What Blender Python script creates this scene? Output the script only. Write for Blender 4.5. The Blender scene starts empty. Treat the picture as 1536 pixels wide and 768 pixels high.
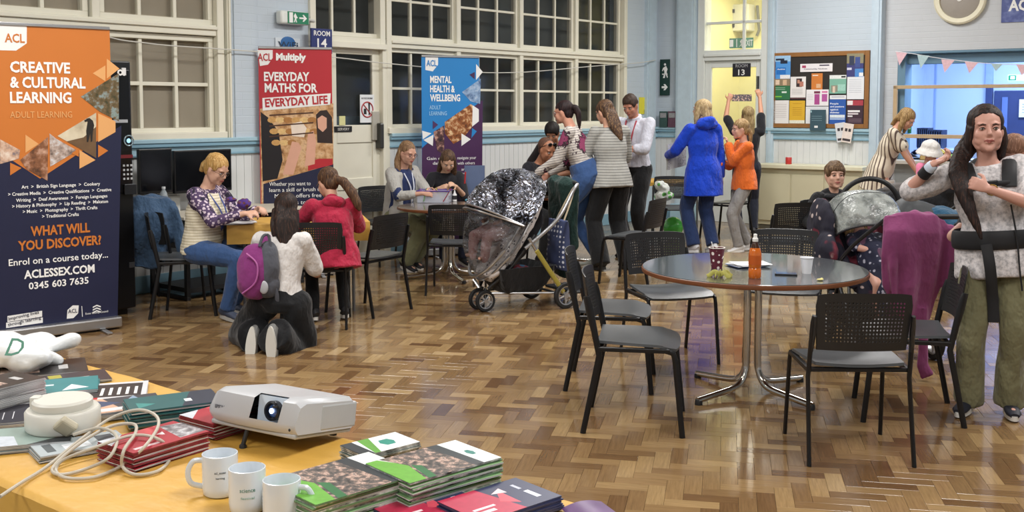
import bpy, bmesh, math, random
import numpy as np
from mathutils import Vector, Matrix, Quaternion, noise
V = Vector
C = bpy.context.collection
S = bpy.context.scene
R = random.Random(7)
# ---------------- camera, world, lights, exposure
FPX, PITCH, CYP, EYE = 1600.0, math.radians(4.0), 274.0, 1.65
cam_d = bpy.data.cameras.new('camera'); cam = bpy.data.objects.new('camera', cam_d); C.objects.link(cam)
cam.location = (0, 0, EYE); cam.rotation_euler = (math.pi/2-PITCH, 0, 0)
cam_d.sensor_width = 36; cam_d.lens = 36*FPX/1536; cam_d.shift_y = -(384-CYP)/1536
cam_d.clip_start = .05; cam_d.clip_end = 100
S.camera = cam
S.view_settings.view_transform = 'Standard'; S.view_settings.look = 'None'; S.view_settings.gamma = 1
S.view_settings.exposure = -0.33
w = bpy.data.worlds.new('world'); S.world = w; w.use_nodes = True
w.node_tree.nodes['Background'].inputs[0].default_value = (.02, .03, .05, 1)
w.node_tree.nodes['Background'].inputs[1].default_value = .4
def area(loc, sx, sy, power, col=(1, .98, .955), rot=(0, 0, 0), name='ceiling_light_source'):
    l = bpy.data.lights.new(name, 'AREA'); l.shape = 'RECTANGLE'; l.size = sx; l.size_y = sy; l.energy = power; l.color = col
    o = bpy.data.objects.new(name, l); C.objects.link(o); o.location = loc; o.rotation_euler = rot
    return o
LZ = 4.15
for lx, ly, pw in ((-5.0, 2.0, 185), (-2.2, 5.4, 185), (.6, 8.8, 185), (3.2, 12.2, 190), (-1.2, -1.2, 170), (1.8, 2.4, 180), (4.8, 5.8, 180), (7.6, 9.0, 180)):
    area((lx, ly, LZ), 1.9, .9, pw, rot=(0, 0, math.atan2(1, .83)))
def ray(px, py):
    x = (px-768)/FPX; y = -(py-CYP)/FPX; c, s = math.cos(PITCH), math.sin(PITCH)
    return V((x, c+y*s, -s+y*c))
def at(px, py, z=0.0):
    d = ray(px, py); t = (z-EYE)/d.z
    return V((d.x*t, d.y*t, z))
def atd(px, py, D):
    d = ray(px, py); t = D/d.y
    return V((d.x*t, D, EYE+d.z*t))
# ---------------- materials
def lin(c):
    if isinstance(c, str):
        c = c.lstrip('#'); c = [int(c[i:i+2], 16)/255 for i in (0, 2, 4)]
        c = [x/12.92 if x <= .04045 else ((x+.055)/1.055)**2.4 for x in c]
    return (c[0], c[1], c[2], 1)
class NT:
    def __init__(s, name):
        s.m = bpy.data.materials.new(name); s.m.use_nodes = True; s.t = s.m.node_tree; s.n = s.t.nodes; s.b = s.n['Principled BSDF']; s.out = s.n['Material Output']
        s._c = None
    def new(s, typ, **kw):
        n = s.n.new(typ)
        for k, v in kw.items(): setattr(n, k, v)
        return n
    def link(s, a, b): s.t.links.new(a, b)
    def coord(s, kind='Object', scale=(1, 1, 1), rot=(0, 0, 0), loc=(0, 0, 0)):
        if s._c is None: s._c = s.new('ShaderNodeTexCoord')
        mp = s.new('ShaderNodeMapping'); mp.inputs['Scale'].default_value = scale; mp.inputs['Rotation'].default_value = rot; mp.inputs['Location'].default_value = loc
        s.link(s._c.outputs[kind], mp.inputs[0]); return mp.outputs[0]
    def noise(s, vec, scale=5, detail=3, rough=.5):
        n = s.new('ShaderNodeTexNoise'); n.inputs['Scale'].default_value = scale; n.inputs['Detail'].default_value = detail; n.inputs['Roughness'].default_value = rough
        if vec is not None: s.link(vec, n.inputs['Vector'])
        return n.outputs[0]
    def ramp(s, fac, stops, interp='LINEAR'):
        r = s.new('ShaderNodeValToRGB'); cr = r.color_ramp; cr.interpolation = interp
        while len(cr.elements) < len(stops): cr.elements.new(.5)
        for e, (p, c) in zip(cr.elements, stops): e.position = p; e.color = lin(c)
        s.link(fac, r.inputs[0]); return r.outputs[0]
    def mix(s, fac, a, b, mode='MIX'):
        m = s.new('ShaderNodeMix', data_type='RGBA', blend_type=mode)
        for sock, v in ((m.inputs[0], fac), (m.inputs[6], a), (m.inputs[7], b)):
            if isinstance(v, bpy.types.NodeSocket): s.link(v, sock)
            elif isinstance(v, (int, float)): sock.default_value = v
            else: sock.default_value = lin(v)
        return m.outputs[2]
    def math(s, op, a, b=None, c=None):
        m = s.new('ShaderNodeMath', operation=op)
        for i, v in enumerate((a, b, c)):
            if v is None: continue
            if isinstance(v, bpy.types.NodeSocket): s.link(v, m.inputs[i])
            else: m.inputs[i].default_value = v
        return m.outputs[0]
    def sep(s, vec):
        x = s.new('ShaderNodeSeparateXYZ'); s.link(vec, x.inputs[0]); return x.outputs
    def bump(s, h, strength=.3, dist=.01):
        b = s.new('ShaderNodeBump'); b.inputs['Strength'].default_value = strength; b.inputs['Distance'].default_value = dist
        s.link(h, b.inputs['Height']); s.link(b.outputs[0], s.b.inputs['Normal'])
    def col(s, c):
        if isinstance(c, bpy.types.NodeSocket): s.link(c, s.b.inputs['Base Color'])
        else: s.b.inputs['Base Color'].default_value = lin(c)
_mc = {}
def M(color, rough=.6, metal=0., var=.06, vs=12, bump=0., bs=60, coat=0., sheen=0., spec=.5, name=None, trans=0., alpha=1.):
    key = (color, rough, metal, var, vs, bump, bs, coat, sheen, spec, trans, alpha)
    if key in _mc: return _mc[key]
    n = NT(name or 'mat_'+str(color).strip('#'))
    if var > 0:
        f = n.noise(n.coord(), vs, 4, .6)
        c = lin(color)
        n.col(n.mix(f, tuple(max(0, x*(1-var*2)) for x in c[:3]), tuple(min(1, x*(1+var*2)) for x in c[:3])))
    else: n.col(color)
    n.b.inputs['Roughness'].default_value = rough; n.b.inputs['Metallic'].default_value = metal
    n.b.inputs['Specular IOR Level'].default_value = spec
    if coat: n.b.inputs['Coat Weight'].default_value = coat; n.b.inputs['Coat Roughness'].default_value = .08
    if sheen: n.b.inputs['Sheen Weight'].default_value = sheen
    if trans: n.b.inputs['Transmission Weight'].default_value = trans
    if alpha < 1: n.b.inputs['Alpha'].default_value = alpha
    if bump: n.bump(n.noise(n.coord(), bs, 4, .6), bump, .004)
    _mc[key] = n.m; return n.m
def cloth(color, fold=.5, weave=400, rough=.85, name='cloth', var=.12):
    key = ('cloth', color, fold)
    if key in _mc: return _mc[key]
    n = NT(name); c = lin(color); f = n.noise(n.coord(), 14, 5, .65)
    n.col(n.mix(f, tuple(x*(1-var) for x in c[:3]), tuple(min(1, x*(1+var)+.004) for x in c[:3])))
    n.b.inputs['Roughness'].default_value = rough; n.b.inputs['Sheen Weight'].default_value = .15; n.b.inputs['Specular IOR Level'].default_value = .25
    h = n.noise(n.coord(scale=(1, 1, .55)), 13, 3, .55)
    n.bump(h, fold, .05); _mc[key] = n.m; return n.m
def emis(color, st, name='emission'):
    n = NT(name); n.col((0, 0, 0)); n.b.inputs['Emission Color'].default_value = lin(color); n.b.inputs['Emission Strength'].default_value = st; return n.m
# ---------------- mesh building
def perp(t):
    a = V((0, 0, 1)) if abs(t.z) < .9 else V((1, 0, 0))
    return t.cross(a).normalized()
class MB:
    def __init__(s): s.v = []; s.f = []; s.m = []; s.xf = None
    def add(s, vs, fs, mi=0):
        o = len(s.v)
        if s.xf is not None: vs = [s.xf @ V(p) for p in vs]
        s.v += [tuple(p) for p in vs]; s.f += [tuple(i+o for i in f) for f in fs]; s.m += [mi]*len(fs); return s
    def box(s, x0, x1, y0, y1, z0, z1, mi=0, mat=None):
        vs = [V((x, y, z)) for z in (z0, z1) for x, y in ((x0, y0), (x1, y0), (x1, y1), (x0, y1))]
        if mat is not None: vs = [mat @ p for p in vs]
        return s.add(vs, [(3, 2, 1, 0), (4, 5, 6, 7), (0, 1, 5, 4), (1, 2, 6, 5), (2, 3, 7, 6), (3, 0, 4, 7)], mi)
    def cbox(s, c, sx, sy, sz, mi=0, rot=None):
        m = Matrix.Translation(V(c)) @ (rot.to_4x4() if rot is not None else Matrix.Identity(4))
        return s.box(-sx/2, sx/2, -sy/2, sy/2, -sz/2, sz/2, mi, m)
    def loft(s, secs, right=None, n=12, mi=0, cap=True, close=False):
        """secs: (centre, rx, ry)"""
        cs = [V(q[0]) for q in secs]; N = len(cs); vs = []; prev = None
        for i in range(N):
            if close: t = cs[(i+1) % N]-cs[i-1]
            else: t = cs[min(i+1, N-1)]-cs[max(i-1, 0)]
            t = t.normalized() if t.length > 1e-9 else V((0, 0, 1))
            ref = V(right) if right is not None else (prev if prev is not None else perp(t))
            x = ref-ref.dot(t)*t
            if x.length < 1e-3: x = prev if prev is not None else perp(t)
            x.normalize(); prev = x; y = t.cross(x)
            rx = secs[i][1]; ry = secs[i][2] if len(secs[i]) > 2 else rx
            for k in range(n):
                a = 2*math.pi*k/n; vs.append(cs[i]+x*(rx*math.cos(a))+y*(ry*math.sin(a)))
        fs = []
        for i in range(N if close else N-1):
            j = (i+1) % N
            for k in range(n): fs.append((i*n+k, i*n+(k+1) % n, j*n+(k+1) % n, j*n+k))
        if cap and not close: fs.append(tuple(range(n-1, -1, -1))); fs.append(tuple((N-1)*n+k for k in range(n)))
        return s.add(vs, fs, mi)
    def tube(s, path, r, n=8, mi=0, close=False, smooth=0):
        p = [V(q) for q in path]
        if smooth: p = spline(p, smooth, close)
        return s.loft([(q, r, r) for q in p], None, n, mi, True, close)
    def limb(s, a, b, ra, rb, n=12, mi=0, flat=1, right=None):
        """tapered capsule"""
        a = V(a); b = V(b); t = (b-a); L = t.length; t = t/L if L > 1e-6 else V((0, 0, 1)); sec = []
        for u in (-.98, -.8, -.45, 0): sec.append((a+t*(u*ra), ra*math.sqrt(1-u*u), flat*ra*math.sqrt(1-u*u)))
        for u in (.33, .66): sec.append((a.lerp(b, u), ra+(rb-ra)*u, flat*(ra+(rb-ra)*u)))
        for u in (0, .45, .8, .98): sec.append((b+t*(u*rb), rb*math.sqrt(1-u*u), flat*rb*math.sqrt(1-u*u)))
        return s.loft(sec, right, n, mi)
    def ell(s, c, r, rot=None, n=16, m=10, mi=0):
        vs = []; c = V(c)
        for i in range(m+1):
            th = math.pi*i/m
            for k in range(n):
                a = 2*math.pi*k/n; p = V((r[0]*math.sin(th)*math.cos(a), r[1]*math.sin(th)*math.sin(a), r[2]*math.cos(th)))
                if i in (0, m): p = V((0, 0, r[2]*math.cos(th)*1.0))+V((.0001*math.cos(a), .0001*math.sin(a), 0))
                vs.append(c+(rot @ p if rot is not None else p))
        fs = [(i*n+k, (i+1)*n+k, (i+1)*n+(k+1) % n, i*n+(k+1) % n) for i in range(m) for k in range(n)]
        fs.append(tuple(range(n))); fs.append(tuple(m*n+k for k in range(n-1, -1, -1)))
        return s.add(vs, fs, mi)
    def lathe(s, prof, c=(0, 0, 0), n=24, mi=0, cap=True):
        c = V(c); vs = []
        for r, z in prof:
            for k in range(n): a = 2*math.pi*k/n; vs.append(c+V((r*math.cos(a), r*math.sin(a), z)))
        fs = [(i*n+k, i*n+(k+1) % n, (i+1)*n+(k+1) % n, (i+1)*n+k) for i in range(len(prof)-1) for k in range(n)]
        if cap: fs.append(tuple(range(n-1, -1, -1))); fs.append(tuple((len(prof)-1)*n+k for k in range(n)))
        return s.add(vs, fs, mi)
    def prism(s, pts, y0, y1, mi=0):
        """polygon in x-z, extruded along y"""
        n = len(pts); vs = [(x, y0, z) for x, z in pts]+[(x, y1, z) for x, z in pts]
        fs = [tuple(range(n)), tuple(range(2*n-1, n-1, -1))]+[(i, n+i, n+(i+1) % n, (i+1) % n) for i in range(n)]
        return s.add(vs, fs, mi)
    def slab(s, pts, z0, z1, mi=0):
        n = len(pts); vs = [(x, y, z0) for x, y in pts]+[(x, y, z1) for x, y in pts]
        fs = [tuple(range(n-1, -1, -1)), tuple(range(n, 2*n))]+[(i, (i+1) % n, n+(i+1) % n, n+i) for i in range(n)]
        return s.add(vs, fs, mi)
    def sheet(s, fn, nu, nv, th=.002, mi=0):
        """grid surface fn(u,v)->point, given thickness"""
        P = [[V(fn(i/nu, j/nv)) for j in range(nv+1)] for i in range(nu+1)]; vs = []; vb = []
        for i in range(nu+1):
            for j in range(nv+1):
                a = P[min(i+1, nu)][j]-P[max(i-1, 0)][j]; b = P[i][min(j+1, nv)]-P[i][max(j-1, 0)]
                nn = a.cross(b); nn = nn.normalized() if nn.length > 1e-12 else V((0, 0, 1))
                vs.append(P[i][j]+nn*th/2); vb.append(P[i][j]-nn*th/2)
        W = nv+1; K = (nu+1)*W; fs = []
        for i in range(nu):
            for j in range(nv):
                q = (i*W+j, (i+1)*W+j, (i+1)*W+j+1, i*W+j+1); fs.append(q); fs.append(tuple(K+x for x in reversed(q)))
        for i in range(nu):
            fs.append((i*W, K+i*W, K+(i+1)*W, (i+1)*W)); fs.append(((i+1)*W+nv, K+(i+1)*W+nv, K+i*W+nv, i*W+nv))
        for j in range(nv):
            fs.append((j+1, K+j+1, K+j, j)); fs.append((nu*W+j, K+nu*W+j, K+nu*W+j+1, nu*W+j+1))
        return s.add(vs+vb, fs, mi)
    def mesh(s, name, mats, smooth=True, ang=40):
        me = bpy.data.meshes.new(name); me.from_pydata(s.v, [], s.f)
        for m in (mats if isinstance(mats, (list, tuple)) else [mats]): me.materials.append(m)
        if max(s.m, default=0) > 0: me.polygons.foreach_set('material_index', s.m)
        if smooth:
            me.polygons.foreach_set('use_smooth', [True]*len(s.f))
            try: me.set_sharp_from_angle(angle=math.radians(ang))
            except Exception: pass
        me.update(); return me
    def build(s, name, mats, parent=None, smooth=True, ang=40, bevel=0, subs=0, label=None, kind=None, seg=2):
        o = bpy.data.objects.new(name, s.mesh(name, mats, smooth, ang)); C.objects.link(o)
        if parent is not None: o.parent = parent
        if subs: md = o.modifiers.new('subdivision', 'SUBSURF'); md.levels = md.render_levels = subs
        if bevel: md = o.modifiers.new('bevel', 'BEVEL'); md.width = bevel; md.segments = seg; md.limit_method = 'ANGLE'; md.angle_limit = math.radians(35)
        if label: o['label'] = label
        if kind: o['kind'] = kind
        return o
def spline(p, k=6, close=False):
    out = []; N = len(p)
    for i in range(N if close else N-1):
        if close: a, b, c, d = p[i-1], p[i], p[(i+1) % N], p[(i+2) % N]
        else: a, b, c, d = p[max(i-1, 0)], p[i], p[i+1], p[min(i+2, N-1)]
        for j in range(k):
            t = j/k; out.append(.5*((2*b)+(c-a)*t+(2*a-5*b+4*c-d)*t*t+(3*b-a-3*c+d)*t**3))
    if not close: out.append(p[-1])
    return out
def thing(name, label, cat, loc=(0, 0, 0), rz=0, group=None):
    o = bpy.data.objects.new(name, None); C.objects.link(o); o.location = loc; o.rotation_euler = (0, 0, rz); o.empty_display_size = .1
    o['label'] = label; o['category'] = cat
    if group: o['group'] = group
    return o
def tag(o, label, cat, group=None):
    o['label'] = label; o['category'] = cat
    if group: o['group'] = group
    return o
def struct(o): o['kind'] = 'structure'; return o
def dup(root, loc, rz, label, group=None):
    r = root.copy(); C.objects.link(r); r.location = loc; r.rotation_euler = (0, 0, rz); r['label'] = label
    if group: r['group'] = group
    for ch in list(root.children):
        c = ch.copy(); C.objects.link(c); c.parent = r
        for g in list(ch.children):
            d = g.copy(); C.objects.link(d); d.parent = c
    return r
_fc = [0]
def text(s, size, mat, parent, loc, rot, name='lettering', width=None, depth=.0006, bold=0., spacing=1., align='LEFT', shear=0, label=None):
    """flat printed lettering as a thin mesh; width stretches it to that many metres"""
    cu = bpy.data.curves.new('t', 'FONT'); cu.body = s; cu.size = size; cu.extrude = depth; cu.offset = bold; cu.space_character = spacing; cu.align_x = align; cu.resolution_u = 2; cu.shear = shear
    o = bpy.data.objects.new('t', cu); C.objects.link(o)
    dg = bpy.context.evaluated_depsgraph_get(); me = bpy.data.meshes.new_from_object(o.evaluated_get(dg)); bpy.data.objects.remove(o); bpy.data.curves.remove(cu)
    if width and len(me.vertices):
        xs = [v.co.x for v in me.vertices]; W = max(xs)-min(xs); x0 = min(xs); k = width/max(W, 1e-6)
        for v in me.vertices: v.co.x = (v.co.x-x0)*k if align == 'LEFT' else v.co.x*k
    me.materials.clear(); me.materials.append(mat); me.name = name
    q = bpy.data.objects.new(name, me); C.objects.link(q); q.parent = parent; q.location = loc; q.rotation_euler = rot
    if label: q['label'] = label
    return q
def blob(mb, name, mat, parent, voxel=.01, smooth=3, disp=None, label=None, post=None):
    """several overlapping closed shapes fused into one continuous skin"""
    me = mb.mesh(name, mat, False)
    o = bpy.data.objects.new(name, me); C.objects.link(o)
    md = o.modifiers.new('r', 'REMESH'); md.mode = 'VOXEL'; md.voxel_size = voxel; md.use_smooth_shade = True
    if smooth: m2 = o.modifiers.new('s', 'SMOOTH'); m2.factor = .5; m2.iterations = smooth
    dg = bpy.context.evaluated_depsgraph_get(); me2 = bpy.data.meshes.new_from_object(o.evaluated_get(dg))
    o.modifiers.clear(); o.data = me2; bpy.data.meshes.remove(me); me2.name = name
    if disp or post:
        co = np.empty(len(me2.vertices)*3, np.float32); me2.vertices.foreach_get('co', co); co = co.reshape(-1, 3)
        if disp:
            no = np.empty(len(me2.vertices)*3, np.float32); me2.vertices.foreach_get('normal', no); no = no.reshape(-1, 3)
            amp, sc = disp; nz = noise.noise
            k = np.array([nz(V((float(p[0])*sc[0], float(p[1])*sc[1], float(p[2])*sc[2]))) for p in co], np.float32)
            co = co+no*(k*amp)[:, None]
        if post: co = post(co)
        me2.vertices.foreach_set('co', co.astype(np.float32).ravel()); me2.update()
    if not me2.materials: me2.materials.append(mat)
    me2.polygons.foreach_set('use_smooth', [True]*len(me2.polygons))
    o.parent = parent
    if label: o['label'] = label
    return o
# ---------------- wall frames: local x along the wall, y away from the room, z up
class Frame:
    def __init__(s, P, d):
        s.P = V((P[0], P[1])); s.d = V(d).normalized(); s.n = V((-s.d.y, s.d.x))
        s.mx = Matrix(((s.d.x, s.n.x, 0, P[0]), (s.d.y, s.n.y, 0, P[1]), (0, 0, 1, 0), (0, 0, 0, 1)))
        s.rz = math.atan2(s.d.y, s.d.x)
    def uz(s, px, py, off=0.0):
        r = ray(px, py); P = s.P+s.n*off
        # P + d*u = t*(r.x,r.y)
        det = s.d.x*(-r.y)-s.d.y*(-r.x); u = (-P.x*(-r.y)+P.y*(-r.x))/det
        t = (P.x+s.d.x*u)/r.x if abs(r.x) > abs(r.y) else (P.y+s.d.y*u)/r.y
        return u, EYE+r.z*t
    def u(s, px): return s.uz(px, 160)[0]
    def w(s, u, y=0, z=0): return V((s.P.x+s.d.x*u+s.n.x*y, s.P.y+s.d.y*u+s.n.y*y, z))
W1 = Frame((-.41, 12.9), (.83, 1)); uc = W1.u(985); pc = W1.w(uc)
W2 = Frame((pc.x, pc.y), (1, -.72)); u3 = W2.u(1322)
W3 = Frame(tuple(W2.w(u3, .10).xy), (1, -.72))
# ---------------- floor of herringbone blocks
def wood_mat():
    n = NT('parquet_wood'); uv = n.new('ShaderNodeUVMap'); at_ = n.new('ShaderNodeAttribute', attribute_name='tone')
    mp = n.new('ShaderNodeMapping'); mp.inputs['Scale'].default_value = (3, 42, 1); n.link(uv.outputs[0], mp.inputs[0])
    g = n.noise(mp.outputs[0], 2.2, 6, .65); g2 = n.noise(n.coord('Object'), .9, 3, .5)
    base = n.ramp(at_.outputs['Fac'], [(0, '#6b4f34'), (.3, '#846847'), (.55, '#967953'), (.8, '#a98d63'), (1, '#bda278')])
    c = n.mix(n.ramp(g, [(.3, '#6a6a6a'), (.62, '#ffffff')]), n.mix(.38, base, '#5a3a20', 'MULTIPLY'), base)
    c = n.mix(n.ramp(g2, [(.35, '#c9c2b8'), (.65, '#ffffff')]), n.mix(.22, c, '#5a4a3c', 'MULTIPLY'), c)
    n.col(c); n.b.inputs['Specular IOR Level'].default_value = .55
    n.link(n.ramp(n.noise(n.coord('Object'), 1.6, 4, .6), [(.3, '#4c4c4c'), (.7, '#727272')]), n.b.inputs['Roughness'])
    n.bump(g, .12, .002); return n.m
WOOD = wood_mat()
BL, BW, BT = .230, .0767, .012
fa = math.atan2(.2, 1)      # blocks run 11 degrees off the view axis
fl = MB().box(-16, 16, -9, 20, -.10, -.012).build('floor', M('#5c4630', .6, var=.1), smooth=False); struct(fl)
ca, sa = math.cos(fa), math.sin(fa)
def in_view(x, y):
    if y < .9 or y > 19 or abs(x) > 9.5: return False
    if (x+.41)*.7695-(y-12.9)*.6387 < -.1: return False
    px = 768+x/y*1600
    return -800 < px < 2400
# proper 3:1 herringbone: horizontal block k on diagonal d at (k*W + d*2L?)
sel = []
W = BW; L = BL
for a in range(-260, 260):
    for b in range(-60, 60):
        x0 = a*W+b*L; y0 = a*W-b*L
        for r, cx, cy in ((0, x0+L/2, y0+W/2), (1, x0+W/2, y0+W+L/2)):
            X = cx*ca+cy*sa; Y = -cx*sa+cy*ca+9
            if in_view(X, Y): sel.append((X, Y, r))
sel.sort(key=lambda s: s[0]**2*.3+s[1]**2)
print('parquet blocks', len(sel))
def px_of(X, Y): return 768+X/Y*1600, 162+1600*1.65/Y
def blk_mesh(n_tone):
    t = n_tone; x, y = BL/2-.0004, BW/2-.0004; e = .0009
    vs = [(-x, -y, -BT), (x, -y, -BT), (x, y, -BT), (-x, y, -BT), (-x, -y, -e), (x, -y, -e), (x, y, -e), (-x, y, -e), (-x+e, -y+e, 0), (x-e, -y+e, 0), (x-e, y-e, 0), (-x+e, y-e, 0)]
    fs = [(8, 9, 10, 11)]+[(4+k, 4+(k+1) % 4, 8+(k+1) % 4, 8+k) for k in range(4)]+[(k, (k+1) % 4, 4+(k+1) % 4, 4+k) for k in range(4)]
    return vs, fs
bvs, bfs = blk_mesh(0)
def with_attrs(me, tones, offs):
    uv = me.uv_layers.new(name='UVMap'); nf = len(bfs); li = 0
    co = np.array(bvs); data = []
    for k in range(len(tones)):
        for f in bfs:
            for vi in f: data += [co[vi][0]+offs[k][0], co[vi][1]+offs[k][1]]
    uv.data.foreach_set('uv', data)
    a = me.attributes.new('tone', 'FLOAT', 'FACE'); a.data.foreach_set('value', [t for t in tones for _ in range(nf)])
def tone():
    return min(1, max(0, R.gauss(.47, .22)))
variants = []
for k in range(28):
    me = bpy.data.meshes.new('parquet_block'); me.from_pydata(bvs, [], bfs); me.materials.append(WOOD); with_attrs(me, [tone()], [(R.uniform(0, 90), R.uniform(0, 90))]); variants.append(me)
near = [s for s in sel if -10 < px_of(s[0], s[1])[0] < 1546 and px_of(s[0], s[1])[1] < 785]
def hidden_by_table(X, Y):  # the brochure table covers this floor
    px, py = px_of(X, Y); return py > 520+.288*px+10 
vis = [s for s in near if not hidden_by_table(s[0], s[1])][:300]; visset = set(vis)
for X, Y, r in vis:
    o = bpy.data.objects.new('parquet_block', R.choice(variants)); C.objects.link(o); o.parent = fl
    o.location = (X, Y, R.uniform(-.0004, .0004)); o.rotation_euler = (0, 0, -fa+(math.pi/2 if r else 0))
rest = [s for s in sel if s not in visset]
vv = []; ff = []; tones = []; offs = []
for X, Y, r in rest:
    th = -fa+(math.pi/2 if r else 0); c_, s_ = math.cos(th), math.sin(th); o = len(vv); dz = R.uniform(-.0004, .0004)
    vv += [(X+x*c_-y*s_, Y+x*s_+y*c_, z+dz) for x, y, z in bvs]; ff += [tuple(i+o for i in f) for f in bfs]
    tones.append(tone()); offs.append((R.uniform(0, 90), R.uniform(0, 90)))
me = bpy.data.meshes.new('parquet_block_field'); me.from_pydata(vv, [], ff); me.materials.append(WOOD); with_attrs(me, tones, offs)
o = bpy.data.objects.new('parquet_field', me); C.objects.link(o); o.parent = fl; o['kind'] = 'stuff'
# plain finish of the floor beyond the view
sk = MB(); sk.box(-16, 16, -9, .75, -.012, -.001)
sk.build('floor_surround', M('#8a6b44', .4, var=.2), fl, smooth=False)
# ---------------- walls
def paint(name, color, brick=True, rough=.55):
    n = NT(name); n.b.inputs['Roughness'].default_value = rough
    c = lin(color); f = n.noise(n.coord(), 1.6, 4, .6); n.col(n.mix(f, tuple(x*.93 for x in c[:3]), tuple(min(1, x*1.05) for x in c[:3])))
    if brick:
        sw = n.coord('Object')
        b = n.new('ShaderNodeTexBrick'); b.inputs['Scale'].default_value = 1; b.inputs['Mortar Size'].default_value = .006; b.inputs['Brick Width'].default_value = .23; b.inputs['Row Height'].default_value = .075
        b.inputs['Color1'].default_value = (1, 1, 1, 1); b.inputs['Color2'].default_value = (.9, .9, .9, 1); b.inputs['Mortar'].default_value = (0, 0, 0, 1); b.inputs['Mortar Smooth'].default_value = .6
        xyz = n.sep(sw); cb = n.new('ShaderNodeCombineXYZ'); n.link(xyz[0], cb.inputs[0]); n.link(xyz[2], cb.inputs[1]); n.link(cb.outputs[0], b.inputs['Vector'])
        n.bump(b.outputs['Color'], .35, .004)
    return n.m
PAINT = paint('painted_brick_pale_blue', '#bcc8d2'); PAINT3 = paint('painted_brick_pale_grey', '#bcc0c4'); BOARD = M('#d3d6d6', .5, var=.03, vs=3)
RAIL = M('#9fc0ce', .4, var=.04); RAILD = M('#7fa5b8', .4, var=.04); CREAM = M('#dfdccb', .45, var=.03, vs=4); CREAM2 = M('#d6d2bf', .45, var=.03, vs=4)
CEIL = M('#d8d8d4', .8, var=.02)
def wall(name, F, u0, u1, z1, holes, mat, th=.28):
    mb = MB(); cuts = sorted({u0, u1, *[x for h in holes for x in h[:2]]})
    for a, b in zip(cuts, cuts[1:]):
        hs = sorted([h for h in holes if h[0] <= a+1e-6 and h[1] >= b-1e-6], key=lambda h: h[2]); z = 0
        for h in hs:
            if h[2] > z+1e-4: mb.box(a, b, 0, th, z, h[2])
            z = h[3]
        if z < z1-1e-4: mb.box(a, b, 0, th, z, z1)
    o = mb.build(name, mat, smooth=False); o.matrix_world = F.mx; return struct(o)
ZC = 4.2
winL = (W1.u(-420), W1.u(331), 1.40, 3.70); winD = (W1.u(466), W1.u(578), 0.0, 3.70); winM = (W1.u(578), W1.u(938), 1.40, 3.70)
wl = wall('wall_left', W1, -17, uc, ZC, [winL, winD, winM], PAINT)
dr = (W2.u(1046), W2.u(1152)); hz0, hz1 = .98, W3.uz(1345, 78)[1]; h0 = W3.u(1345)
wb = wall('wall_back', W2, 0, u3, ZC, [(dr[0], dr[1], 0, 3.65)], PAINT)
wk = wall('wall_right', W3, 0, 10, ZC, [(h0, h0+4.2, hz0, hz1)], PAINT3)
e1 = W3.w(10); e2 = e1.xy-V((.83, 1)).normalized()*18; s1 = W1.w(-17)
WR = Frame((e1.x, e1.y), (-.83, -1)); struct(MB().box(0, 18, 0, .2, 0, ZC).build('wall_side', PAINT, smooth=False)).matrix_world = WR.mx
dd = (s1.xy-e2); WF = Frame((e2.x, e2.y), (dd.x, dd.y)); struct(MB().box(0, dd.length, 0, .2, 0, ZC).build('wall_front', PAINT, smooth=False)).matrix_world = WF.mx
struct(MB().slab([tuple(s1.xy+V((-.3, 0))), tuple(e2), tuple(e1.xy+V((.3, 0))), tuple(pc.xy+V((0, .3)))], ZC, ZC+.15).build('ceiling', CEIL, smooth=False))
# ---------------- dado rail, boarding, skirting (per wall piece)
def dado(F, u0, u1, nm, boards=True):
    mb = MB()
    mb.box(u0, u1, -.030, 0, 1.232, 1.300, 0); mb.box(u0, u1, -.062, 0, 1.300, 1.335, 1); mb.box(u0, u1, -.075, 0, 1.335, 1.372, 0); mb.box(u0, u1, -.04, 0, 1.215, 1.235, 1)
    o = mb.build('trim_dado_'+nm, [RAIL, RAILD], bevel=.005, smooth=False); o.matrix_world = F.mx; struct(o)
    if boards:
        mb = MB(); k = u0
        while k < u1-.01:
            e = min(k+.09, u1); mb.box(k+.003, e-.003, -.014, 0, .16, 1.216); mb.box(k, e, -.008, 0, .16, 1.216); k = e
        b = mb.build('boarding', BOARD, o, smooth=False); b['kind'] = 'stuff'
        o2 = MB().box(u0, u1, -.022, 0, 0, .16).build('baseboard_'+nm, RAILD, smooth=False, bevel=.006); o2.matrix_world = F.mx; struct(o2)
dado(W1, W1.u(-300), W1.u(462), 'left'); dado(W1, W1.u(581), uc-.02, 'middle'); dado(W2, W2.u(1153)-.02, u3-.12, 'back')
dado(W2, .0, dr[0]-.32, 'corner')
# pilasters and mouldings
def pil(F, u0, u1, dep, nm, mat=PAINT, z0=0, z1=ZC):
    mb = MB().box(u0, u1, -dep, 0, z0, z1); mb.box(u0+.03, u1-.03, -dep-.015, 0, z0, z1)
    o = mb.build(nm, mat, smooth=False); o.matrix_world = F.mx; return struct(o)
pil(W1, uc-.35, uc-.10, .05, 'trim_1', M('#b9cbd6', .5)); pil(W2, dr[0]-.30, dr[0]-.02, .10, 'trim_2', M('#b9cbd6', .5))
pil(W2, dr[1]+.0, dr[1]+.10, .05, 'trim_3', M('#b9cbd6', .5)); pil(W2, u3-.13, u3, .08, 'trim_4', M('#b5c6d2', .5))
pil(W1, W1.u(338), W1.u(344), .05, 'trim_5', CREAM, 1.37, ZC); pil(W1, W1.u(345), W1.u(384), .03, 'trim_6', PAINT, 1.37, ZC)
o = MB().box(dr[0]-.36, dr[0]+.02, -.14, 0, 0, .24).box(dr[1]-.02, dr[1]+.14, -.12, 0, 0, .24).build('trim_7', RAIL, smooth=False, bevel=.01); o.matrix_world = W2.mx; struct(o)
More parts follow.
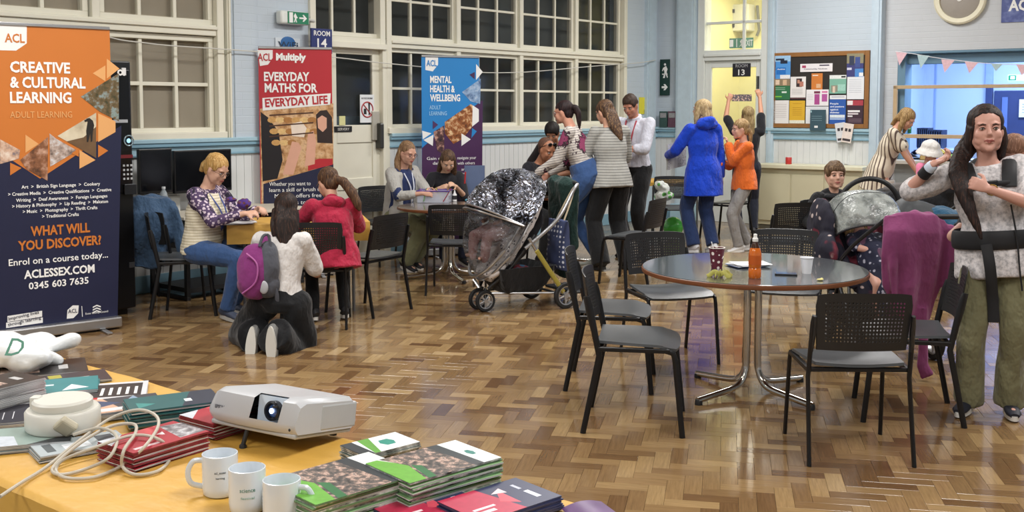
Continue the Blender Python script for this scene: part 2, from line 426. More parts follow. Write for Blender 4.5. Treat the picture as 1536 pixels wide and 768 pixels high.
# ---------------- windows
def glassmat(col, name):
    n = NT(name); n.col(col); n.b.inputs['Roughness'].default_value = .06; n.b.inputs['Specular IOR Level'].default_value = .5
    n.b.inputs['Transmission Weight'].default_value = 0; n.b.inputs['Alpha'].default_value = .35; return n.m
GLASS = glassmat('#20262a', 'window_glass'); GLASS2 = glassmat('#20262a', 'window_glass_over_blind'); GLASS2.node_tree.nodes['Principled BSDF'].inputs['Alpha'].default_value = .12; GLASS.node_tree.nodes['Principled BSDF'].inputs['Alpha'].default_value = .25
def unit(F, parent, u0, u1, rows, ncol, fw=.045, mw=.028, y=.05, deep=.06, gl=None):
    """one sash: outer frame, glazing bars, panes"""
    z0, z1 = rows[0], rows[-1]
    fr = MB(); fr.box(u0, u1, y-.02, y+deep, z0-fw, z0); fr.box(u0, u1, y-.02, y+deep, z1, z1+fw); fr.box(u0, u0+fw, y-.02, y+deep, z0, z1); fr.box(u1-fw, u1, y-.02, y+deep, z0, z1)
    q = fr.build('sash_frame', CREAM, parent, smooth=False, bevel=.004)
    a, b = u0+fw, u1-fw; pw = (b-a-mw*(ncol-1))/ncol
    for k in range(1, ncol):
        x = a+k*pw+(k-1)*mw; MB().box(x, x+mw, y-.005, y+.04, z0, z1).build('glazing_bar', CREAM, parent, smooth=False, bevel=.004)
    for zr in rows[1:-1]: MB().box(a, b, y-.003, y+.038, zr-mw/2, zr+mw/2).build('glazing_bar', CREAM, parent, smooth=False, bevel=.004)
    for za, zb in zip(rows, rows[1:]):
        pm = MB().box(-pw/2, pw/2, -.002, .002, -(zb-za)/2+.01, (zb-za)/2-.01).mesh('pane', gl or GLASS, False)
        for k in range(ncol):
            x = a+k*(pw+mw)+pw/2; p = bpy.data.objects.new('pane', pm); C.objects.link(p); p.parent = parent; p.location = (x, y+.018, (za+zb)/2)
def casing(F, name, u0, u1, z0, z1, bars, transoms, y0=-.035):
    mb = MB(); c = .075
    mb.box(u0, u0+c, y0, .16, z0, z1); mb.box(u1-c, u1, y0, .16, z0, z1); mb.box(u0+c, u1-c, y0, .16, z1-c, z1)
    if z0 > .5: mb.box(u0-.0, u1+.0, y0-.03, .16, z0-.03, z0+.03)
    for b in bars: mb.box(b-.035, b+.035, -.01, .14, z0+.03, z1-c)
    for ta, tb in transoms: mb.box(u0+c, u1-c, -.02, .15, ta, tb); mb.box(u0+c, u1-c, -.045, 0, tb-.045, tb-.015)
    o = mb.build(name, CREAM, smooth=False, bevel=.006); o.matrix_world = F.mx; return struct(o)
lo = (1.47, 1.868, 2.265); up = (2.45, 2.84, 3.23, 3.6)
ub = [W1.u(x) for x in (583, 688, 782, 864.5, 934)]
wm = casing(W1, 'window_1', ub[0]-.05, ub[4]+.06, 1.40, 3.70, ub[1:4], [(2.31, 2.405)])
for a, b in zip(ub, ub[1:]):
    unit(W1, wm, a+.03, b-.03, lo, 3); unit(W1, wm, a+.03, b-.03, up, 3)
ul = [W1.u(x) for x in (-300, -70, 147, 331)]
ul = [ul[2]-2*(ul[3]-ul[2]), ul[2]-(ul[3]-ul[2]), ul[2], ul[3]]
wn = casing(W1, 'window_2', ul[0], ul[3]+.03, 1.40, 3.70, ul[1:3], [(2.32, 2.42)])
for a, b in zip(ul, ul[1:]): unit(W1, wn, a+.05, b-.05, lo, 3, fw=.05, mw=.034, gl=GLASS2); unit(W1, wn, a+.05, b-.05, (2.47, 2.86, 3.25, 3.6), 3, fw=.05, mw=.034, gl=GLASS2)
# what stands behind the panes: added board painted dark for the dim room beyond, brown blinds
bl = MB().box(ul[0]-.1, ul[3]+.05, .115, .125, 1.35, 3.72).build('trim_8', M('#b3a996', .9, var=.06, vs=2), smooth=False); bl.matrix_world = W1.mx; struct(bl)
dk = MB().box(winD[0]-.1, ub[4]+.1, .40, .45, 0, 3.9).build('dim_room_board', M('#63655f', .9, var=.35, vs=.9), smooth=False); dk.matrix_world = W1.mx; struct(dk)
# door 14 with window over
d0, d1 = W1.u(497), W1.u(572)
wd = casing(W1, 'window_3', W1.u(464), W1.u(576), 2.31, 3.70, [], [])
unit(W1, wd, W1.u(466), W1.u(573), (2.45, 2.84, 3.23, 3.6), 3)
df = MB(); df.box(d0-.10, d0, -.03, .14, 0, 2.40); df.box(d1, d1+.10, -.03, .14, 0, 2.40); df.box(d0-.1, d1+.1, -.03, .14, 2.30, 2.40); df.box(W1.u(464), d0-.1, .0, .2, 0, 2.40)
o = df.build('trim_9', CREAM, smooth=False, bevel=.006); o.matrix_world = W1.mx; struct(o)
dm = MB(); s_ = .10; g0, g1 = 1.47, 2.22
dm.box(d0, d0+s_, .03, .075, 0, 2.30); dm.box(d1-s_, d1, .03, .075, 0, 2.30); dm.box(d0+s_, d1-s_, .03, .075, g1, 2.30); dm.box(d0+s_, d1-s_, .03, .075, 1.28, g0)
dm.box(d0+s_, d1-s_, .045, .065, .2, 1.3); dm.box(d0+s_, d1-s_, .03, .075, 0, .22); dm.box(d0+s_, d1-s_, .03, .075, .78, .90)
door = dm.build('door_1', CREAM, smooth=False, bevel=.006); door.matrix_world = W1.mx; struct(door)
MB().box(d0+s_, d1-s_, .05, .055, g0, g1).build('pane', GLASS, door, smooth=False)
MB().box(d1-.13, d1-.02, .0, .03, 1.30, 1.62, 0).build('latch_plate', M('#b9b5a8', .4, .3), door, smooth=False, bevel=.008)
u_, z_ = W1.uz(570, 205); MB().box(u_-.045, u_+.015, -.055, .03, z_-.13, z_+.15).build('door_handle', M('#4b4b48', .35, .6), door, smooth=False, bevel=.015)
u_, z_ = W1.uz(517, 194); MB().box(u_-.12, u_+.12, .018, .032, z_-.028, z_+.032).build('name_plate', M('#15151a', .4), door, smooth=False, bevel=.002)
text('SERVERY', .04, M('#d8d8d0', .6, name='print_white'), door, (u_-.08, .0165, z_-.012), (math.pi/2, 0, 0), width=.16)
shf = MB().box(d0-.3, d1+.1, .25, .42, 1.30, 1.56, 0).build('trim_10', M('#9fb6c4', .5), smooth=False); shf.matrix_world = W1.mx; struct(shf)
# ---------------- door 13 with lit corridor
fr = MB(); c = .11; tz = W2.uz(1100, 83)[1]
fr.box(dr[0], dr[0]+c, -.02, .20, 0, 3.65); fr.box(dr[1]-c, dr[1], -.02, .20, 0, 3.65); fr.box(dr[0]+c, dr[1]-c, -.02, .2, tz-.07, tz+.08); fr.box(dr[0]+c, dr[1]-c, -.045, 0, tz-.01, tz+.03); fr.box(dr[0]+c, dr[1]-c, -.02, .2, 3.5, 3.65)
mz = W2.uz(1100, 33)[1]; mu = W2.u(1112)
fr.box(dr[0]+c, dr[1]-c, .04, .09, mz-.02, mz+.02); fr.box(mu-.02, mu+.02, .04, .09, tz+.08, 3.5)
W13 = M('#d8dcd8', .45, var=.03)
o = fr.build('trim_11', W13, smooth=False, bevel=.006); o.matrix_world = W2.mx; struct(o)
CLEAR = glassmat('#ffffff', 'clear_glass'); CLEAR.node_tree.nodes['Principled BSDF'].inputs['Alpha'].default_value = .08
MB().box(dr[0]+c, dr[1]-c, .06, .066, tz+.08, 3.5).build('pane', CLEAR, o, smooth=False)
a, b = dr[0]+c, dr[1]-c; z1 = tz-.07
dm = MB().box(a, a+.09, .03, .075, 0, z1).box(b-.09, b, .03, .075, 0, z1).box(a+.09, b-.09, .03, .075, z1-.1, z1).box(a+.09, b-.09, .03, .075, 0, 1.0).box(a+.09, b-.09, .02, .085, .95, 1.05)
door13 = dm.build('door_2', W13, smooth=False, bevel=.006); door13.matrix_world = W2.mx; struct(door13)
MB().box(a+.09, b-.09, .05, .055, 1.05, z1-.1).build('pane', CLEAR, door13, smooth=False)
YEL = M('#e6e0a8', .7, var=.04, vs=2)
cm = MB(); cu0, cu1 = dr[0]-.5, dr[1]+1.0
cm.box(cu0, cu1, 2.6, 2.7, 0, 4.0); cm.box(cu0-.1, cu0, .29, 2.7, 0, 4); cm.box(cu1, cu1+.1, .29, 2.7, 0, 4); cm.box(cu0, cu1, .29, 2.7, 3.9, 4)
o = cm.build('wall_corridor', YEL, smooth=False); o.matrix_world = W2.mx; struct(o)
mb = MB().box(dr[0]+.25, dr[0]+.30, 2.5, 2.6, 0, 2.5).box(dr[0]+.25, dr[1]+.1, 2.5, 2.6, 2.45, 2.6).box(mu+.1, mu+.16, 1.6, 1.7, 0, 3.9).box(mu-.1, mu-.07, 2.5, 2.6, 0, 2.5)
o = mb.build('trim_12', M('#c9c7a0', .6), smooth=False, bevel=.004); o.matrix_world = W2.mx; struct(o)
pt = W2.w((cu0+cu1)/2, 1.4, 3.7); area(pt, 1.2, .8, 85, (1, .95, .80), name='corridor_light_source')
u_, z_ = W2.uz(1104, 28, 1.2)
t = thing('meter_box', 'white electrical meter box seen through glass above the door to room 13', 'box', W2.w(u_, 2.5, 0), W2.rz)
u_, z_ = W2.uz(1104, 28, 2.5)
t.location = W2.w(u_, 2.59, 0)
MB().box(-.30, .30, -.28, 0, z_-.22, z_+.22).build('box_body', M('#dcdccf', .5), t, smooth=False, bevel=.02)
MB().box(.0, .06, -.30, -.28, z_-.16, z_-.10).box(.0, .06, -.30, -.28, z_+.08, z_+.14).build('switch', M('#2a2a2a', .5), t, smooth=False)
MB().tube([(.15, -.1, z_-.22), (.15, -.1, z_-.6)], .02).tube([(.36, -.06, z_+.2), (.40, -.06, z_-.2), (.36, -.06, z_-.3)], .025).build('cable', M('#6d6d62', .5), t)
# ---------------- kitchen beyond the hatch
KB = M('#b9cbea', .6, var=.03, vs=1.5); km = MB(); k0, k1, kd = h0-.55, h0+4.6, 3.4
km.box(k0, k1, kd, kd+.1, 0, 3.2); km.box(k0-.1, k0, .29, kd, 0, 3.2); km.box(k1, k1+.1, .29, kd, 0, 3.2); km.box(k0, k1, .29, kd, 3.1, 3.2)
o = km.build('wall_kitchen', KB, smooth=False); o.matrix_world = W3.mx; struct(o)
area(W3.w(h0+1.4, 1.5, 2.98), 2.0, 1.0, 230, (.62, .77, 1), name='kitchen_light_source')
area(W3.w(h0+3.2, 2.2, 2.98), 1.2, .8, 60, (.6, .75, 1), name='kitchen_light_source')
TEAL = M('#5f8196', .5, var=.05)
hm = MB(); hm.box(h0, h0+.10, .0, .30, hz0, hz1); hm.box(h0, h0+4.2, .10, .30, hz1-.16, hz1); hm.box(h0-.0, h0+4.2, .0, .10, hz1-.03, hz1+.01)
o = hm.build('trim_13', TEAL, smooth=False, bevel=.006); o.matrix_world = W3.mx; struct(o)
o = MB().box(h0-.05, h0+4.2, -.30, .75, hz0-.05, hz0).build('trim_14', M('#b6b2a8', .35, var=.06), smooth=False, bevel=.006); o.matrix_world = W3.mx; struct(o)
o = MB().box(h0+.0, h0+4.2, -.01, .0, 0, hz0-.05).build('trim_15', M('#aeb6ba', .5), smooth=False); o.matrix_world = W3.mx; struct(o)
WT = M('#b39b78', .5, var=.08)
t = thing('rail_frame', 'thin pale wooden rail frame across the kitchen hatch opening', 'rail', W3.w(h0-.02, -.10, 0), W3.rz)
zt, zb = W3.uz(1350, 131, -.1)[1], W3.uz(1350, 204, -.1)[1]
MB().box(0, .05, 0, .04, hz0, zt+.02).build('post', WT, t, smooth=False, bevel=.003)
MB().box(0, 4.1, 0, .04, zt-.02, zt+.025).build('top_rail', WT, t, smooth=False, bevel=.003)
MB().box(0, 4.1, 0, .04, zb-.025, zb+.025).build('lower_rail', WT, t, smooth=False, bevel=.003)
# dark blue kitchen door
ka, kb = W3.uz(1492, 150, kd)[0], W3.uz(1600, 150, kd)[0]; kzt = W3.uz(1500, 136, kd)[1]
dm = MB().box(ka, kb, kd-.05, kd-.005, 0, kzt).box(ka-.12, ka-.02, kd-.07, kd-.005, 0, kzt+.1)
o = dm.build('door_3', M('#2b3a6a', .5), smooth=False, bevel=.01); o.matrix_world = W3.mx; struct(o)
MB().box(ka+.12, ka+.20, kd-.07, kd-.05, 0, kzt-.1).build('door_bar', M('#5c74ae', .4), o, smooth=False)
mb = MB()
for px in (1403,): u_ = W3.uz(px, 150, kd)[0]; mb.box(u_-.012, u_+.012, kd-.015, kd, 0, 3.1)
u_ = W3.uz(1484, 150, kd)[0]; mb.box(u_-.05, u_+.05, kd-.06, kd, 0, 2.6)
o = mb.build('trim_16', M('#93abcf', .6), smooth=False); o.matrix_world = W3.mx; struct(o)
# ---------------- chairs with perforated backs
BLK = M('#1b1c1e', .42, var=.05); SEATM = M('#4a4d50', .34, var=.04, bump=.15, bs=300); TUBEM = M('#141416', .35, .2, var=.03)  # seat grey raised: its colour stands in for light reflected off smooth plastic
def perforated(fn, nu, nv, th, mat, hole=.66, border=(1, 1)):
    mb = MB()
    def pt(i, j, sd):
        p, n = fn(i/nu, j/nv); return p+n*(th/2*sd)
    cache = {}
    def vid(i, j, sd):
        k = (round(i*4), round(j*4), sd, i, j)
        if k not in cache: cache[k] = len(mb.v); mb.v.append(tuple(pt(i, j, sd)))
        return cache[k]
    def face(*ids): mb.f.append(ids); mb.m.append(0)
    for i in range(nu):
        for j in range(nv):
            solid = i < border[0] or i >= nu-border[0] or j < border[1] or j >= nv-border[1]
            for sd in (1, -1):
                q = [vid(i, j, sd), vid(i+1, j, sd), vid(i+1, j+1, sd), vid(i, j+1, sd)]
                if solid: face(*(q if sd > 0 else q[::-1])); continue
                h = hole/2; d = [vid(i+.5, j+.5-h, sd), vid(i+.5+h, j+.5, sd), vid(i+.5, j+.5+h, sd), vid(i+.5-h, j+.5, sd)]
                for k in range(4):
                    a, b = q[k], q[(k+1) % 4]
                    t1 = (a, b, d[k]); t2 = (b, d[(k+1) % 4], d[k])
                    for t in (t1, t2): face(*(t if sd > 0 else t[::-1]))
            if not solid:
                h = hole/2; pts = [(i+.5, j+.5-h), (i+.5+h, j+.5), (i+.5, j+.5+h), (i+.5-h, j+.5)]
                for k in range(4):
                    (a, b), (c, d_) = pts[k], pts[(k+1) % 4]; face(vid(a, b, 1), vid(c, d_, 1), vid(c, d_, -1), vid(a, b, -1))
    for i in range(nu):
        face(vid(i, 0, 1), vid(i, 0, -1), vid(i+1, 0, -1), vid(i+1, 0, 1)); face(vid(i+1, nv, 1), vid(i+1, nv, -1), vid(i, nv, -1), vid(i, nv, 1))
    for j in range(nv):
        face(vid(0, j+1, 1), vid(0, j+1, -1), vid(0, j, -1), vid(0, j, 1)); face(vid(nu, j, 1), vid(nu, j, -1), vid(nu, j+1, -1), vid(nu, j+1, 1))
    return mb
def back_fn(u, v):
    hw = .205+.018*v; x = (u-.5)*2
    # rounded top corners
    cx = x*hw*(1-.05*max(0, v-.8)*5*abs(x)**6); z = .535+v*.275-.012*abs(x)**4*v; y = -.215-.055*v-.032*(1-x*x)+.012*v*v
    nn = V((-x*.3, -1, .18)).normalized()
    return V((cx, y, z)), nn
def seat_mesh():
    mb = MB()
    def fn(u, v):
        x = (u-.5)*2; y = -.20+v*.42; wv = .205+.03*math.sin(math.pi*min(1, v*1.1)*.5)
        if v > .8: wv *= 1-.9*((v-.8)/.2)**3*.12
        return (x*wv, y+(-.02*abs(x)**3 if v > .8 else 0), .455-.012*(1-x*x)*math.sin(math.pi*min(v, .7)/.7*.9)-.035*max(0, v-.72)**1.5*6*.6+.012*(1-v)*abs(x)**2)
    mb.sheet(fn, 14, 14, .014); return mb
def make_chair(label, loc, rz, group):
    t = thing('stacking_chair', label, 'chair', loc, rz, group)
    seat_mesh().build('seat', SEATM, t)
    perforated(back_fn, 26, 15, .007, BLK, .62, (2, 2)).build('backrest', BLK, t, ang=30)
    for s in (-1, 1):
        MB().loft([((s*.240, .235, 0), .0105, .015), ((s*.232, .195, .39), .0105, .015), ((s*.232, .185, .425), .0105, .015), ((s*.232, .15, .437), .0105, .015)], (1, 0, 0), 10).build('leg', TUBEM, t)
        MB().loft([((s*.240, -.265, 0), .0105, .015), ((s*.234, -.185, .40), .0105, .016), ((s*.232, -.205, .50), .011, .017), ((s*.228, -.236, .66), .012, .017), ((s*.227, -.246, .70), .008, .012)], (1, 0, 0), 10).build('leg', TUBEM, t)
        MB().box(s*.232-.011, s*.232+.011, -.20, .17, .424, .447).build('side_rail', TUBEM, t, smooth=False, bevel=.004)
        MB().loft([((s*.228, -.215, .53), .014, .008), ((s*.222, -.238, .62), .016, .010), ((s*.222, -.255, .70), .014, .008)], (0, 1, 0), 8).build('back_bracket', BLK, t)
    MB().box(-.23, .23, -.19, -.165, .424, .444).build('cross_rail', TUBEM, t, smooth=False, bevel=.004)
    MB().box(-.23, .23, .13, .155, .422, .44).build('cross_rail', TUBEM, t, smooth=False, bevel=.004)
    return t
def fdir(dx, dy): return math.atan2(-dx, dy)
GC = 'black perforated stacking chairs'
chairs = [
 ('chair nearest the camera, its perforated back turned, in front of the big table', 1.62, 5.08, .03, 1),
 ('side-on chair left of the big table, the nearer of the pair', .66, 5.52, 1, -.16),
 ('side-on chair left of the big table, the farther of the pair', .61, 6.33, 1, -.16),
 ('empty chair behind the left side of the big table, facing the camera', 1.04, 6.95, .28, -1),
 ('empty chair behind the right side of the big table, behind the white cup', 1.83, 7.12, -.30, -1),
 ('side-on chair right of the big table, in front of the magenta jacket', 2.13, 5.70, -1, .22),
 ('black chair on which the girl in the red jacket sits, back to the camera', -1.50, 8.10, -.1, 1),
 ('empty black chair beside the girl in the red jacket, grey seat showing', -1.18, 8.62, -.85, .55),
 ('chair with its back turned at the craft table, beside the foil-covered pram', -.50, 9.55, .08, 1),
 ('empty chair right of the woman in the grey striped top', 1.14, 10.05, -.80, .45),
 ('black chair behind the green balloon beside the far table', 1.95, 12.9, -.1, -1),
 ('black chair behind the girl in the orange sweatshirt', 2.72, 13.5, -.7, .6),
 ('empty black chair beside the boy, its back to the camera', 2.50, 9.75, -.2, 1),
 ('black chair on which the boy in the black hoodie sits', 2.93, 9.58, .35, -1),
 ('black chair on which the blonde woman in the cream knitted vest sits', -2.65, 8.55, .95, .30),
 ('black chair behind the long-haired woman in the grey cardigan', -1.32, 11.30, .6, -.8),
 ('black chair on which the girl with long straight brown hair sits', -.68, 11.35, .1, -1),
 ('black chair on which the bald man sits behind the foil pram', .08, 11.2, .5, -.9),
]
first = None
for lb, x, y, dx, dy in chairs:
    if first is None: first = make_chair(lb, (x, y, 0), fdir(dx, dy), GC)
    else: dup(first, (x, y, 0), fdir(dx, dy), lb)
# ---------------- big round table
CHROME = M('#c9c6c0', .16, 1., var=.03); EDGE = M('#6e3f22', .45, var=.15)
def top_mat(name, col, rough):
    n = NT(name); n.col(n.mix(n.noise(n.coord(), 8, 4), col, tuple(min(1, x*1.15) for x in lin(col)[:3]))); n.b.inputs['Roughness'].default_value = rough; n.b.inputs['Specular IOR Level'].default_value = .6; n.b.inputs['Coat Weight'].default_value = .5; n.b.inputs['Coat Roughness'].default_value = .05; return n.m
def ped_table(label, loc, r, h, col, rot, nlegs=4):
    t = thing('round_table', label, 'table', loc, rot)
    MB().lathe([(r-.006, h-.004), (r-.008, h), (.001, h)], n=72, cap=False).build('table_top', top_mat('laminate', col, .16), t)
    MB().lathe([(.001, h-.03), (r-.012, h-.03), (r-.002, h-.026), (r, h-.018), (r-.002, h-.006), (r-.006, h-.003), (.001, h-.003)], n=72, cap=False).build('table_edge', EDGE, t)
    MB().lathe([(.16, h-.036), (.16, h-.03)], n=24).build('top_plate', M('#2a2a2a', .4), t)
    for k in range(nlegs):
        a = 2*math.pi*k/nlegs; c, s = math.cos(a), math.sin(a); p = []
        for rr, z in ((.045, h-.035), (.045, .22), (.055, .13), (.09, .075), (.15, .05), (.30, .035), (.44, .024)): p.append((rr*c, rr*s, z))
        l = MB().tube(p, .019, 10, smooth=4).build('leg', CHROME, t)
        MB().lathe([(.022, 0), (.022, .02), (.018, .03)], (.43*c, .43*s, 0), 10).build('foot_cap', M('#1a1a1a', .5), l)
    return t
TC = at(1127, 589); TR = .64; TH = .735
ped_table('large round table with a dark grey top and a pedestal of chrome tubes', TC, TR, TH, '#3e4144', .62)
T2 = V((-.62, 10.35, 0))
ped_table('small round wooden-topped craft table with chrome tube pedestal, by the craft basket', T2, .50, .70, '#6f6258', .4)
# things on the big table
def on(px, py): return at(px, py, TH)
p = on(1075, 402)
t = thing('paper_cup', 'white and maroon swirl-patterned paper cup with a straw on the big table', 'cup', p)
def swirl():
    n = NT('cup_print'); v = n.new('ShaderNodeTexVoronoi'); v.inputs['Scale'].default_value = 26; v.inputs['Randomness'].default_value = .35; n.link(n.coord(), v.inputs['Vector'])
    w_ = n.math('SINE', n.math('MULTIPLY', v.outputs[0], 9.5)); n.col(n.ramp(w_, [(.48, '#5d1f30'), (.52, '#e8dfd8')], 'LINEAR')); n.b.inputs['Roughness'].default_value = .5; return n.m
MB().lathe([(.031, 0), (.045, .118), (.043, .118), (.030, .004), (.001, .004)], n=28, cap=False).build('cup_wall', swirl(), t)
MB().tube([(.046*math.cos(a), .046*math.sin(a), .118) for a in [k*math.pi/12 for k in range(24)]], .0025, 6, close=True).build('rim', M('#e9e4da', .5), t)
MB().tube([(.01, 0, .01), (-.03, .01, .15)], .003, 6).build('straw', M('#e8e8e8', .4), t)
p = on(1132, 417)
t = thing('drink_bottle', 'clear bottle of orange drink with a white sports cap on the big table', 'bottle', p)
ORG = M('#c7641a', .12, var=.12, vs=30, coat=.6)
MB().lathe([(.030, 0), (.034, .006), (.034, .05), (.031, .055), (.034, .06), (.034, .13), (.031, .15), (.025, .165)], n=26).build('drink', ORG, t)
MB().lathe([(.0255, .165), (.018, .185), (.014, .195), (.014, .20)], n=22).build('neck', M('#3a2014', .15, coat=.5), t)
MB().lathe([(.0145, .198), (.0155, .20), (.0155, .215), (.010, .22), (.010, .238), (.004, .240)], n=20).build('cap', M('#e6e6e2', .4), t)
MB().lathe([(.0346, .075), (.0346, .125)], n=26, cap=False).build('label_band', M('#b5541a', .35), t)
p = on(1210, 410)
t = thing('plastic_cup', 'small empty white plastic cup on the big table', 'cup', p)
MB().lathe([(.024, 0), (.0265, .02), (.0345, .088), (.0375, .090), (.0375, .086), (.0335, .084), (.0235, .003), (.001, .003)], n=28, cap=False).build('cup_wall', M('#e4e6ea', .35, var=.01), t)
p = on(1179, 412)
t = thing('smartphone', 'dark smartphone lying face up on the big table', 'phone', p, -.25)
MB().box(-.06, .06, -.036, .036, 0, .009).build('case', M('#15181f', .4), t, bevel=.003, smooth=False)
MB().box(-.055, .055, -.032, .032, .009, .0095).build('screen', M('#31507c', .08, var=.2, vs=30, coat=.5), t, smooth=False)
def papers(name, label, cat, px, py, w_, h_, n_, rz, z=TH, cols=('#e9ebee',), pages=False, curl=.01):
    p = at(px, py, z); t = thing(name, label, cat, p, rz)
    for k in range(n_):
        a = R.uniform(-.25, .25); c_, s_ = math.cos(a), math.sin(a)
        def fn(u, v):
            x = (u-.5)*w_; y = (v-.5)*h_; return (x*c_-y*s_+k*.008, x*s_+y*c_, .002+k*.004+curl*(u-.5)**2*(1 if k % 2 else 1.6))
        MB().sheet(fn, 6, 3, .0008).build('sheet', M(cols[k % len(cols)], .6, var=.04, vs=30), t)
    return t
papers('loose_papers', 'loose white and blue papers behind the orange drink bottle', 'papers', 1120, 399, .21, .16, 4, .3, cols=('#3d5f94', '#e9ebee', '#dfe3ea', '#f0f0f0'))
t = thing('banana_peel', 'crumpled yellow-green fruit peel on the big table in front of the paper cup', 'peel', on(1080, 416))
PEEL = M('#b9b45e', .55, var=.3, vs=40)
for k in range(5):
    a = k*1.3; q = [V((0, 0, .012)), V((.03*math.cos(a), .025*math.sin(a), .03)), V((.055*math.cos(a+.2), .04*math.sin(a+.2), .012)), V((.07*math.cos(a+.3), .045*math.sin(a+.3), .004))]
    MB().loft([(x, .012, .003) for x in spline(q, 4)], (0, 0, 1), 6).build('strip', PEEL, t)
t = tag(MB().ell((0, 0, .006), (.018, .012, .006)).ell((.01, .004, .008), (.009, .008, .007)).build('food_crumb', M('#d9d08a', .6, var=.2, vs=60)), 'small yellow piece of food at the right side of the big table', 'food'); t.location = on(1230, 421)
# ---------------- roll-up banners (flat printed sheet in an aluminium base)
ALU = M('#b8b9bb', .3, .9, var=.03); WHT = M('#ececea', .5, var=0); NAVY = M('#171c3c', .5, var=.05); WH2 = M('#f2f2f0', .5, var=0)
class Flat:
    """a flat print: shapes given in photo pixels land on the sheet at its real place"""
    def __init__(s, F, root): s.F = F; s.root = root; s.k = 0
    def pt(s, px, py): return s.F.uz(px, py)
    def poly(s, pts, mat, lvl=1, name='print'):
        q = [s.pt(*p) for p in pts]; a = sum(q[i][0]*q[(i+1) % len(q)][1]-q[(i+1) % len(q)][0]*q[i][1] for i in range(len(q)))
        if a < 0: q = q[::-1]
        s.k += 1; y = -.0016-.0008*lvl-.00002*s.k
        return MB().prism(q, y, y+.0005).build(name, mat, s.root, smooth=False)
    def txt(s, body, px, py, pw, ph, mat, bold=0., lvl=3, spacing=1.0, sh=0):
        """px,py: left end of baseline; pw: width in px; ph: cap height in px"""
        u, z = s.pt(px, py); u2, z2 = s.pt(px+pw, py); _, z3 = s.pt(px, py-ph)
        cap = (z3-z); size = cap/.70; y = -.0016-.0008*lvl
        return text(body, size, mat, s.root, (u, y, z), (math.pi/2, sh, 0), width=(u2-u), bold=bold*size, spacing=spacing)
def banner(label, P, d, w_, zt, base=True):
    F = Frame(P, d); t = thing('roll_up_banner', label, 'banner', (P[0], P[1], 0), F.rz)
    b = MB().box(-.02, w_+.02, -.06, .06, .015, .095).build('base', ALU, t, smooth=False, bevel=.012)
    for x in (.12, w_-.12):
        MB().box(x-.02, x+.02, -.20, .20, 0, .014).build('foot', ALU, t, smooth=False, bevel=.004)
    MB().box(0, w_, -.012, .012, zt-.012, zt+.012).build('top_bar', ALU, t, smooth=False, bevel=.004)
    MB().tube([(w_/2, .05, .09), (w_/2, .03, zt)], .008, 8).build('support_pole', ALU, t)
    return F, t
def sheet_panel(t, w_, z0, z1, mat):
    return MB().box(0, w_, -.0012, .0012, z0, z1).build('printed_sheet', mat, t, smooth=False)
def photo_mat(name, stops, scale=6, seed=0.):
    n = NT(name); f = n.noise(n.coord(loc=(seed, seed, seed)), scale, 4, .6); n.col(n.ramp(f, stops)); n.b.inputs['Roughness'].default_value = .45; return n.m
# banner 1: orange / navy
pa = at(-16, 517); pb = at(176, 492); dv = (pb-pa).xy; w1 = dv.length; F1, t1 = banner('tall orange and navy roll-up banner reading creative and cultural learning', (pa.x, pa.y), dv, w1, 2.235)
OR = M('#c8742c', .5, var=.03, vs=2); PEACH = M('#e0a668', .5, var=.02)
sheet_panel(t1, w1, .09, 2.23, OR); f = Flat(F1, t1)
f.poly([(-16, 218), (60, 268), (182, 188), (176, 489), (-16, 514)], NAVY, 0)
f.poly([(-16, 36), (40, 38), (40, 65), (24, 76), (-16, 75)], WHT)
f.txt('ACL', 7, 63, 30, 13, OR, bold=.02)
f.txt('CREATIVE', 15, 108, 90, 16, WH2, bold=.03); f.txt('& CULTURAL', 15, 131, 113, 16, WH2, bold=.03); f.txt('LEARNING', 15, 154, 92, 16, WH2, bold=.03)
f.txt('ADULT LEARNING', 15, 177, 93, 10, PEACH)
f.poly([(160, 88), (160, 118), (179, 103)], PEACH); f.poly([(158, 98), (158, 122), (139, 110)], PEACH)
f.poly([(38, 202), (38, 229), (58, 216)], PEACH, 2); f.poly([(0, 209), (30, 225), (28, 238), (0, 246)], photo_mat('photo_family', [(.3, '#2a4a6a'), (.5, '#c9a48a'), (.7, '#e8d8c8')], 14), 2)
f.poly([(121, 145), (178, 110), (178, 182), (150, 168)], photo_mat('photo_garden', [(.3, '#233018'), (.5, '#6d5a3c'), (.6, '#8a9a98'), (.75, '#44602c')], 16), 2)
SKY1 = photo_mat('photo_dune', [(.3, '#9a8a70'), (.5, '#cfc3a8'), (.75, '#e6dcc2')], 5)
f.poly([(86, 204), (144, 169), (144, 237)], SKY1, 2); f.poly([(100, 212), (125, 206), (144, 190), (144, 237)], M('#6b5136', .5, var=.2), 3)
HK = M('#1e1a18', .5)
f.poly([(130, 213), (129, 196), (131, 183), (129, 178), (134, 177), (139, 181), (141, 188), (139, 198), (138, 212), (136, 213), (135, 200), (132, 213)], HK, 4)
f.poly([(126, 180), (133, 178), (134, 181), (127, 183)], HK, 5)
f.poly([(147, 170), (173, 182), (173, 198), (147, 213)], PEACH, 2); f.poly([(147, 217), (162, 226), (147, 236)], OR, 2); f.poly([(119, 225), (143, 240), (119, 253)], PEACH, 2); f.poly([(118, 222), (118, 235), (107, 230)], OR, 3)
f.poly([(74, 200), (84, 208), (116, 226), (75, 250)], photo_mat('photo_student', [(.3, '#3a2a24'), (.5, '#b8a498'), (.7, '#dfe6ec')], 16), 2)
f.poly([(72, 205), (71, 271), (40, 254), (30, 240)], photo_mat('photo_pottery', [(.3, '#2a1a12'), (.5, '#8a5a3c'), (.7, '#d0a890')], 13), 2)
f.poly([(15, 244), (32, 252), (15, 263)], OR, 3)
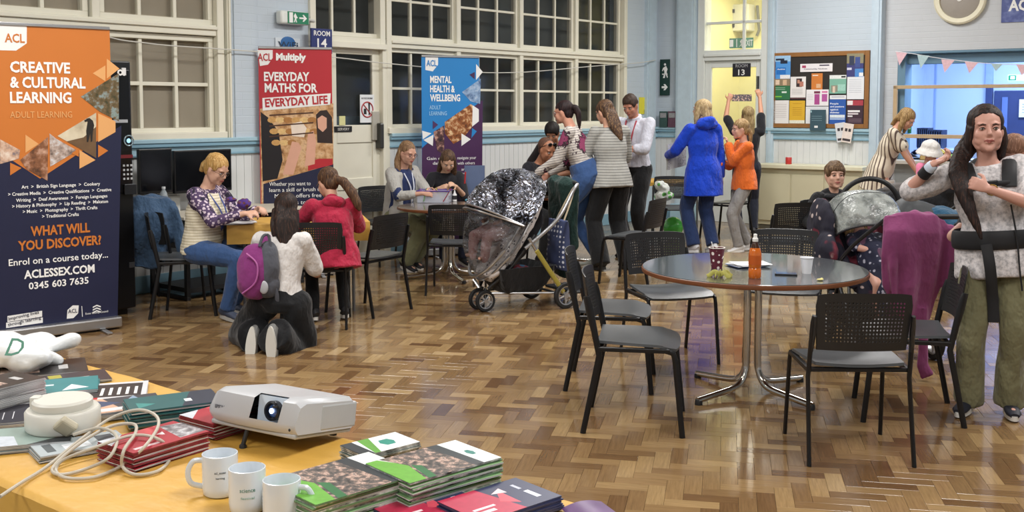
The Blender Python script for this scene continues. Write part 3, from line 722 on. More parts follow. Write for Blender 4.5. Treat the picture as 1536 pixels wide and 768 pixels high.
rows = [('Art  >  British Sign Language  >  Cookery', 32, 283, 118), ('> Creative Media  >  Creative Qualifications  >  Creative', 12, 294, 155), ('Writing  >  Deaf Awareness  >  Foreign Languages', 24, 303, 137), ('> History & Philosophy  >  Lip Reading  >  Makaton', 18, 312, 144), ('> Music  >  Photography  >  Thrift Crafts', 34, 320, 112), ('> Traditional Crafts', 63, 327, 55)]
for b_, x, y, wd_ in rows: f.txt(b_, x, y, wd_, 5, WH2, bold=.01)
f.txt('WHAT WILL', 46, 354, 89, 14, OR, bold=.03); f.txt('YOU DISCOVER?', 27, 376, 125, 14, OR, bold=.03)
f.txt('Enrol on a course today...', 13, 399, 149, 10, WH2, bold=.01); f.txt('ACLESSEX.COM', 36, 418, 106, 12, WH2, bold=.03); f.txt('0345 603 7635', 43, 434, 90, 10, WH2, bold=.02)
f.poly([(11, 474), (63, 466), (63, 475), (11, 483)], WHT); f.poly([(9, 484), (64, 476), (64, 484), (9, 492)], WHT)
f.txt('Improving lives', 13, 480.5, 46, 5, NAVY, lvl=4, sh=-.12); f.txt('through learning', 12, 489.5, 50, 5, NAVY, lvl=4, sh=-.12)
f.poly([(101, 465), (109, 458), (118, 458), (117, 470), (110, 477), (100, 478)], WHT); f.txt('ACL', 102, 470, 14, 6, NAVY, lvl=4)
f.poly([(122, 459), (123, 459), (124, 475), (123, 475)], WHT)
for k in range(3): f.poly([(139, 460+k*4), (145, 457+k*4), (151, 459+k*4), (151, 461+k*4), (145, 459+k*4), (139, 462+k*4)], WHT)
f.txt('Essex County Council', 128, 472, 34, 3, WH2)
# banner 2: red
pa = atd(394, 300, 10.30); pb = atd(500, 300, 10.50); pa = V((pa.x-.02, pa.y)); pb = V((pb.x, pb.y)); dv = pb-pa; w2 = dv.length
F2, t2 = banner('red roll-up banner reading everyday maths for everyday life', (pa.x, pa.y), dv, w2, 2.23)
RED = M('#b3242f', .5, var=.03, vs=2); sheet_panel(t2, w2, .09, 2.225, RED); f = Flat(F2, t2)
# the sheet leans a little: give it the same lower colours as the photo
L2 = F2.uz; X0 = 394; X1 = 500
f.poly([(390, 163), (500, 155), (500, 420), (394, 420)], photo_mat('photo_bakery', [(.28, '#5a3a24'), (.45, '#b98a5a'), (.58, '#d9b48a'), (.75, '#8a5a3a')], 11), 0)
f.poly([(391, 168), (402, 176), (418, 198), (424, 240), (416, 268), (394, 272)], M('#120e14', .5), 1)
f.poly([(395, 276), (500, 246), (500, 420), (396, 420)], NAVY, 1)
f.poly([(462, 243), (478, 238), (499, 238), (499, 247), (462, 256)], RED, 2)
SK = M('#d8a48c', .5, var=.05)
f.poly([(424, 262), (438, 212), (448, 214), (452, 222), (440, 262)], SK, 2); f.poly([(457, 250), (462, 200), (470, 196), (474, 210), (472, 246)], SK, 2)
f.poly([(436, 186), (452, 182), (460, 192), (456, 206), (438, 204)], M('#e8d8c8', .5), 2)
f.poly([(474, 172), (480, 166), (490, 165), (498, 176), (499, 215), (476, 214)], M('#2a1a18', .5), 2); f.poly([(476, 178), (483, 173), (490, 177), (490, 192), (484, 198), (477, 192)], SK, 3)
LOAF = [M('#c89a5c', .5, var=.2, vs=40), M('#dcb87c', .5, var=.2, vs=40), M('#a8743c', .5, var=.2, vs=40)]
for k in range(15):
    lx, ly = 408+(k % 6)*12+(k//6)*3, 180+(k//6)*17; f.poly([(lx+7*math.cos(a), ly+4.5*math.sin(a)) for a in [q*math.pi/5 for q in range(10)]], LOAF[k % 3], 1)
for k in range(3): f.poly([(404, 172+k*16), (470, 168+k*15), (470, 170+k*15), (404, 174+k*16)], M('#4a2c1c', .5), 2)
f.poly([(386, 75), (409, 75), (409, 87), (402, 97), (390, 99)], WHT, 1); f.txt('ACL', 386.5, 91, 21, 11, RED, bold=.02, lvl=4)
f.txt('Multiply', 414, 90, 45, 10, WH2, bold=.05, lvl=4)
f.txt('EVERYDAY', 396, 121, 68, 13, WH2, bold=.03, lvl=4); f.txt('MATHS FOR', 397, 138, 79, 13, WH2, bold=.03, lvl=4)
f.poly([(393.5, 147), (496, 140), (495, 157), (394, 166)], WHT, 3); f.txt('EVERYDAY LIFE', 398, 160.5, 94, 12, RED, bold=.03, lvl=6, sh=-.06)
for b_, x, y, wd_ in (('Whether you want to', 404, 279, 62), ('learn a skill or brush up', 404, 288, 80), ('Multiply offers free', 412, 297, 70), ('courses to help', 418, 307, 60), ('face it.', 430, 316, 40)): f.txt(b_, x, y, wd_, 6, WH2, lvl=5)
# banner 3: blue / purple
pa = atd(633, 260, 11.75); pb = atd(719, 260, 12.05); dv = V((pb.x-pa.x, pb.y-pa.y)); w3 = dv.length
F3, t3 = banner('blue and purple roll-up banner reading mental health and wellbeing', (pa.x, pa.y), dv, w3, 2.22)
BLU = M('#1f7fc4', .5, var=.03, vs=2); PUR = M('#43204c', .5, var=.05); sheet_panel(t3, w3, .09, 2.215, BLU); f = Flat(F3, t3)
f.poly([(633, 222), (662, 196), (724, 150), (722, 460), (632, 460)], PUR, 0)
f.poly([(638, 84), (657, 84), (657, 97), (649, 107), (638, 105)], WHT); f.txt('ACL', 639.5, 99, 15.5, 9, BLU, bold=.02, lvl=4)
f.txt('MENTAL', 645, 124, 32, 10, WH2, bold=.03); f.txt('HEALTH &', 645, 138, 37, 10, WH2, bold=.03); f.txt('WELLBEING', 645, 151.5, 45, 10, WH2, bold=.03)
f.txt('ADULT', 644, 164, 17, 6, M('#a8d4f0', .5)); f.txt('LEARNING', 644, 173, 26, 6, M('#a8d4f0', .5))
f.poly([(714, 96), (724, 108), (714, 120)], WHT, 2); f.poly([(712, 108), (712, 119), (704, 112)], PUR, 2)
f.poly([(693, 138), (721, 118), (720, 156), (706, 152)], photo_mat('photo_sea', [(.3, '#2c4a7a'), (.5, '#8aa6c8'), (.7, '#c8d4e0')], 12), 2)
f.poly([(667, 183), (706, 156), (712, 160), (708, 190), (694, 208), (680, 216), (667, 200)], photo_mat('photo_hands', [(.3, '#38180c'), (.5, '#9a5a2c'), (.65, '#e8c89a')], 16), 2)
f.poly([(709, 158), (718, 164), (718, 182), (708, 190)], WHT, 2); f.poly([(692, 200), (706, 209), (692, 219)], WHT, 2); f.poly([(708, 192), (715, 197), (707, 207)], BLU, 2)
f.poly([(633, 196), (647, 200), (634, 209)], WHT, 3); f.poly([(635, 210), (650, 202), (649, 219)], WHT, 3); f.poly([(649, 181), (657, 187), (649, 194)], M('#4a2a5a', .5), 3)
f.poly([(650, 198), (666, 188), (666, 232), (656, 226)], photo_mat('photo_face', [(.35, '#1c1420'), (.5, '#5a3a3a'), (.65, '#c89a88')], 16), 2)
for b_, x, y, wd_ in (('Gain control', 640, 240, 40), ('navigate your', 686, 239, 28), ('daily life', 649, 247, 25), ('with others', 686, 247, 26), ('and help', 692, 256, 20), ('others', 692, 262, 18)): f.txt(b_, x, y, wd_, 4.5, WH2)
# ---------------- signs on the walls
def wthing(name, label, cat, F, px, py, off=0.):
    u, z = F.uz(px, py, off); return thing(name, label, cat, F.w(u, off, z), F.rz)
GRN = M('#0f7a55', .4, var=.02); SGB = M('#1c2a66', .4, var=.02)
def signboard(name, label, cat, F, x0, y0, x1, y1, mat, off=-.012, th=.006, lip=None):
    xm = (x0+x1)/2; u0, _ = F.uz(x0, y0, off); u1, _ = F.uz(x1, y0, off); za = F.uz(xm, y0, off)[1]; zb = F.uz(xm, y1, off)[1]; uc_ = (u0+u1)/2; zc = (za+zb)/2
    t = thing(name, label, cat, F.w(uc_, off, zc), F.rz); w_, h_ = (u1-u0), (za-zb)
    MB().box(-w_/2, w_/2, 0, th, -h_/2, h_/2).build('board', mat, t, smooth=False, bevel=.001)
    return t, w_, h_
def stext(t, s, w_, x, z, cap, mat, bold=.02, al='LEFT', y=-.001):
    return text(s, cap/.7, mat, t, (x, y, z), (math.pi/2, 0, 0), width=w_, bold=bold*cap)
t = wthing('exit_sign', 'white projecting exit sign with a green face and arrow, high on the blue wall', 'sign', W1, 438, 27, -.06)
MB().box(-.17, .19, -.045, .045, -.065, .065).build('housing', M('#dfe3de', .4), t, bevel=.02)
MB().box(-.09, .17, -.05, -.044, -.058, .058).build('face', GRN, t, smooth=False)
MB().prism([(.05, -.008), (.11, -.008), (.09, -.03), (.105, -.035), (.145, 0), (.105, .035), (.09, .03), (.11, .008), (.05, .008)], -.053, -.050).build('arrow', WHT, t, smooth=False)
MB().prism([(-.075, -.05), (-.03, -.05), (-.03, .05), (-.075, .05)], -.053, -.05).build('door_symbol', WHT, t, smooth=False)
MB().prism([(-.02, -.045), (-.005, -.01), (-.02, .015), (0, .045), (.015, .02), (.03, .0), (.01, -.01), (.02, -.045), (.008, -.045), (0, -.02), (-.008, -.045)], -.053, -.05).build('figure_symbol', WHT, t, smooth=False)
MB().tube([(.19, 0, 0), (.30, .02, -.01)], .015).build('bracket', M('#cfcfc8', .4), t)
t, w_, h_ = signboard('room_sign', 'navy sign reading room 14 beside the glazed door', 'sign', W1, 467, 43, 498, 80, SGB, off=-.13, th=.02)
stext(t, 'ROOM', w_*.78, -w_*.39, h_*.21, h_*.20, WHT, y=-.003); stext(t, '14', w_*.46, -w_*.23, -h_*.26, h_*.36, WHT, y=-.003)
t, w_, h_ = signboard('wifi_sign', 'blue wifi sign on the wall above the red banner', 'sign', W1, 413, 57, 450, 76, M('#cdd6dc', .5))
MB().ell((0, -.002, .015), (w_*.3, .003, h_*.5)).build('cloud', M('#1f5f9c', .5), t); stext(t, 'WiFi', w_*.8, -w_*.4, -h_*.3, h_*.5, M('#16324e', .5), y=-.006)
t, w_, h_ = signboard('no_drinks_notice', 'white notice with a red prohibition ring on the room 14 door', 'sign', W1, 540, 142, 561, 184, M('#dfe3e6', .5), off=.02)
MB().tube([(w_*.40*math.cos(a), -.002, w_*.40*math.sin(a)-.01) for a in [k*math.pi/14 for k in range(28)]], .007, 6, close=True).build('red_ring', M('#a8252c', .5), t)
MB().tube([(-w_*.28, -.002, w_*.28-.01), (w_*.28, -.002, -w_*.28-.01)], .006, 6).build('red_bar', M('#a8252c', .5), t)
MB().prism([(-.05, -.06), (-.01, -.06), (-.015, .0), (-.05, 0)], -.002, -.001).prism([(.02, -.07), (.035, -.07), (.04, .06), (.015, .06)], -.002, -.001).build('symbol', M('#15151a', .5), t, smooth=False)
stext(t, 'NO FOOD OR DRINK', w_*.8, -w_*.4, h_*.34, h_*.06, M('#222222', .5))
t, w_, h_ = signboard('small_card', 'small pale card on the ledge of the room 14 door', 'card', W1, 509, 174, 518, 188, M('#d8d79a', .6), off=.02)
t, w_, h_ = signboard('fire_exit_sign', 'tall green fire exit sign with a running figure and arrow on the corner wall', 'sign', W2, 990, 89, 1005, 143, M('#12352f', .4), off=-.03)
MB().prism([(-.03, -.13), (.0, -.13), (.012, -.07), (.04, -.13), (.05, -.12), (.03, -.04), (.045, .0), (.02, .05), (-.03, .02), (-.045, -.02), (-.035, -.03), (-.02, 0), (-.005, -.04)], -.002, -.001).build('symbol', WHT, t, smooth=False).location = (0, 0, .12)
MB().ell((0, 0, .19), (.018, .002, .018)).prism([(-.045, .04), (.045, .04), (.045, .055), (-.045, .055)], -.002, -.001).build('symbol', WHT, t)
MB().prism([(-.05, -.16), (.0, -.16), (-.02, -.19), (.01, -.19), (.05, -.145), (.01, -.10), (-.02, -.10), (.0, -.13), (-.05, -.13)], -.002, -.001).build('arrow', WHT, t, smooth=False)
t, w_, h_ = signboard('warning_notice', 'yellow camera notice on the wall behind the man in the white shirt', 'sign', W1, 959, 146, 981, 171, M('#ddd43c', .5), off=-.01)
MB().prism([(-.06, .0), (-.02, .05), (.05, .09), (.06, .07), (.02, .03), (-.02, .0), (-.02, -.03), (-.04, -.03)], -.002, -.001).build('camera_symbol', M('#1a1a12', .5), t, smooth=False)
for k in range(3): MB().box(-.08, .08, -.002, -.001, -.07-.022*k, -.062-.022*k).build('text_line', M('#55501c', .5), t, smooth=False)
for k, (x, c1_, lb) in enumerate(((995, '#2f4a46', 'dark green'), (1008, '#5a3a4a', 'dark plum'))):
    t, w_, h_ = signboard('wall_dispenser', f'small {lb} leaflet on the corner wall above the blue rail', 'leaflet', W2, x-6, 167, x+5.5, 191, M(c1_, .5, var=.3, vs=30), off=-.09, th=.03)
    MB().box(-w_*.4, w_*.4, -.002, 0, h_*.1, h_*.4).build('picture', M('#8a8a8c', .5, var=.4, vs=50), t, smooth=False)
t, w_, h_ = signboard('room_sign', 'dark sign reading room 13 on the glazed door', 'sign', W2, 1099, 95, 1126, 115, M('#24242c', .4), off=.02)
stext(t, '13', w_*.36, -w_*.18, -h_*.38, h_*.42, WHT); stext(t, 'ROOM', w_*.66, -w_*.33, h_*.2, h_*.24, M('#b0b0b4', .5), bold=.0)
t, w_, h_ = signboard('exit_sign', 'green exit sign behind the glass above the room 13 door', 'sign', W2, 1094, 57, 1130, 72, GRN, off=.12)
MB().box(-w_*.48, -w_*.33, -.002, 0, -h_*.35, h_*.35).box(-w_*.2, -w_*.17, -.002, 0, -h_*.4, h_*.4).build('door_symbol', WHT, t, smooth=False)
MB().prism([(-.03, -.06), (0, -.01), (-.02, .02), (.01, .06), (.03, .02), (.05, .0), (.02, -.01), (.03, -.06), (.01, -.06), (0, -.03)], -.002, -.001).build('figure_symbol', WHT, t, smooth=False)
stext(t, 'EXIT', w_*.34, w_*.14, -h_*.3, h_*.6, WHT)
# ---------------- notice board
CORKF = M('#8f6232', .5, var=.12); u0, z0 = W2.uz(1157, 191, -.03); u1, z1 = W2.uz(1305, 77, -.03); zt = W2.uz(1232, 77.5, -.03)[1]; zb = W2.uz(1232, 192, -.03)[1]
t = thing('notice_board', 'brown-framed dark notice board covered with posters on the back wall', 'notice board', W2.w(u0, -.03, zb), W2.rz); bw, bh = u1-u0, zt-zb
MB().box(.05, bw-.05, .0, .03, .05, bh-.05).build('board', M('#2b2724', .8, var=.08), t, smooth=False)
for nm, b4 in (('frame_side', (0, .06, 0, bh)), ('frame_side', (bw-.06, bw, 0, bh)), ('frame_rail', (.06, bw-.06, 0, .06)), ('frame_rail', (.06, bw-.06, bh-.06, bh))):
    MB().box(b4[0], b4[1], -.012, .03, b4[2], b4[3]).build(nm, CORKF, t, smooth=False, bevel=.004)
def nb(px, py): return px/1.0, py/1.0
def poster(label, x0, y0, x1, y1, base, bits, cat='poster', off=-.042):
    X = lambda x: 1150+x/5.906
    Y = lambda y: 70+y/5.906
    tt, pw, ph = signboard('poster', label, cat, W2, X(x0), Y(y0), X(x1), Y(y1), base if not isinstance(base, str) else M(base, .55, var=.03), off=off, th=.002)
    tt['group'] = 'posters on the notice board'
    for k, b in enumerate(bits):
        if isinstance(b[0], str) and b[0] == 'T': stext(tt, b[1], pw*b[4], pw*(b[2]-.5), ph*(.5-b[3]), ph*b[5], M(b[6], .5, var=0)); continue
        a, bb, c_, d_, col = b; MB().box(pw*(a-.5), pw*(c_-.5), -.001-.0001*k, 0, ph*(.5-d_), ph*(.5-bb)).build('print', M(col, .55, var=.15, vs=60), tt, smooth=False)
    return tt
lines = lambda x0, x1, ys, col: [(x0, y, x1, y+.018, col) for y in ys]
poster('blue poster with a dancer at the top left of the notice board', 75, 80, 213, 288, '#4d93d8', [(0, .0, 1, .25, '#9cc4ea'), (.05, .12, .6, .2, '#16243c'), (.35, .2, .8, .34, '#16243c'), (.1, .5, .7, .8, '#1f6fc0'), (.35, .82, .98, .98, '#e8ecf0'), ('T', 'Active', .15, .6, .5, .06, '#f0f0f0')])
poster('white strip with a logo at the top middle of the notice board', 298, 150, 584, 222, '#e6e2e4', [(.06, .2, .18, .5, '#a83a60'), (.6, .15, .9, .3, '#4a4458'), ('T', 'Community Notices', .12, .72, .72, .17, '#55505c')])
poster('poster with people over purple and blue, top right of the notice board', 712, 60, 860, 268, '#3a3c74', [(0, 0, 1, .42, '#8a8468'), (.15, .1, .45, .5, '#2c3650'), (.5, .15, .8, .6, '#3a4c8a'), (.5, .65, 1, 1, '#4a86c8'), (.02, .6, .3, .7, '#c8c8dc'), (.75, .82, 1, .98, '#e4e8f0')])
poster('white poster with two smiling faces, left middle of the notice board', 212, 266, 348, 464, '#e6e2e0', [(.38, .08, .75, .46, '#3a2a2c'), (.45, .14, .6, .3, '#c08a74'), (.6, .22, .85, .44, '#b87a68'), (0, .93, 1, 1, '#5a3a3c')]+lines(.1, .8, (.55, .62, .69, .76), '#a8a4a6'))
poster('small orange poster in the middle of the notice board', 398, 236, 496, 380, '#cc7a34', [(.1, .1, .6, .16, '#f0e0d0'), (.45, .65, .85, .9, '#dcb088')])
poster('green poster with a photograph strip at the left of the notice board', 65, 285, 208, 470, '#2c7048', [(0, 0, 1, .33, '#8c7a60'), (.1, .05, .35, .28, '#e0c8b0'), (.55, .05, .8, .3, '#d0b090'), (.5, .6, .8, .68, '#d8e8dc'), (.1, .82, .5, .88, '#7ac040')]+lines(.1, .7, (.42, .5), '#b8d8c0'))
poster('white poster with pink columns in the centre of the notice board', 352, 380, 550, 524, '#e8e6e8', [(.35, .1, .62, .24, '#74304c'), (.37, .28, .6, .92, '#a8488a'), (.7, .1, .95, .2, '#d070a0'), (.7, .28, .94, .74, '#b0569a')]+lines(.05, .3, (.3, .4, .5, .6), '#c0bcc4'))
poster('green and white landscape poster, right middle of the notice board', 558, 252, 706, 416, '#7ab09c', [(0, 0, 1, .2, '#e0e4e2'), (.7, .05, .96, .14, '#2a2a2e'), (.1, .55, .5, .9, '#8a8a7a'), (.5, .5, .95, .85, '#9ccabc'), (.2, .6, .35, .95, '#d8c4b0')])
poster('plain white letter at the right side of the notice board', 714, 264, 864, 466, '#dfe2e6', lines(.12, .85, (.12, .2, .28, .36, .44, .52, .6, .68), '#b8bcc4'))
poster('plain white letter at the bottom left of the notice board', 62, 476, 198, 680, '#e6e4e2', lines(.12, .85, (.16, .24, .32, .4, .48, .56, .64, .72), '#c0b8b8'))
poster('yellow poster at the bottom left of the notice board', 203, 478, 340, 680, '#d8ac30', [(0, .86, 1, 1, '#e8e4d0')]+lines(.2, .8, (.12, .3, .38, .46, .54, .62), '#b88a20'))
poster('white backing sheet behind the dark leaflet holder on the notice board', 347, 530, 548, 682, '#e2e4e6', lines(.05, .95, (.08,), '#b0b4b8'))
poster('blue poster with white text lines at the bottom right of the notice board', 556, 468, 702, 686, '#2858a8', [('T', 'People', .06, .2, .5, .07, '#eef2f8'), ('T', 'and passions', .06, .32, .84, .07, '#eef2f8'), ('T', 'against', .06, .44, .5, .07, '#eef2f8'), ('T', 'diabetes', .06, .56, .55, .07, '#eef2f8'), (.05, .62, .95, .74, '#d8e2f0'), (.05, .76, .95, .82, '#a8c0e0')])
poster('white narrow notice above the blue poster on the notice board', 560, 430, 704, 466, '#e4e6ea', [(.1, .35, .9, .5, '#8a8c98')], off=-.043)
poster('maroon poster with white bands at the bottom right of the notice board', 714, 474, 856, 686, '#3a2432', [(.0, .0, 1, .22, '#a83a48'), (.0, .02, .35, .2, '#e8e0e0'), (.05, .42, .8, .5, '#e8e4e6'), (.05, .54, .7, .6, '#d8d0d4'), (.05, .64, .35, .7, '#e8e4e6')]+lines(.1, .9, (.78, .84, .9), '#8a7480'))
t = poster('dark teal leaflet holder hanging at the bottom edge of the notice board', 386, 558, 526, 745, '#34505c', [(.28, .76, .5, .86, '#e4e8ea'), (.02, .04, .1, .14, '#9cc0c8')]+lines(.1, .75, (.3, .4, .5), '#7a98a2'), cat='leaflet holder', off=-.10)
for k, (x, y, c1_, lb) in enumerate(((1262, 199, '#d4d6da', 'white leaflet pinned below the notice board, the left one of the pair'), (1272, 200, '#e0d4cc', 'white leaflet pinned below the notice board, the right one of the pair'))):
    t, pw, ph = signboard('leaflet', lb, 'leaflet', W2, x-8, y-15, x+7, y+14, M(c1_, .55, var=.1, vs=30), off=-.09-.01*k, th=.003); t.rotation_euler.y = -.15*(1-2*k)
    MB().box(-pw*.3, -pw*.05, -.001, 0, .02, .06).box(pw*.05, pw*.3, -.001, 0, .02, .06).box(-pw*.4, pw*.4, -.001, 0, -ph*.42, -ph*.3).build('print', M('#3a3438', .5, var=.1), t, smooth=False)
u_, z_ = W2.uz(1268, 215, -.06); o = MB().box(u_-.02, u_+.02, -.03, 0, .9, 1.4).build('trim_17', BOARD, smooth=False, bevel=.003); o.matrix_world = W2.mx; struct(o)
# console unit below the board
ua, ub_ = W2.u(1150)+.03, W2.uz(1296, 250, -.4)[0]; zc = W2.uz(1180, 247, -.42)[1]
CU = M('#c6c0a2', .55, var=.05, vs=2)
t = thing('console_unit', 'cream panelled cabinet with an overhanging top under the notice board', 'cabinet', W2.w(ua, 0, 0), W2.rz); L_ = ub_-ua
MB().box(0, L_, -.46, -.03, zc-.055, zc).build('worktop', M('#d6d2b6', .5, var=.04), t, smooth=False, bevel=.008)
MB().box(.03, L_-.02, -.40, -.03, .06, zc-.055).build('body', CU, t, smooth=False, bevel=.004)
nd = 3
for k in range(nd):
    x0_ = .05+k*(L_-.09)/nd; MB().box(x0_, x0_+(L_-.09)/nd-.02, -.418, -.40, .12, zc-.13).build('door', CU, t, smooth=False, bevel=.004)
MB().box(.05, L_-.04, -.39, -.05, 0, .06).build('plinth', M('#5a5648', .6), t, smooth=False)
u_, z_ = W2.uz(1182, 247, -.3)
t = thing('red_tin', 'small red tin on the cream cabinet', 'tin', W2.w(u_, -.28, zc)); MB().lathe([(.04, 0), (.042, .005), (.042, .09), (.038, .095)], n=20).build('tin_body', M('#b8302c', .4), t); MB().lathe([(.036, .095), (.034, .10)], n=20).build('lid', M('#d8d0d0', .4), t)
# round disc high on the right wall and blue sign
u_, z_ = W3.uz(1441, -1, 0)
t = thing('wall_disc', 'round cream-rimmed disc, like a clock, high on the wall above the kitchen hatch', 'clock', W3.w(u_, 0, z_), W3.rz)
rr = .315; pr = MB().lathe([(rr, 0), (rr, .05), (rr-.02, .065), (rr-.07, .06), (rr-.075, .045), (rr-.075, 0)], n=48, cap=False).build('rim', M('#d8d2b8', .4), t); pr.rotation_euler.x = math.pi/2
pr = MB().lathe([(rr-.07, .0), (rr-.07, .03), (rr-.12, .045), (.04, .055), (.001, .055)], n=48, cap=False).build('face', M('#968f86', .5), t); pr.rotation_euler.x = math.pi/2
pr = MB().lathe([(.035, .05), (.03, .065), (.001, .068)], n=24, cap=False).build('hub', M('#e4e2dc', .4), t); pr.rotation_euler.x = math.pi/2
t, w_, h_ = signboard('wall_sign', 'blue wall sign starting with the letters AC in the top right corner', 'sign', W3, 1503, -12, 1640, 31, photo_mat('sign_print', [(.3, '#2c3866'), (.5, '#4a5690'), (.62, '#7a88b8'), (.75, '#a8b0cc')], 3))
stext(t, 'ACL', .30, -w_/2+.08, -.03, .13, WHT, bold=.05)
# bunting
t = thing('bunting', 'string of pink and pale blue pennant bunting hung across the kitchen hatch', 'bunting', W3.w(0, -.06, 0), W3.rz)
bp = [W3.uz(x, y, -.06) for x, y in ((1343, 77), (1372, 81), (1400, 86), (1440, 91), (1480, 95), (1536, 97), (1620, 96), (1720, 88))]
MB().tube([(u, 0, z) for u, z in bp], .005, 6, smooth=4).build('cord', M('#d8d8dc', .7), t)
PK = M('#d8b4bc', .8, var=.12, vs=40); PG = M('#a8c0c4', .8, var=.1, vs=40)
for k, (a, b, tip, ty, y) in enumerate(((1344, 1361, 1349, 98, 78), (1376, 1394, 1381, 103, 82), (1412, 1432, 1417, 109, 89), (1447, 1468, 1454, 110, 92), (1486, 1504, 1494, 107, 95), (1524, 1544, 1533, 114, 96), (1562, 1582, 1572, 114, 96), (1600, 1620, 1610, 113, 95))):
    A = W3.uz(a, y, -.06); B = W3.uz(b, y+1.5, -.06); T_ = W3.uz(tip, ty, -.06)
    MB().prism([(A[0], A[1]), (T_[0], T_[1]), (B[0], B[1])][::1], -.006+.002*(k % 2), -.003+.002*(k % 2)).build('pennant', (PK, PG, PK, PK, PG, PK, PG, PK)[k], t, smooth=False)
# signs and goods in the kitchen
t, w_, h_ = signboard('exit_sign', 'green and white exit sign inside the kitchen, above its dark blue door', 'sign', W3, 1512, 112, 1552, 121, M('#dfe6ea', .4), off=2.4)
MB().box(-w_*.48, -w_*.18, -.002, 0, -h_*.42, h_*.42).build('green_field', GRN, t, smooth=False); MB().box(-w_*.40, -w_*.24, -.004, -.002, -h_*.25, h_*.25).build('door_symbol', WHT, t, smooth=False)
t, w_, h_ = signboard('door_notice', 'white paper notice on the dark blue kitchen door', 'notice', W3, 1529, 149, 1560, 176, M('#dfe2ea', .6), off=kd-.09)
for k in range(4): MB().box(-w_*.35, w_*.2, -.001, 0, h_*(.2-.15*k), h_*(.24-.15*k)).build('text_line', M('#9a9eaa', .5), t, smooth=False)
DKB = M('#26304a', .4)
for k, (a, b, y0_, y1_, lb) in enumerate(((1376, 1391, 192, 221, 'left of the two dark kitchen racks behind the hatch'), (1394, 1412, 195, 221, 'right of the two dark kitchen racks behind the hatch'))):
    u0_, _ = W3.uz(a, 200, 1.9); u1_, _ = W3.uz(b, 200, 1.9); z0_ = W3.uz(a, y1_, 1.9)[1]; z1_ = W3.uz(a, y0_, 1.9)[1]
    t = thing('plate_rack', lb, 'rack', W3.w(u0_, 1.9, 0), W3.rz); ww = u1_-u0_
    MB().box(0, ww, 0, .3, z0_-.02, z0_).box(0, ww, 0, .3, z1_-.02, z1_).build('shelf', DKB, t, smooth=False)
    for q in range(6): MB().box(ww*q/5-.008, ww*q/5+.008, 0, .3, z0_, z1_).build('divider', DKB, t, smooth=False)
    if k == 0: kz = z0_
o = MB().box(h0-.2, h0+4, 1.6, 2.6, kz-.12, kz-.02).build('trim_18', M('#9fb0cc', .4), smooth=False); o.matrix_world = W3.mx; struct(o)
t, w_, h_ = signboard('kitchen_notice', 'small green notice behind the head of the woman in the striped dress', 'notice', W3, 1356, 185, 1367, 200, M('#2a7a50', .5), off=.2, th=.02)
MB().box(-w_*.4, w_*.4, -.002, 0, -h_*.1, h_*.1).build('text_line', M('#c8dca0', .5), t, smooth=False)
# counter goods
cz = hz0
def cpt(px, py, y): return W3.w(W3.uz(px, 215, y)[0], y, cz)
t = thing('fruit_tray', 'wicker tray of bananas and apples on the hatch counter', 'tray', cpt(1408, 226, .0), W3.rz)
MB().box(-.20, .20, -.12, .12, 0, .012).box(-.20, .20, -.12, -.11, 0, .06).box(-.2, .2, .11, .12, 0, .06).box(-.2, -.19, -.12, .12, 0, .06).box(.19, .2, -.12, .12, 0, .06).build('tray', M('#b0935a', .7, var=.2, vs=60), t, smooth=False)
BAN = M('#c8b83c', .5, var=.1)
for k in range(4):
    q = [V((-.13+.03*k, -.05+.02*k, .05+.015*k)), V((-.05+.03*k, -.02+.02*k, .10+.012*k)), V((.05+.02*k, .0+.01*k, .09))]
    tag(MB().tube(spline(q, 5), .017, 8).build('banana', BAN), 'yellow banana in the fruit tray on the hatch counter', 'banana', 'bananas in the tray').matrix_world = Matrix.Translation(cpt(1404, 226, .0)) @ Matrix.Rotation(W3.rz, 4, 'Z')
for k in range(3):
    tag(MB().ell((.10+.03*k, -.06+.06*k, .05), (.035, .035, .032)).build('apple', M('#7fae3c', .35, var=.1)), 'green apple in the fruit tray on the hatch counter', 'apple', 'apples in the tray').matrix_world = Matrix.Translation(cpt(1408, 226, .0)) @ Matrix.Rotation(W3.rz, 4, 'Z')
def sheet_thing(name, label, cat, px, y, w_, d_, h_, col, rz=0):
    t = thing(name, label, cat, cpt(px, 226, y), W3.rz+rz)
    MB().sheet(lambda u, v: ((u-.5)*w_, (v-.5)*d_, h_*(.6+.4*math.sin(u*9+v*4))*math.sin(math.pi*min(1, max(0, u)))**.4+.003), 14, 8, .004).build('cloth', cloth(col), t); return t
sheet_thing('folded_cloth', 'pale blue folded cloth on the hatch counter', 'cloth', 1385, .25, .5, .3, .10, '#8aa0cc')
sheet_thing('folded_cloth', 'dark blue folded cloth on the hatch counter beside the fruit tray', 'cloth', 1400, .5, .6, .25, .15, '#2c3c6c', .1)
sheet_thing('blue_tray', 'bright blue plastic tray at the near edge of the hatch counter', 'tray', 1412, -.2, .35, .2, .05, '#3858a8')
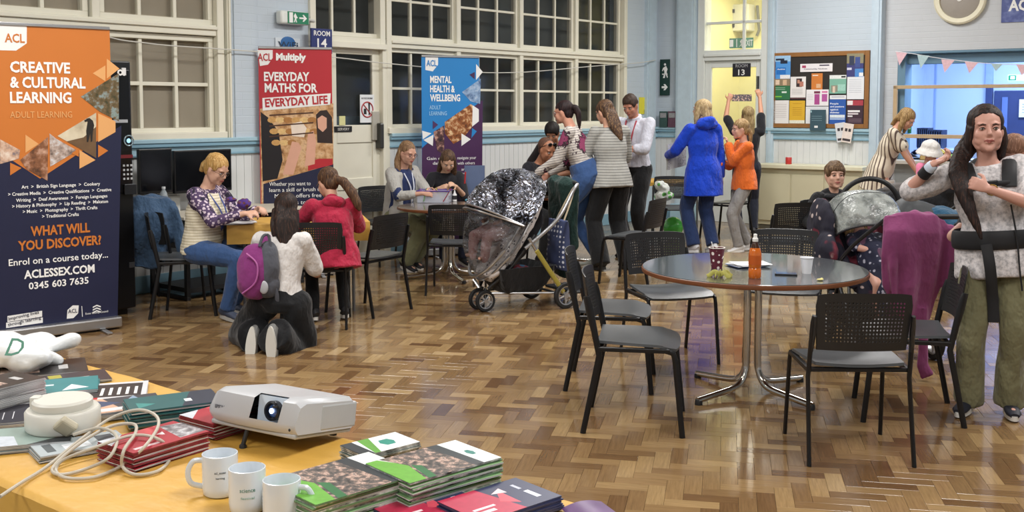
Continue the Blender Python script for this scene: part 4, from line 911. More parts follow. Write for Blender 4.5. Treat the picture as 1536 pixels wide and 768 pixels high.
# ---------------- foreground brochure table
TZ = .75
PAPER = NT('yellow_paper'); PAPER.col(PAPER.mix(PAPER.noise(PAPER.coord(), 6, 4), '#c4963f', '#d4a850')); PAPER.b.inputs['Roughness'].default_value = .5
PAPER.bump(PAPER.noise(PAPER.coord(scale=(1, 1.6, 1)), 4, 4, .55), .5, .03); PAPER = PAPER.m
eT = V((.78, -.626)).normalized(); FT = Frame(tuple(at(558, 668, TZ).xy), (eT.x, eT.y))   # local y points away from the camera
def tl(u, y, z=TZ): return FT.w(u, y, z)
t = thing('trestle_table', 'folding trestle table under the yellow paper and the brochures', 'table', FT.w(0, 0, 0), FT.rz)
MB().box(-3.3, .78, -.755, -.005, TZ-.032, TZ-.003).build('table_top', M('#a88c66', .5, var=.1), t, smooth=False, bevel=.004)
for x in (-3.1, -1.3, .6):
    for y in (-.68, -.08): MB().tube([(x, y, 0), (x, y, TZ-.035)], .014, 8).build('leg', M('#55585c', .35, .7), t)
    MB().tube([(x, -.68, .25), (x, -.08, .25)], .010, 8).build('cross_bar', M('#55585c', .35, .7), t)
def paper_fn(u, v):
    x = -3.35+u*4.2; y = -.79+v*.82; z = TZ+.004*noise.noise(V((x*3, y*4, 0)))+.0025*noise.noise(V((x*11, y*13, 2)))+.004
    if y > .0: z -= (y)*3.0; y = .0+y*.3
    if y < -.76: z -= (-.76-y)*3.5; y = -.76+(y+.76)*.2
    if x > .80: z -= (x-.80)*2.5; x = .80+(x-.8)*.3
    return (x, y, z)
o = tag(MB().sheet(paper_fn, 150, 60, .0012).build('paper_tablecloth', PAPER), 'wrinkled yellow paper spread over the brochure table in the foreground', 'tablecloth'); o.matrix_world = FT.mx
BZ = TZ+.007
PAGE = NT('page_edges'); PAGE.col(PAGE.ramp(PAGE.noise(PAGE.coord(scale=(2, 2, 240)), 3, 2), [(.35, '#6e6f70'), (.5, '#b9babb'), (.65, '#dcdcda')])); PAGE.b.inputs['Roughness'].default_value = .6; PAGE = PAGE.m
def brochure_mesh(w_, h_, th, cov, side=None, bulge=.0):
    mb = MB(); n = 6
    for i in range(n):
        pass
    def z(x, y): return bulge*(1-(2*x/w_)**2)
    vs = []; fs = []; mi = []
    for j in (0, 1):
        for i in range(n+1):
            x = (i/n-.5)*w_
            for k in (0, 1): vs.append((x, (k-.5)*h_, z(x, 0)+j*th-(.0012 if j and i in (0, n) else 0)))
    K = (n+1)*2
    for i in range(n):
        a = i*2; fs.append((a, a+1, a+3, a+2)); mi.append(0); fs.append((K+a, K+a+2, K+a+3, K+a+1)); mi.append(0)
        fs.append((a, a+2, K+a+2, K+a)); mi.append(1); fs.append((a+1, K+a+1, K+a+3, a+3)); mi.append(1)
    fs.append((0, K, K+1, 1)); mi.append(1); a = n*2; fs.append((a, a+1, K+a+1, K+a)); mi.append(0)
    mb.v = vs; mb.f = fs; mb.m = mi
    return mb.mesh('brochure', [cov, side or PAGE], False)
def stack(px, py, hgt, dx, dy, w_, h_, cov, under, top, group, prints=(), th=.0045, base=BZ, side=None, xy=None, sides=()):
    """px,py: centre of the top cover in the photo; hgt: stack height; (dx,dy): direction of the long edge"""
    n = max(1, round(hgt/th)); zt = base+n*th; c = at(px, py, zt) if xy is None else V((xy[0], xy[1], zt)); rz = math.atan2(dy, dx)
    ms = [brochure_mesh(w_, h_, th*.93, cov, sd or PAGE, .0) for sd in (sides or (side,))]
    for k in range(n):
        last = k == n-1
        r_ = rz+R.uniform(-.03, .03)+(0 if not last else 0); q = V((c.x+R.uniform(-.004, .004), c.y+R.uniform(-.004, .004), base+k*th))
        if last:
            t = thing('brochure', top, 'brochure', q, rz, group); o = bpy.data.objects.new('cover', ms[0]); C.objects.link(o); o.parent = t
            for i, (pts, col) in enumerate(prints):
                MB().slab([((x-.5)*w_, (y-.5)*h_) for x, y in pts], th*.93, th*.93+.0002+.00005*i).build('print', col if not isinstance(col, str) else M(col, .4, var=.12, vs=60), t, smooth=False)
        else:
            o = bpy.data.objects.new('brochure', ms[k % len(ms)]); C.objects.link(o); o.location = q; o.rotation_euler = (0, 0, r_); tag(o, under, 'brochure', group)
    return zt
rect = lambda a, b, c, d: [(a, b), (c, b), (c, d), (a, d)]
CROWD = photo_mat('photo_crowd', [(.32, '#241e1e'), (.47, '#524c48'), (.56, '#8a7468'), (.62, '#c8a898'), (.7, '#6a6664')], 60)
GB = '#5f9c3c'; GS = M('#5c7a58', .5, var=.3, vs=40); GS2 = photo_mat('edge_print', [(.35, '#2c2e30'), (.5, '#8a8c8c'), (.6, '#c8cac8'), (.7, '#5f8a50')], 24)
gp = [(rect(0, 0, 1, 1), M('#dfe6e4', .35, var=.02)), ([(0, 0), (.20, 0), (.28, .5), (.12, 1), (0, 1)], '#68a83c'), ([(.17, .0), (.70, .0), (.66, 1), (.14, 1), (.25, .55)], CROWD), ([(.70, .0), (.80, .0), (.78, 1), (.66, 1)], '#2c3236'), ([(.86, .35), (.90, .35), (.92, .45), (.90, .55), (.86, .55), (.84, .45)], '#2c7a70'), ([(.20, .0), (.28, .0), (.34, .45), (.27, .55)], '#2c6a3c')]
G1 = 'green and white brochures on the foreground table'
stack(514, 714, .068, .72, .69, .285, .205, M('#8ab07c', .4), 'green-edged brochure inside the stack next to the mugs', 'top green and white brochure of the stack next to the mugs', G1, gp, sides=(GS, GS2, PAGE))
stack(652, 690, .073, .75, .66, .265, .175, M('#8ab07c', .4), 'green-edged brochure inside the taller stack right of the mugs\' stack', 'top green and white brochure of the taller stack at the table\'s edge', G1, gp, sides=(GS2, PAGE, GS))
gp2 = [(rect(0, 0, 1, 1), M('#dfe4e6', .35, var=.02)), ([(0, 0), (.2, 0), (.2, 1), (0, 1)], '#2c3236'), ([(.55, .3), (.7, .3), (.75, .5), (.7, .7), (.55, .7), (.5, .5)], '#2c8a7a'), ([(.2, .0), (.3, .0), (.5, 1), (.3, 1)], '#5f9c3c')]
stack(566, 680, .042, .75, .66, .17, .11, M('#5c6a60', .4), 'brochure hidden in the low stack behind the two green stacks', 'white brochure with a teal oval, behind and between the two green stacks', G1, gp2, side=GS2, xy=(-.335, 2.665))
NV = M('#22294c', .4, var=.1); PKR = '#b02848'
pp = [(rect(0, 0, 1, 1), NV), ([(0, 0), (.55, 0), (.45, 1), (0, 1)], PKR), ([(.10, .2), (.3, .2), (.3, .28), (.1, .28)], '#e8d8dc'), ([(.1, .34), (.36, .34), (.36, .4), (.1, .4)], '#e8d8dc'), ([(.45, .4), (.6, .2), (.62, .8)], '#c8485a'), ([(.5, .7), (.66, .62), (.66, .82)], '#e4c8cc'), (rect(.8, .2, .86, .5), '#d8dce4'), (rect(.8, .6, .84, .8), '#b8bccc')]
G2 = 'pink and navy brochures on the foreground table'
stack(752, 748, .030, .75, .66, .23, .155, NV, 'navy brochure inside the low stack at the near corner of the table', 'top pink and navy brochure on the low stack right of the green ones', G2, pp, side=M('#3a3f5c', .5, var=.3, vs=60))
stack(640, 772, .018, .75, .66, .21, .15, NV, 'navy brochure inside the low stack at the bottom edge of the photo', 'navy brochure with a pink corner at the bottom edge of the photo', G2, pp, xy=(-.19, 2.31), side=M('#3a3f5c', .5, var=.3, vs=60))
RB = M('#a32634', .4, var=.08); RS = M('#7a2a34', .5, var=.35, vs=50)
rp = [(rect(0, 0, 1, 1), M('#a82a38', .38)), ([(0, .6), (.3, 1), (0, 1)], '#c8ccd4'), ([(.5, .5), (.75, 1), (.4, 1)], '#c84a50'), ([(.65, .1), (1, .1), (1, .8), (.75, .9)], photo_mat('photo_small', [(.3, '#2c2830'), (.5, '#8a8488'), (.7, '#dadce0')], 40)), ([(.55, .55), (.62, .45), (.66, .62)], '#e4dcdc'), (rect(.08, .12, .4, .2), '#e0c8cc')]
G3 = 'red brochures on the foreground table'
stack(230, 654, .050, .60, .80, .225, .155, RB, 'red brochure inside the stack under the cable loops', 'top red brochure under the white cable loops', G3, rp, sides=(RS, PAGE, RS))
stack(318, 632, .045, .60, .80, .21, .15, RB, 'red brochure inside the stack beside the projector', 'top red brochure on the stack touching the projector\'s left end', G3, rp, sides=(RS, PAGE), xy=(-.80, 2.945))
TB = M('#1f5a5c', .4, var=.1); TS = M('#2c5c60', .5, var=.4, vs=50)
tp = [(rect(0, 0, 1, 1), TB), ([(.55, 0), (1, 0), (1, 1), (.75, 1)], '#22283c'), (rect(.62, .3, .7, .5), '#dfe4e6'), ([(.1, .2), (.3, .4), (.1, .6)], '#3a8a86')]
G4 = 'teal and navy brochures on the foreground table'
stack(258, 600, .055, .88, .47, .25, .15, TB, 'teal brochure inside the thick stack left of the projector', 'top teal and navy brochure on the thick stack left of the projector', G4, tp, sides=(TS, PAGE, TS))
mp_ = [(rect(0, 0, 1, 1), M('#3c3c44', .4)), ([(0, 0), (.5, 0), (.3, 1), (0, 1)], '#cfa68c'), (rect(.05, .1, .5, .3), '#dcdcdc'), ([(.5, .5), (.8, .5), (.7, 1)], '#88a0b8'), ([(.2, .4), (.5, .6), (.2, .9)], '#3a4a6a')]
stack(182, 606, .022, .88, .47, .22, .16, M('#3c3c44', .4), 'dark leaflet inside the low stack behind the cable reel', 'top dark leaflet with a peach corner, behind the cable reel', 'mixed leaflets on the foreground table', mp_)
wp = [(rect(0, 0, 1, 1), M('#d8d8dc', .3)), (rect(.08, .1, .55, .55), '#b8282c'), ([(.5, .2), (.95, .2), (.95, .9), (.3, .9)], '#2a2022')]+[(rect(.56+.08*k, .3, .59+.08*k, .7), '#e4e4e4') for k in range(5)]
stack(140, 589, .012, .96, .28, .31, .22, M('#d8d8dc', .4), 'glossy leaflet under the white poster card', 'glossy white card with red and black print, lying behind the cable reel', 'mixed leaflets on the foreground table', wp, th=.003)
stack(82, 578, .022, .93, .36, .26, .18, M('#2f7a80', .4, var=.08), 'teal leaflet inside the low stack in front of the white bag', 'top turquoise leaflet in the low stack in front of the white bag', G4, [(rect(0, 0, 1, 1), M('#2f8288', .35)), (rect(.2, .5, .5, .6), '#c8d8dc'), ([(.6, .1), (.9, .2), (.7, .5)], '#dfe4e6')])
dp = [(rect(0, 0, 1, 1), M('#2a2626', .35)), (rect(.1, .2, .5, .7), photo_mat('photo_magazine', [(.3, '#3c3030'), (.5, '#b89c8c'), (.7, '#e4dcd8')], 30)), (rect(.7, .3, .8, .6), '#b8b8b8')]
G5 = 'dark magazines on the foreground table'
stack(60, 552, .010, .90, .42, .30, .21, M('#2a2626', .4), 'dark magazine under the white plastic bag', 'top dark magazine with a pale photograph, in front of the white plastic bag', G5, dp)
stack(112, 566, .008, .85, .5, .20, .15, M('#3a3440', .4), 'dark leaflet at the far edge of the table', 'dark leaflet with a yellow spot at the far edge of the table', G5, [(rect(0, 0, 1, 1), M('#3c3238', .35)), (rect(.1, .6, .3, .9), '#a8a23a'), (rect(.5, .3, .7, .5), '#c8c4c4')])
stack(-2, 572, .075, .5, .86, .21, .15, M('#b4b4b6', .4), 'grey-edged magazine inside the tall stack at the left edge of the photo', 'top magazine of the tall stack at the left edge of the photo', G5, dp)
stack(22, 620, .012, .93, .36, .26, .19, M('#2a2832', .4), 'dark leaflet beneath the flat one left of the cable reel', 'flat dark leaflet with thin white lines left of the cable reel', G5, [(rect(0, 0, 1, 1), M('#262430', .35))]+[(rect(.3+.1*k, .2, .31+.1*k, .6), '#c8c8cc') for k in range(3)]+[(rect(.1, .7, .25, .75), '#4a8a80')])
wg = [(rect(0, 0, 1, 1), M('#8fa39c', .4)), ([(0, 0), (.4, 0), (.3, .5), (0, .6)], '#c8d0da'), ([(.5, 0), (1, 0), (1, .4)], '#2c3034'), (rect(.5, .6, .9, .7), '#5c7a6c')]
stack(46, 652, .022, .95, .30, .21, .17, M('#7c8f88', .4), 'grey-green leaflet inside the low stack in front of the cable reel', 'top grey-green leaflet in the low stack in front of the cable reel', 'mixed leaflets on the foreground table', wg)
stack(118, 664, .018, .80, .60, .22, .12, M('#8f9a9c', .4), 'pale leaflet inside the low stack under the plug', 'top pale leaflet in the low stack under the square plug', 'mixed leaflets on the foreground table', [(rect(0, 0, 1, 1), M('#aab4b8', .4)), (rect(.3, .2, .6, .6), '#dfe4ea'), (rect(.7, .3, .9, .8), '#3a4048'), (rect(.1, .2, .2, .8), '#4a5256')])
tag(MB().sheet(lambda u, v: ((u-.5)*.10, (v-.5)*.08, .004+.01*math.sin(3*u)), 8, 3, .001).build('leaflet', M('#5a3a6a', .4, var=.2)), 'purple leaflet at the bottom edge of the photo, on the table corner', 'leaflet').matrix_world = Matrix.Translation(at(884, 770, BZ)) @ Matrix.Rotation(.4, 4, 'Z')
# projector
PJ = M('#b6b8bb', .32, var=.02); PJ2 = M('#a9abac', .4, var=.03); PJD = M('#4e5054', .5)
rzp = math.atan2(-.505, .863)
fm = V((-.70, 2.735)); c_ = fm+V((.505, .863))*.125
t = thing('projector', 'silver-white video projector tilted up on its front foot, lens glowing white', 'projector', (c_.x, c_.y, BZ), rzp)
PT = Matrix.Translation(V((0, .10, .012))) @ Matrix.Rotation(math.radians(-9.5), 4, 'X') @ Matrix.Translation(V((0, -.10, 0)))
W_, Dp, Hh = .162, .128, .100
mb = MB(); mb.xf = PT
pr = []
for k in range(25):     # rounded profile, left end tapers into the bow of the front
    x = -W_+2*W_*k/24; e = max(0, (-x/W_-.72)/.28); e2 = max(0, (x/W_-.93)/.07)
    top = Hh-.030*e**2-.010*e2**2; ft = -Dp+.020*e**1.6+.012*(x/W_)**2
    pr.append([(x, ft+.012, .012), (x, ft, .026), (x, ft-.002, .038), (x, ft+.012, top-.010), (x, ft+.035, top), (x, Dp-.02, top-.004), (x, Dp-.004, top-.02), (x, Dp, .03), (x, Dp-.015, .012)])
vs = [p for r_ in pr for p in r_]; K = 9; fs = [(i*K+j, i*K+(j+1) % K, (i+1)*K+(j+1) % K, (i+1)*K+j) for i in range(24) for j in range(K)]
# leave the lens window open in the front
lens = []
for f_ in fs:
    i = f_[0]//K; j = f_[0] % K
    if 13 <= i <= 19 and j in (2, 3): continue
    lens.append(f_)
mb.add(vs, lens+[tuple(range(K-1, -1, -1)), tuple(24*K+j for j in range(K))])
body = mb.build('body', PJ, t, ang=38)
mb = MB(); mb.xf = PT; mb.box(-W_+.02, W_-.004, -Dp+.02, Dp-.01, 0, .014).build('base_tray', PJ2, t, smooth=False, bevel=.005)
mb = MB(); mb.xf = PT; mb.box(.073, W_+.0015, -.02, Dp+.001, .014, Hh-.016).build('side_panel', PJ2, t, smooth=False, bevel=.006)
xl0, xl1 = -W_+2*W_*13/24, -W_+2*W_*20/24; xm = (xl0+xl1)/2
mb = MB(); mb.xf = PT; mb.box(xl0-.004, xl1+.004, -Dp+.034, -Dp+.07, .030, Hh-.004).build('lens_recess', M('#dbe8f6', .3, var=.02), t, smooth=False)  # pale blue colour stands in for the lens glow falling on the recess
mb = MB(); mb.xf = PT @ Matrix.Translation(V((xm+.010, -Dp+.03, .062))) @ Matrix.Rotation(math.pi/2, 4, 'X')
mb.lathe([(.026, -.01), (.026, .012), (.020, .014), (.019, .004), (.001, .002)], n=32, cap=False).build('lens_ring', M('#16181f', .3), t)
mb = MB(); mb.xf = PT @ Matrix.Translation(V((xm+.010, -Dp+.03, .062))) @ Matrix.Rotation(math.pi/2, 4, 'X')
mb.ell((0, 0, .004), (.018, .018, .005)).build('lens', M('#2c4a7c', .05, coat=1.), t)
mb = MB(); mb.xf = PT @ Matrix.Translation(V((xm+.010, -Dp+.024, .062))); mb.ell((0, -.0065, 0), (.007, .003, .007)).build('lens_glow', emis('#e8f2ff', 6), t)
mb = MB(); mb.xf = PT; mb.tube([(xl0+.05, -Dp+.03, .070), (xl0+.07, -Dp+.01, .074), (xl1-.01, -Dp+.01, .078)], .003, 6).build('zoom_lever', M('#1a1c20', .4), t)
mb = MB(); mb.xf = PT; mb.tube([(-.02, -.095, .0), (-.025, -.10, -.040)], .006, 8).lathe([(.010, -.052), (.010, -.042), (.006, -.038)], (-.025, -.10, 0), 10).build('front_foot', M('#26282c', .5), t)
for s in (-1, 1):
    mb = MB(); mb.xf = PT; mb.lathe([(.010, -.012), (.010, 0)], (s*.12, .09, 0), 10).build('rear_foot', M('#26282c', .5), t)
q = text('EPSON', .013, M('#6a6d74', .5, var=0), t, (0, 0, 0), (0, 0, 0), bold=.0004, width=.034); q.matrix_local = PT @ Matrix.Translation(V((-.118, -Dp+.0055, .046))) @ Matrix.Rotation(math.pi/2-.02, 4, 'X')
mb = MB(); mb.xf = PT
for k in range(12): mb.box(.085+.005*k, .087+.005*k, .0, .10, Hh-.0175, Hh-.0155)
mb.build('vent_slots', M('#8c8e90', .5), t, smooth=False)['kind'] = 'stuff'
mb = MB(); mb.xf = PT; mb.ell((W_-.012, -Dp+.003, .026), (.004, .001, .004)).build('sensor', M('#26282c', .3), t)
# mugs
MUG = M('#d3dbe2', .15, var=.01, coat=.4)
def mug(label, x, y, ha, prints):
    t = thing('mug', label, 'mug', (x, y, BZ), 0)
    MB().lathe([(.036, .0), (.0395, .004), (.041, .02), (.041, .09), (.0405, .095), (.0385, .0955), (.0375, .092), (.037, .010), (.030, .006), (.001, .005)], n=40, cap=False).build('cup', MUG, t)
    c, s = math.cos(ha), math.sin(ha); p = [(.038*c, .038*s, .080), (.060*c, .060*s, .078), (.072*c, .072*s, .055), (.066*c, .066*s, .028), (.039*c, .039*s, .018)]
    MB().loft([(q, .0045, .0065) for q in spline([V(q) for q in p], 5)], (s*-1, c, 0), 10).build('handle', MUG, t)
    for w_, z, col, body, sz in prints:
        a0 = math.atan2(-y, -x); 
        q = text(body, sz, M(col, .4, var=0), t, (0, 0, 0), (0, 0, 0), depth=.0003, width=w_)
        for v in q.data.vertices:
            a = a0-w_/2/.0412+v.co.x/.0412; rr_ = .0413+v.co.z; yy = v.co.y; v.co = (rr_*math.cos(a), rr_*math.sin(a), z+yy)
    return t
mug('white mug with its handle to the left, farthest of the three mugs', -.678, 2.425, math.radians(190), [(.026, .058, '#40484c', 'acl_essex', .008), (.020, .046, '#40484c', 'learning', .006)])
mug('white mug with green lettering, middle one of the three', -.590, 2.325, math.radians(75), [(.034, .052, '#3f7a6a', 'science', .013), (.030, .036, '#8ab0a4', 'festival', .008)])
mug('white mug with its handle to the right, nearest of the three mugs', -.497, 2.25, math.radians(-12), [(.012, .03, '#30383c', 'acl', .010)])
tag_ = None
# cable reel, plug and cable
WR_ = M('#d4d3ca', .4, var=.02)
p = at(95, 641, BZ+.022); t = thing('cable_reel', 'round white cable tidy reel standing on the leaflets', 'cable reel', (p.x, p.y, BZ+.024))
MB().lathe([(.093, 0), (.097, .006), (.097, .048), (.092, .054), (.06, .056), (.001, .056)], n=48, cap=False).build('drum', WR_, t)
MB().lathe([(.074, .054), (.078, .060), (.078, .074), (.072, .080), (.001, .080)], n=40, cap=False).build('upper_drum', WR_, t)
MB().box(-.085, -.06, -.015, .015, .05, .085).build('catch', WR_, t, smooth=False, bevel=.004)
PLG = M('#b9b29c', .4)
t = thing('plug', 'square beige mains plug leaning against the cable reel', 'plug', at(99, 658, BZ+.02), .5)
rot = Matrix.Rotation(.7, 4, 'Y') @ Matrix.Rotation(-.9, 4, 'X'); mb = MB(); mb.xf = Matrix.Translation(V((0, 0, .032))) @ rot
mb.box(-.024, .024, -.024, .024, -.010, .012).build('body', PLG, t, smooth=False, bevel=.006)
mb = MB(); mb.xf = Matrix.Translation(V((0, 0, .032))) @ rot; mb.box(-.016, .016, -.016, .016, .012, .014).build('face', M('#6a7478', .4, var=.3, vs=80), t, smooth=False)
cab = [(0, 745, 0), (30, 725, 0), (70, 700, 0), (120, 660, .03), (165, 628, .05), (205, 615, .075), (232, 622, .075), (237, 640, .06), (215, 672, .05), (180, 700, .0), (140, 716, 0), (100, 717, 0), (84, 706, 0), (95, 690, .02), (140, 672, .05), (200, 653, .055), (240, 660, .05), (256, 683, .0), (240, 705, 0), (205, 712, 0), (184, 700, .01), (186, 675, .05), (203, 650, .055), (200, 636, .06), (165, 640, .05), (120, 665, .03), (80, 700, .0), (90, 712, 0), (130, 703, .0), (165, 685, .03), (175, 655, .055), (150, 642, .05), (110, 652, .03)]
tag(MB().tube([at(x, y, BZ+.006+h) for x, y, h in cab], .0042, 8, smooth=6).build('cable', M('#b8b1a2', .5)), 'looped off-white mains cable lying over the red brochures', 'cable')
# plastic bag
mb = MB(); c_ = at(8, 548, BZ)
for k in range(16):
    a = R.uniform(0, 6.28); r_ = R.uniform(0, .13); mb.ell((c_.x+r_*math.cos(a)*1.3, c_.y+r_*math.sin(a), BZ+.03+R.uniform(0, .035)), (R.uniform(.06, .11), R.uniform(.05, .08), R.uniform(.025, .05)), Matrix.Rotation(R.uniform(-.4, .4), 3, 'Y'))
mb.limb((c_.x, c_.y, BZ+.05), (c_.x+.20, c_.y-.02, BZ+.02), .06, .015)
t = thing('plastic_bag', 'crumpled white plastic bag with a green mark, left end of the brochure table', 'bag')
BAG = M('#dcdfe0', .3, var=.02, bump=.4, bs=30)
blob(mb, 'bag', BAG, t, .007, 2, (.012, (14, 14, 22)))
text('D', .09, M('#2f7a60', .5), t, at(4, 533, BZ+.098), (.9, 0, -.2), name='green_mark')
# ---------------- left wall: vending machine, desk, monitors
p = at(205, 470); FVm = W1; u_ = (p.xy-W1.P).dot(W1.d); y_ = (p.xy-W1.P).dot(W1.n)
t = thing('vending_machine', 'tall black vending machine with keypad behind the orange banner', 'vending machine', W1.w(u_, y_, 0), W1.rz)
VB = M('#0f1013', .3, var=.04)
MB().box(-.70, 0, 0, .62, .05, 2.02).build('cabinet', VB, t, smooth=False, bevel=.012)
MB().box(-.66, -.05, .05, .6, 0, .05).build('plinth', VB, t, smooth=False)
MB().box(-.20, -.02, -.012, 0, .98, 1.95).build('control_panel', M('#08090b', .2), t, smooth=False, bevel=.004)
MB().box(-.17, -.045, -.016, -.012, 1.535, 1.56).build('coin_slot', M('#c8ccd0', .3, .5), t, smooth=False)
def vz(y): return W1.uz(190, y, y_)[1]
def vx(x): return W1.uz(x, 200, y_)[0]-u_
q = MB().tube([(.040*math.cos(a), 0, .040*math.sin(a)) for a in [k*math.pi/12 for k in range(24)]], .006, 6, close=True).build('button_ring', M('#9ab0bc', .2, .6), t); q.location = (vx(191), -.018, vz(211))
q = MB().ell((0, 0, 0), (.018, .006, .018)).build('lit_button', emis('#9ad0f0', 2.2), t); q.location = (vx(191), -.018, vz(211))
MB().box(vx(178), vx(197), -.014, -.012, vz(237), vz(232)).build('red_display', emis('#8a1420', .6), t, smooth=False)
for i in range(3):
    for j in range(4):
        q = MB().box(-.008, .008, -.018, -.012, -.008, .008).build('key', M('#b8bcbe', .4), t, smooth=False); q.location = (vx(183)+.032*i, 0, vz(248)-.035*j)
MB().box(vx(182), vx(200), -.03, -.012, vz(292), vz(276)).build('coin_return', M('#2c2e32', .3, .4), t, smooth=False, bevel=.004)
MB().box(vx(188), vx(196), -.014, 0, vz(402), vz(394)).build('lock', M('#5a5c60', .3, .6), t, smooth=False, bevel=.002)
MB().box(vx(184), vx(190), -.014, 0, vz(113), vz(102)).build('logo_panel', M('#d8d8d8', .4), t, smooth=False)
q = text('Ol', .06, WHT, t, (vx(177), -.014, vz(113)), (math.pi/2, 0, 0), bold=.004)
# desk
DU0, DU1 = W1.u(206), W1.u(392); DKM = M('#c9c2b2', .45, var=.05)
t = thing('desk', 'long pale desk with dark legs along the left wall', 'desk', W1.w(DU0, -.02, 0), W1.rz); L_ = DU1-DU0
MB().box(0, L_, -.66, 0, .70, .725).build('desk_top', DKM, t, smooth=False, bevel=.004)
for x in (.04, L_*.5, L_-.06):
    MB().box(x, x+.04, -.62, -.05, 0, .03).box(x, x+.04, -.08, -.05, .03, .70).build('leg', BLK, t, smooth=False, bevel=.004)
    MB().box(x, x+.04, -.62, -.58, .03, .70).build('leg', BLK, t, smooth=False, bevel=.004)
MB().box(.04, L_-.04, -.06, -.04, .25, .65).build('modesty_panel', M('#1c1c1e', .6), t, smooth=False)
MB().box(.08, L_-.1, -.60, -.10, .06, .10).build('foot_bar', BLK, t, smooth=False)
def monitor(label, px0, px1, py0, py1):
    u0_, zt_ = W1.uz(px0, py0, -.25); u1_, _ = W1.uz(px1, py0, -.25); zb_ = W1.uz(px0, py1, -.25)[1]
    t = thing('monitor', label, 'monitor', W1.w((u0_+u1_)/2, -.25, .725), W1.rz); w_ = (u1_-u0_)/2
    MB().box(-w_, w_, -.02, .02, zb_-.725, zt_-.725).build('bezel', M('#0c0d10', .35), t, smooth=False, bevel=.006)
    MB().box(-w_+.015, w_-.015, -.022, -.02, zb_-.70, zt_-.74).build('screen', M('#07080c', .12), t, smooth=False)
    MB().box(-.03, .03, .02, .05, .01, (zt_-.725)*.6).build('stand', BLK, t, smooth=False, bevel=.004)
    MB().box(-.11, .11, -.06, .10, 0, .012).build('foot', BLK, t, smooth=False, bevel=.004)
monitor('black monitor next to the vending machine', 206, 256, 224, 292)
monitor('black monitor behind the blonde woman\'s head', 259, 345, 226, 291)
u_, z_ = W1.uz(246, 312, -.42)
t = thing('water_bottle', 'clear plastic water bottle with a patterned label on the desk', 'bottle', W1.w(u_, -.42, .725))
MB().lathe([(.030, 0), (.034, .01), (.034, .17), (.028, .20), (.014, .225), (.014, .235)], n=20).build('bottle', M('#9fa8ae', .12, var=.2, vs=30, alpha=.75), t)
MB().lathe([(.0345, .05), (.0345, .13)], n=20, cap=False).build('label_band', M('#8a6a86', .4, var=.5, vs=70), t); MB().lathe([(.016, .233), (.016, .25), (.014, .252)], n=16).build('cap', M('#c8ccd0', .4), t)
u_, z_ = W1.uz(222, 300, -.30); t = thing('desk_speaker', 'small black desk speaker beside the water bottle', 'speaker', W1.w(u_, -.36, .725), W1.rz)
MB().box(-.045, .045, -.04, .04, 0, .15).build('case', BLK, t, smooth=False, bevel=.01); q = MB().lathe([(.03, 0), (.02, .006)], n=16).build('cone', M('#2c2c30', .5), t); q.rotation_euler.x = math.pi/2; q.location = (0, -.041, .07)
t = thing('paper_stack', 'stack of white paper leaning on the wall between the monitors and the desk', 'paper', W1.w(W1.u(232), -.12, .725), W1.rz)
for k in range(3): MB().box(-.12+.02*k, .10+.02*k, -.006-.012*k, -.001-.012*k, 0, .18-.02*k).build('sheet', M('#b9bcba', .6), t, smooth=False)
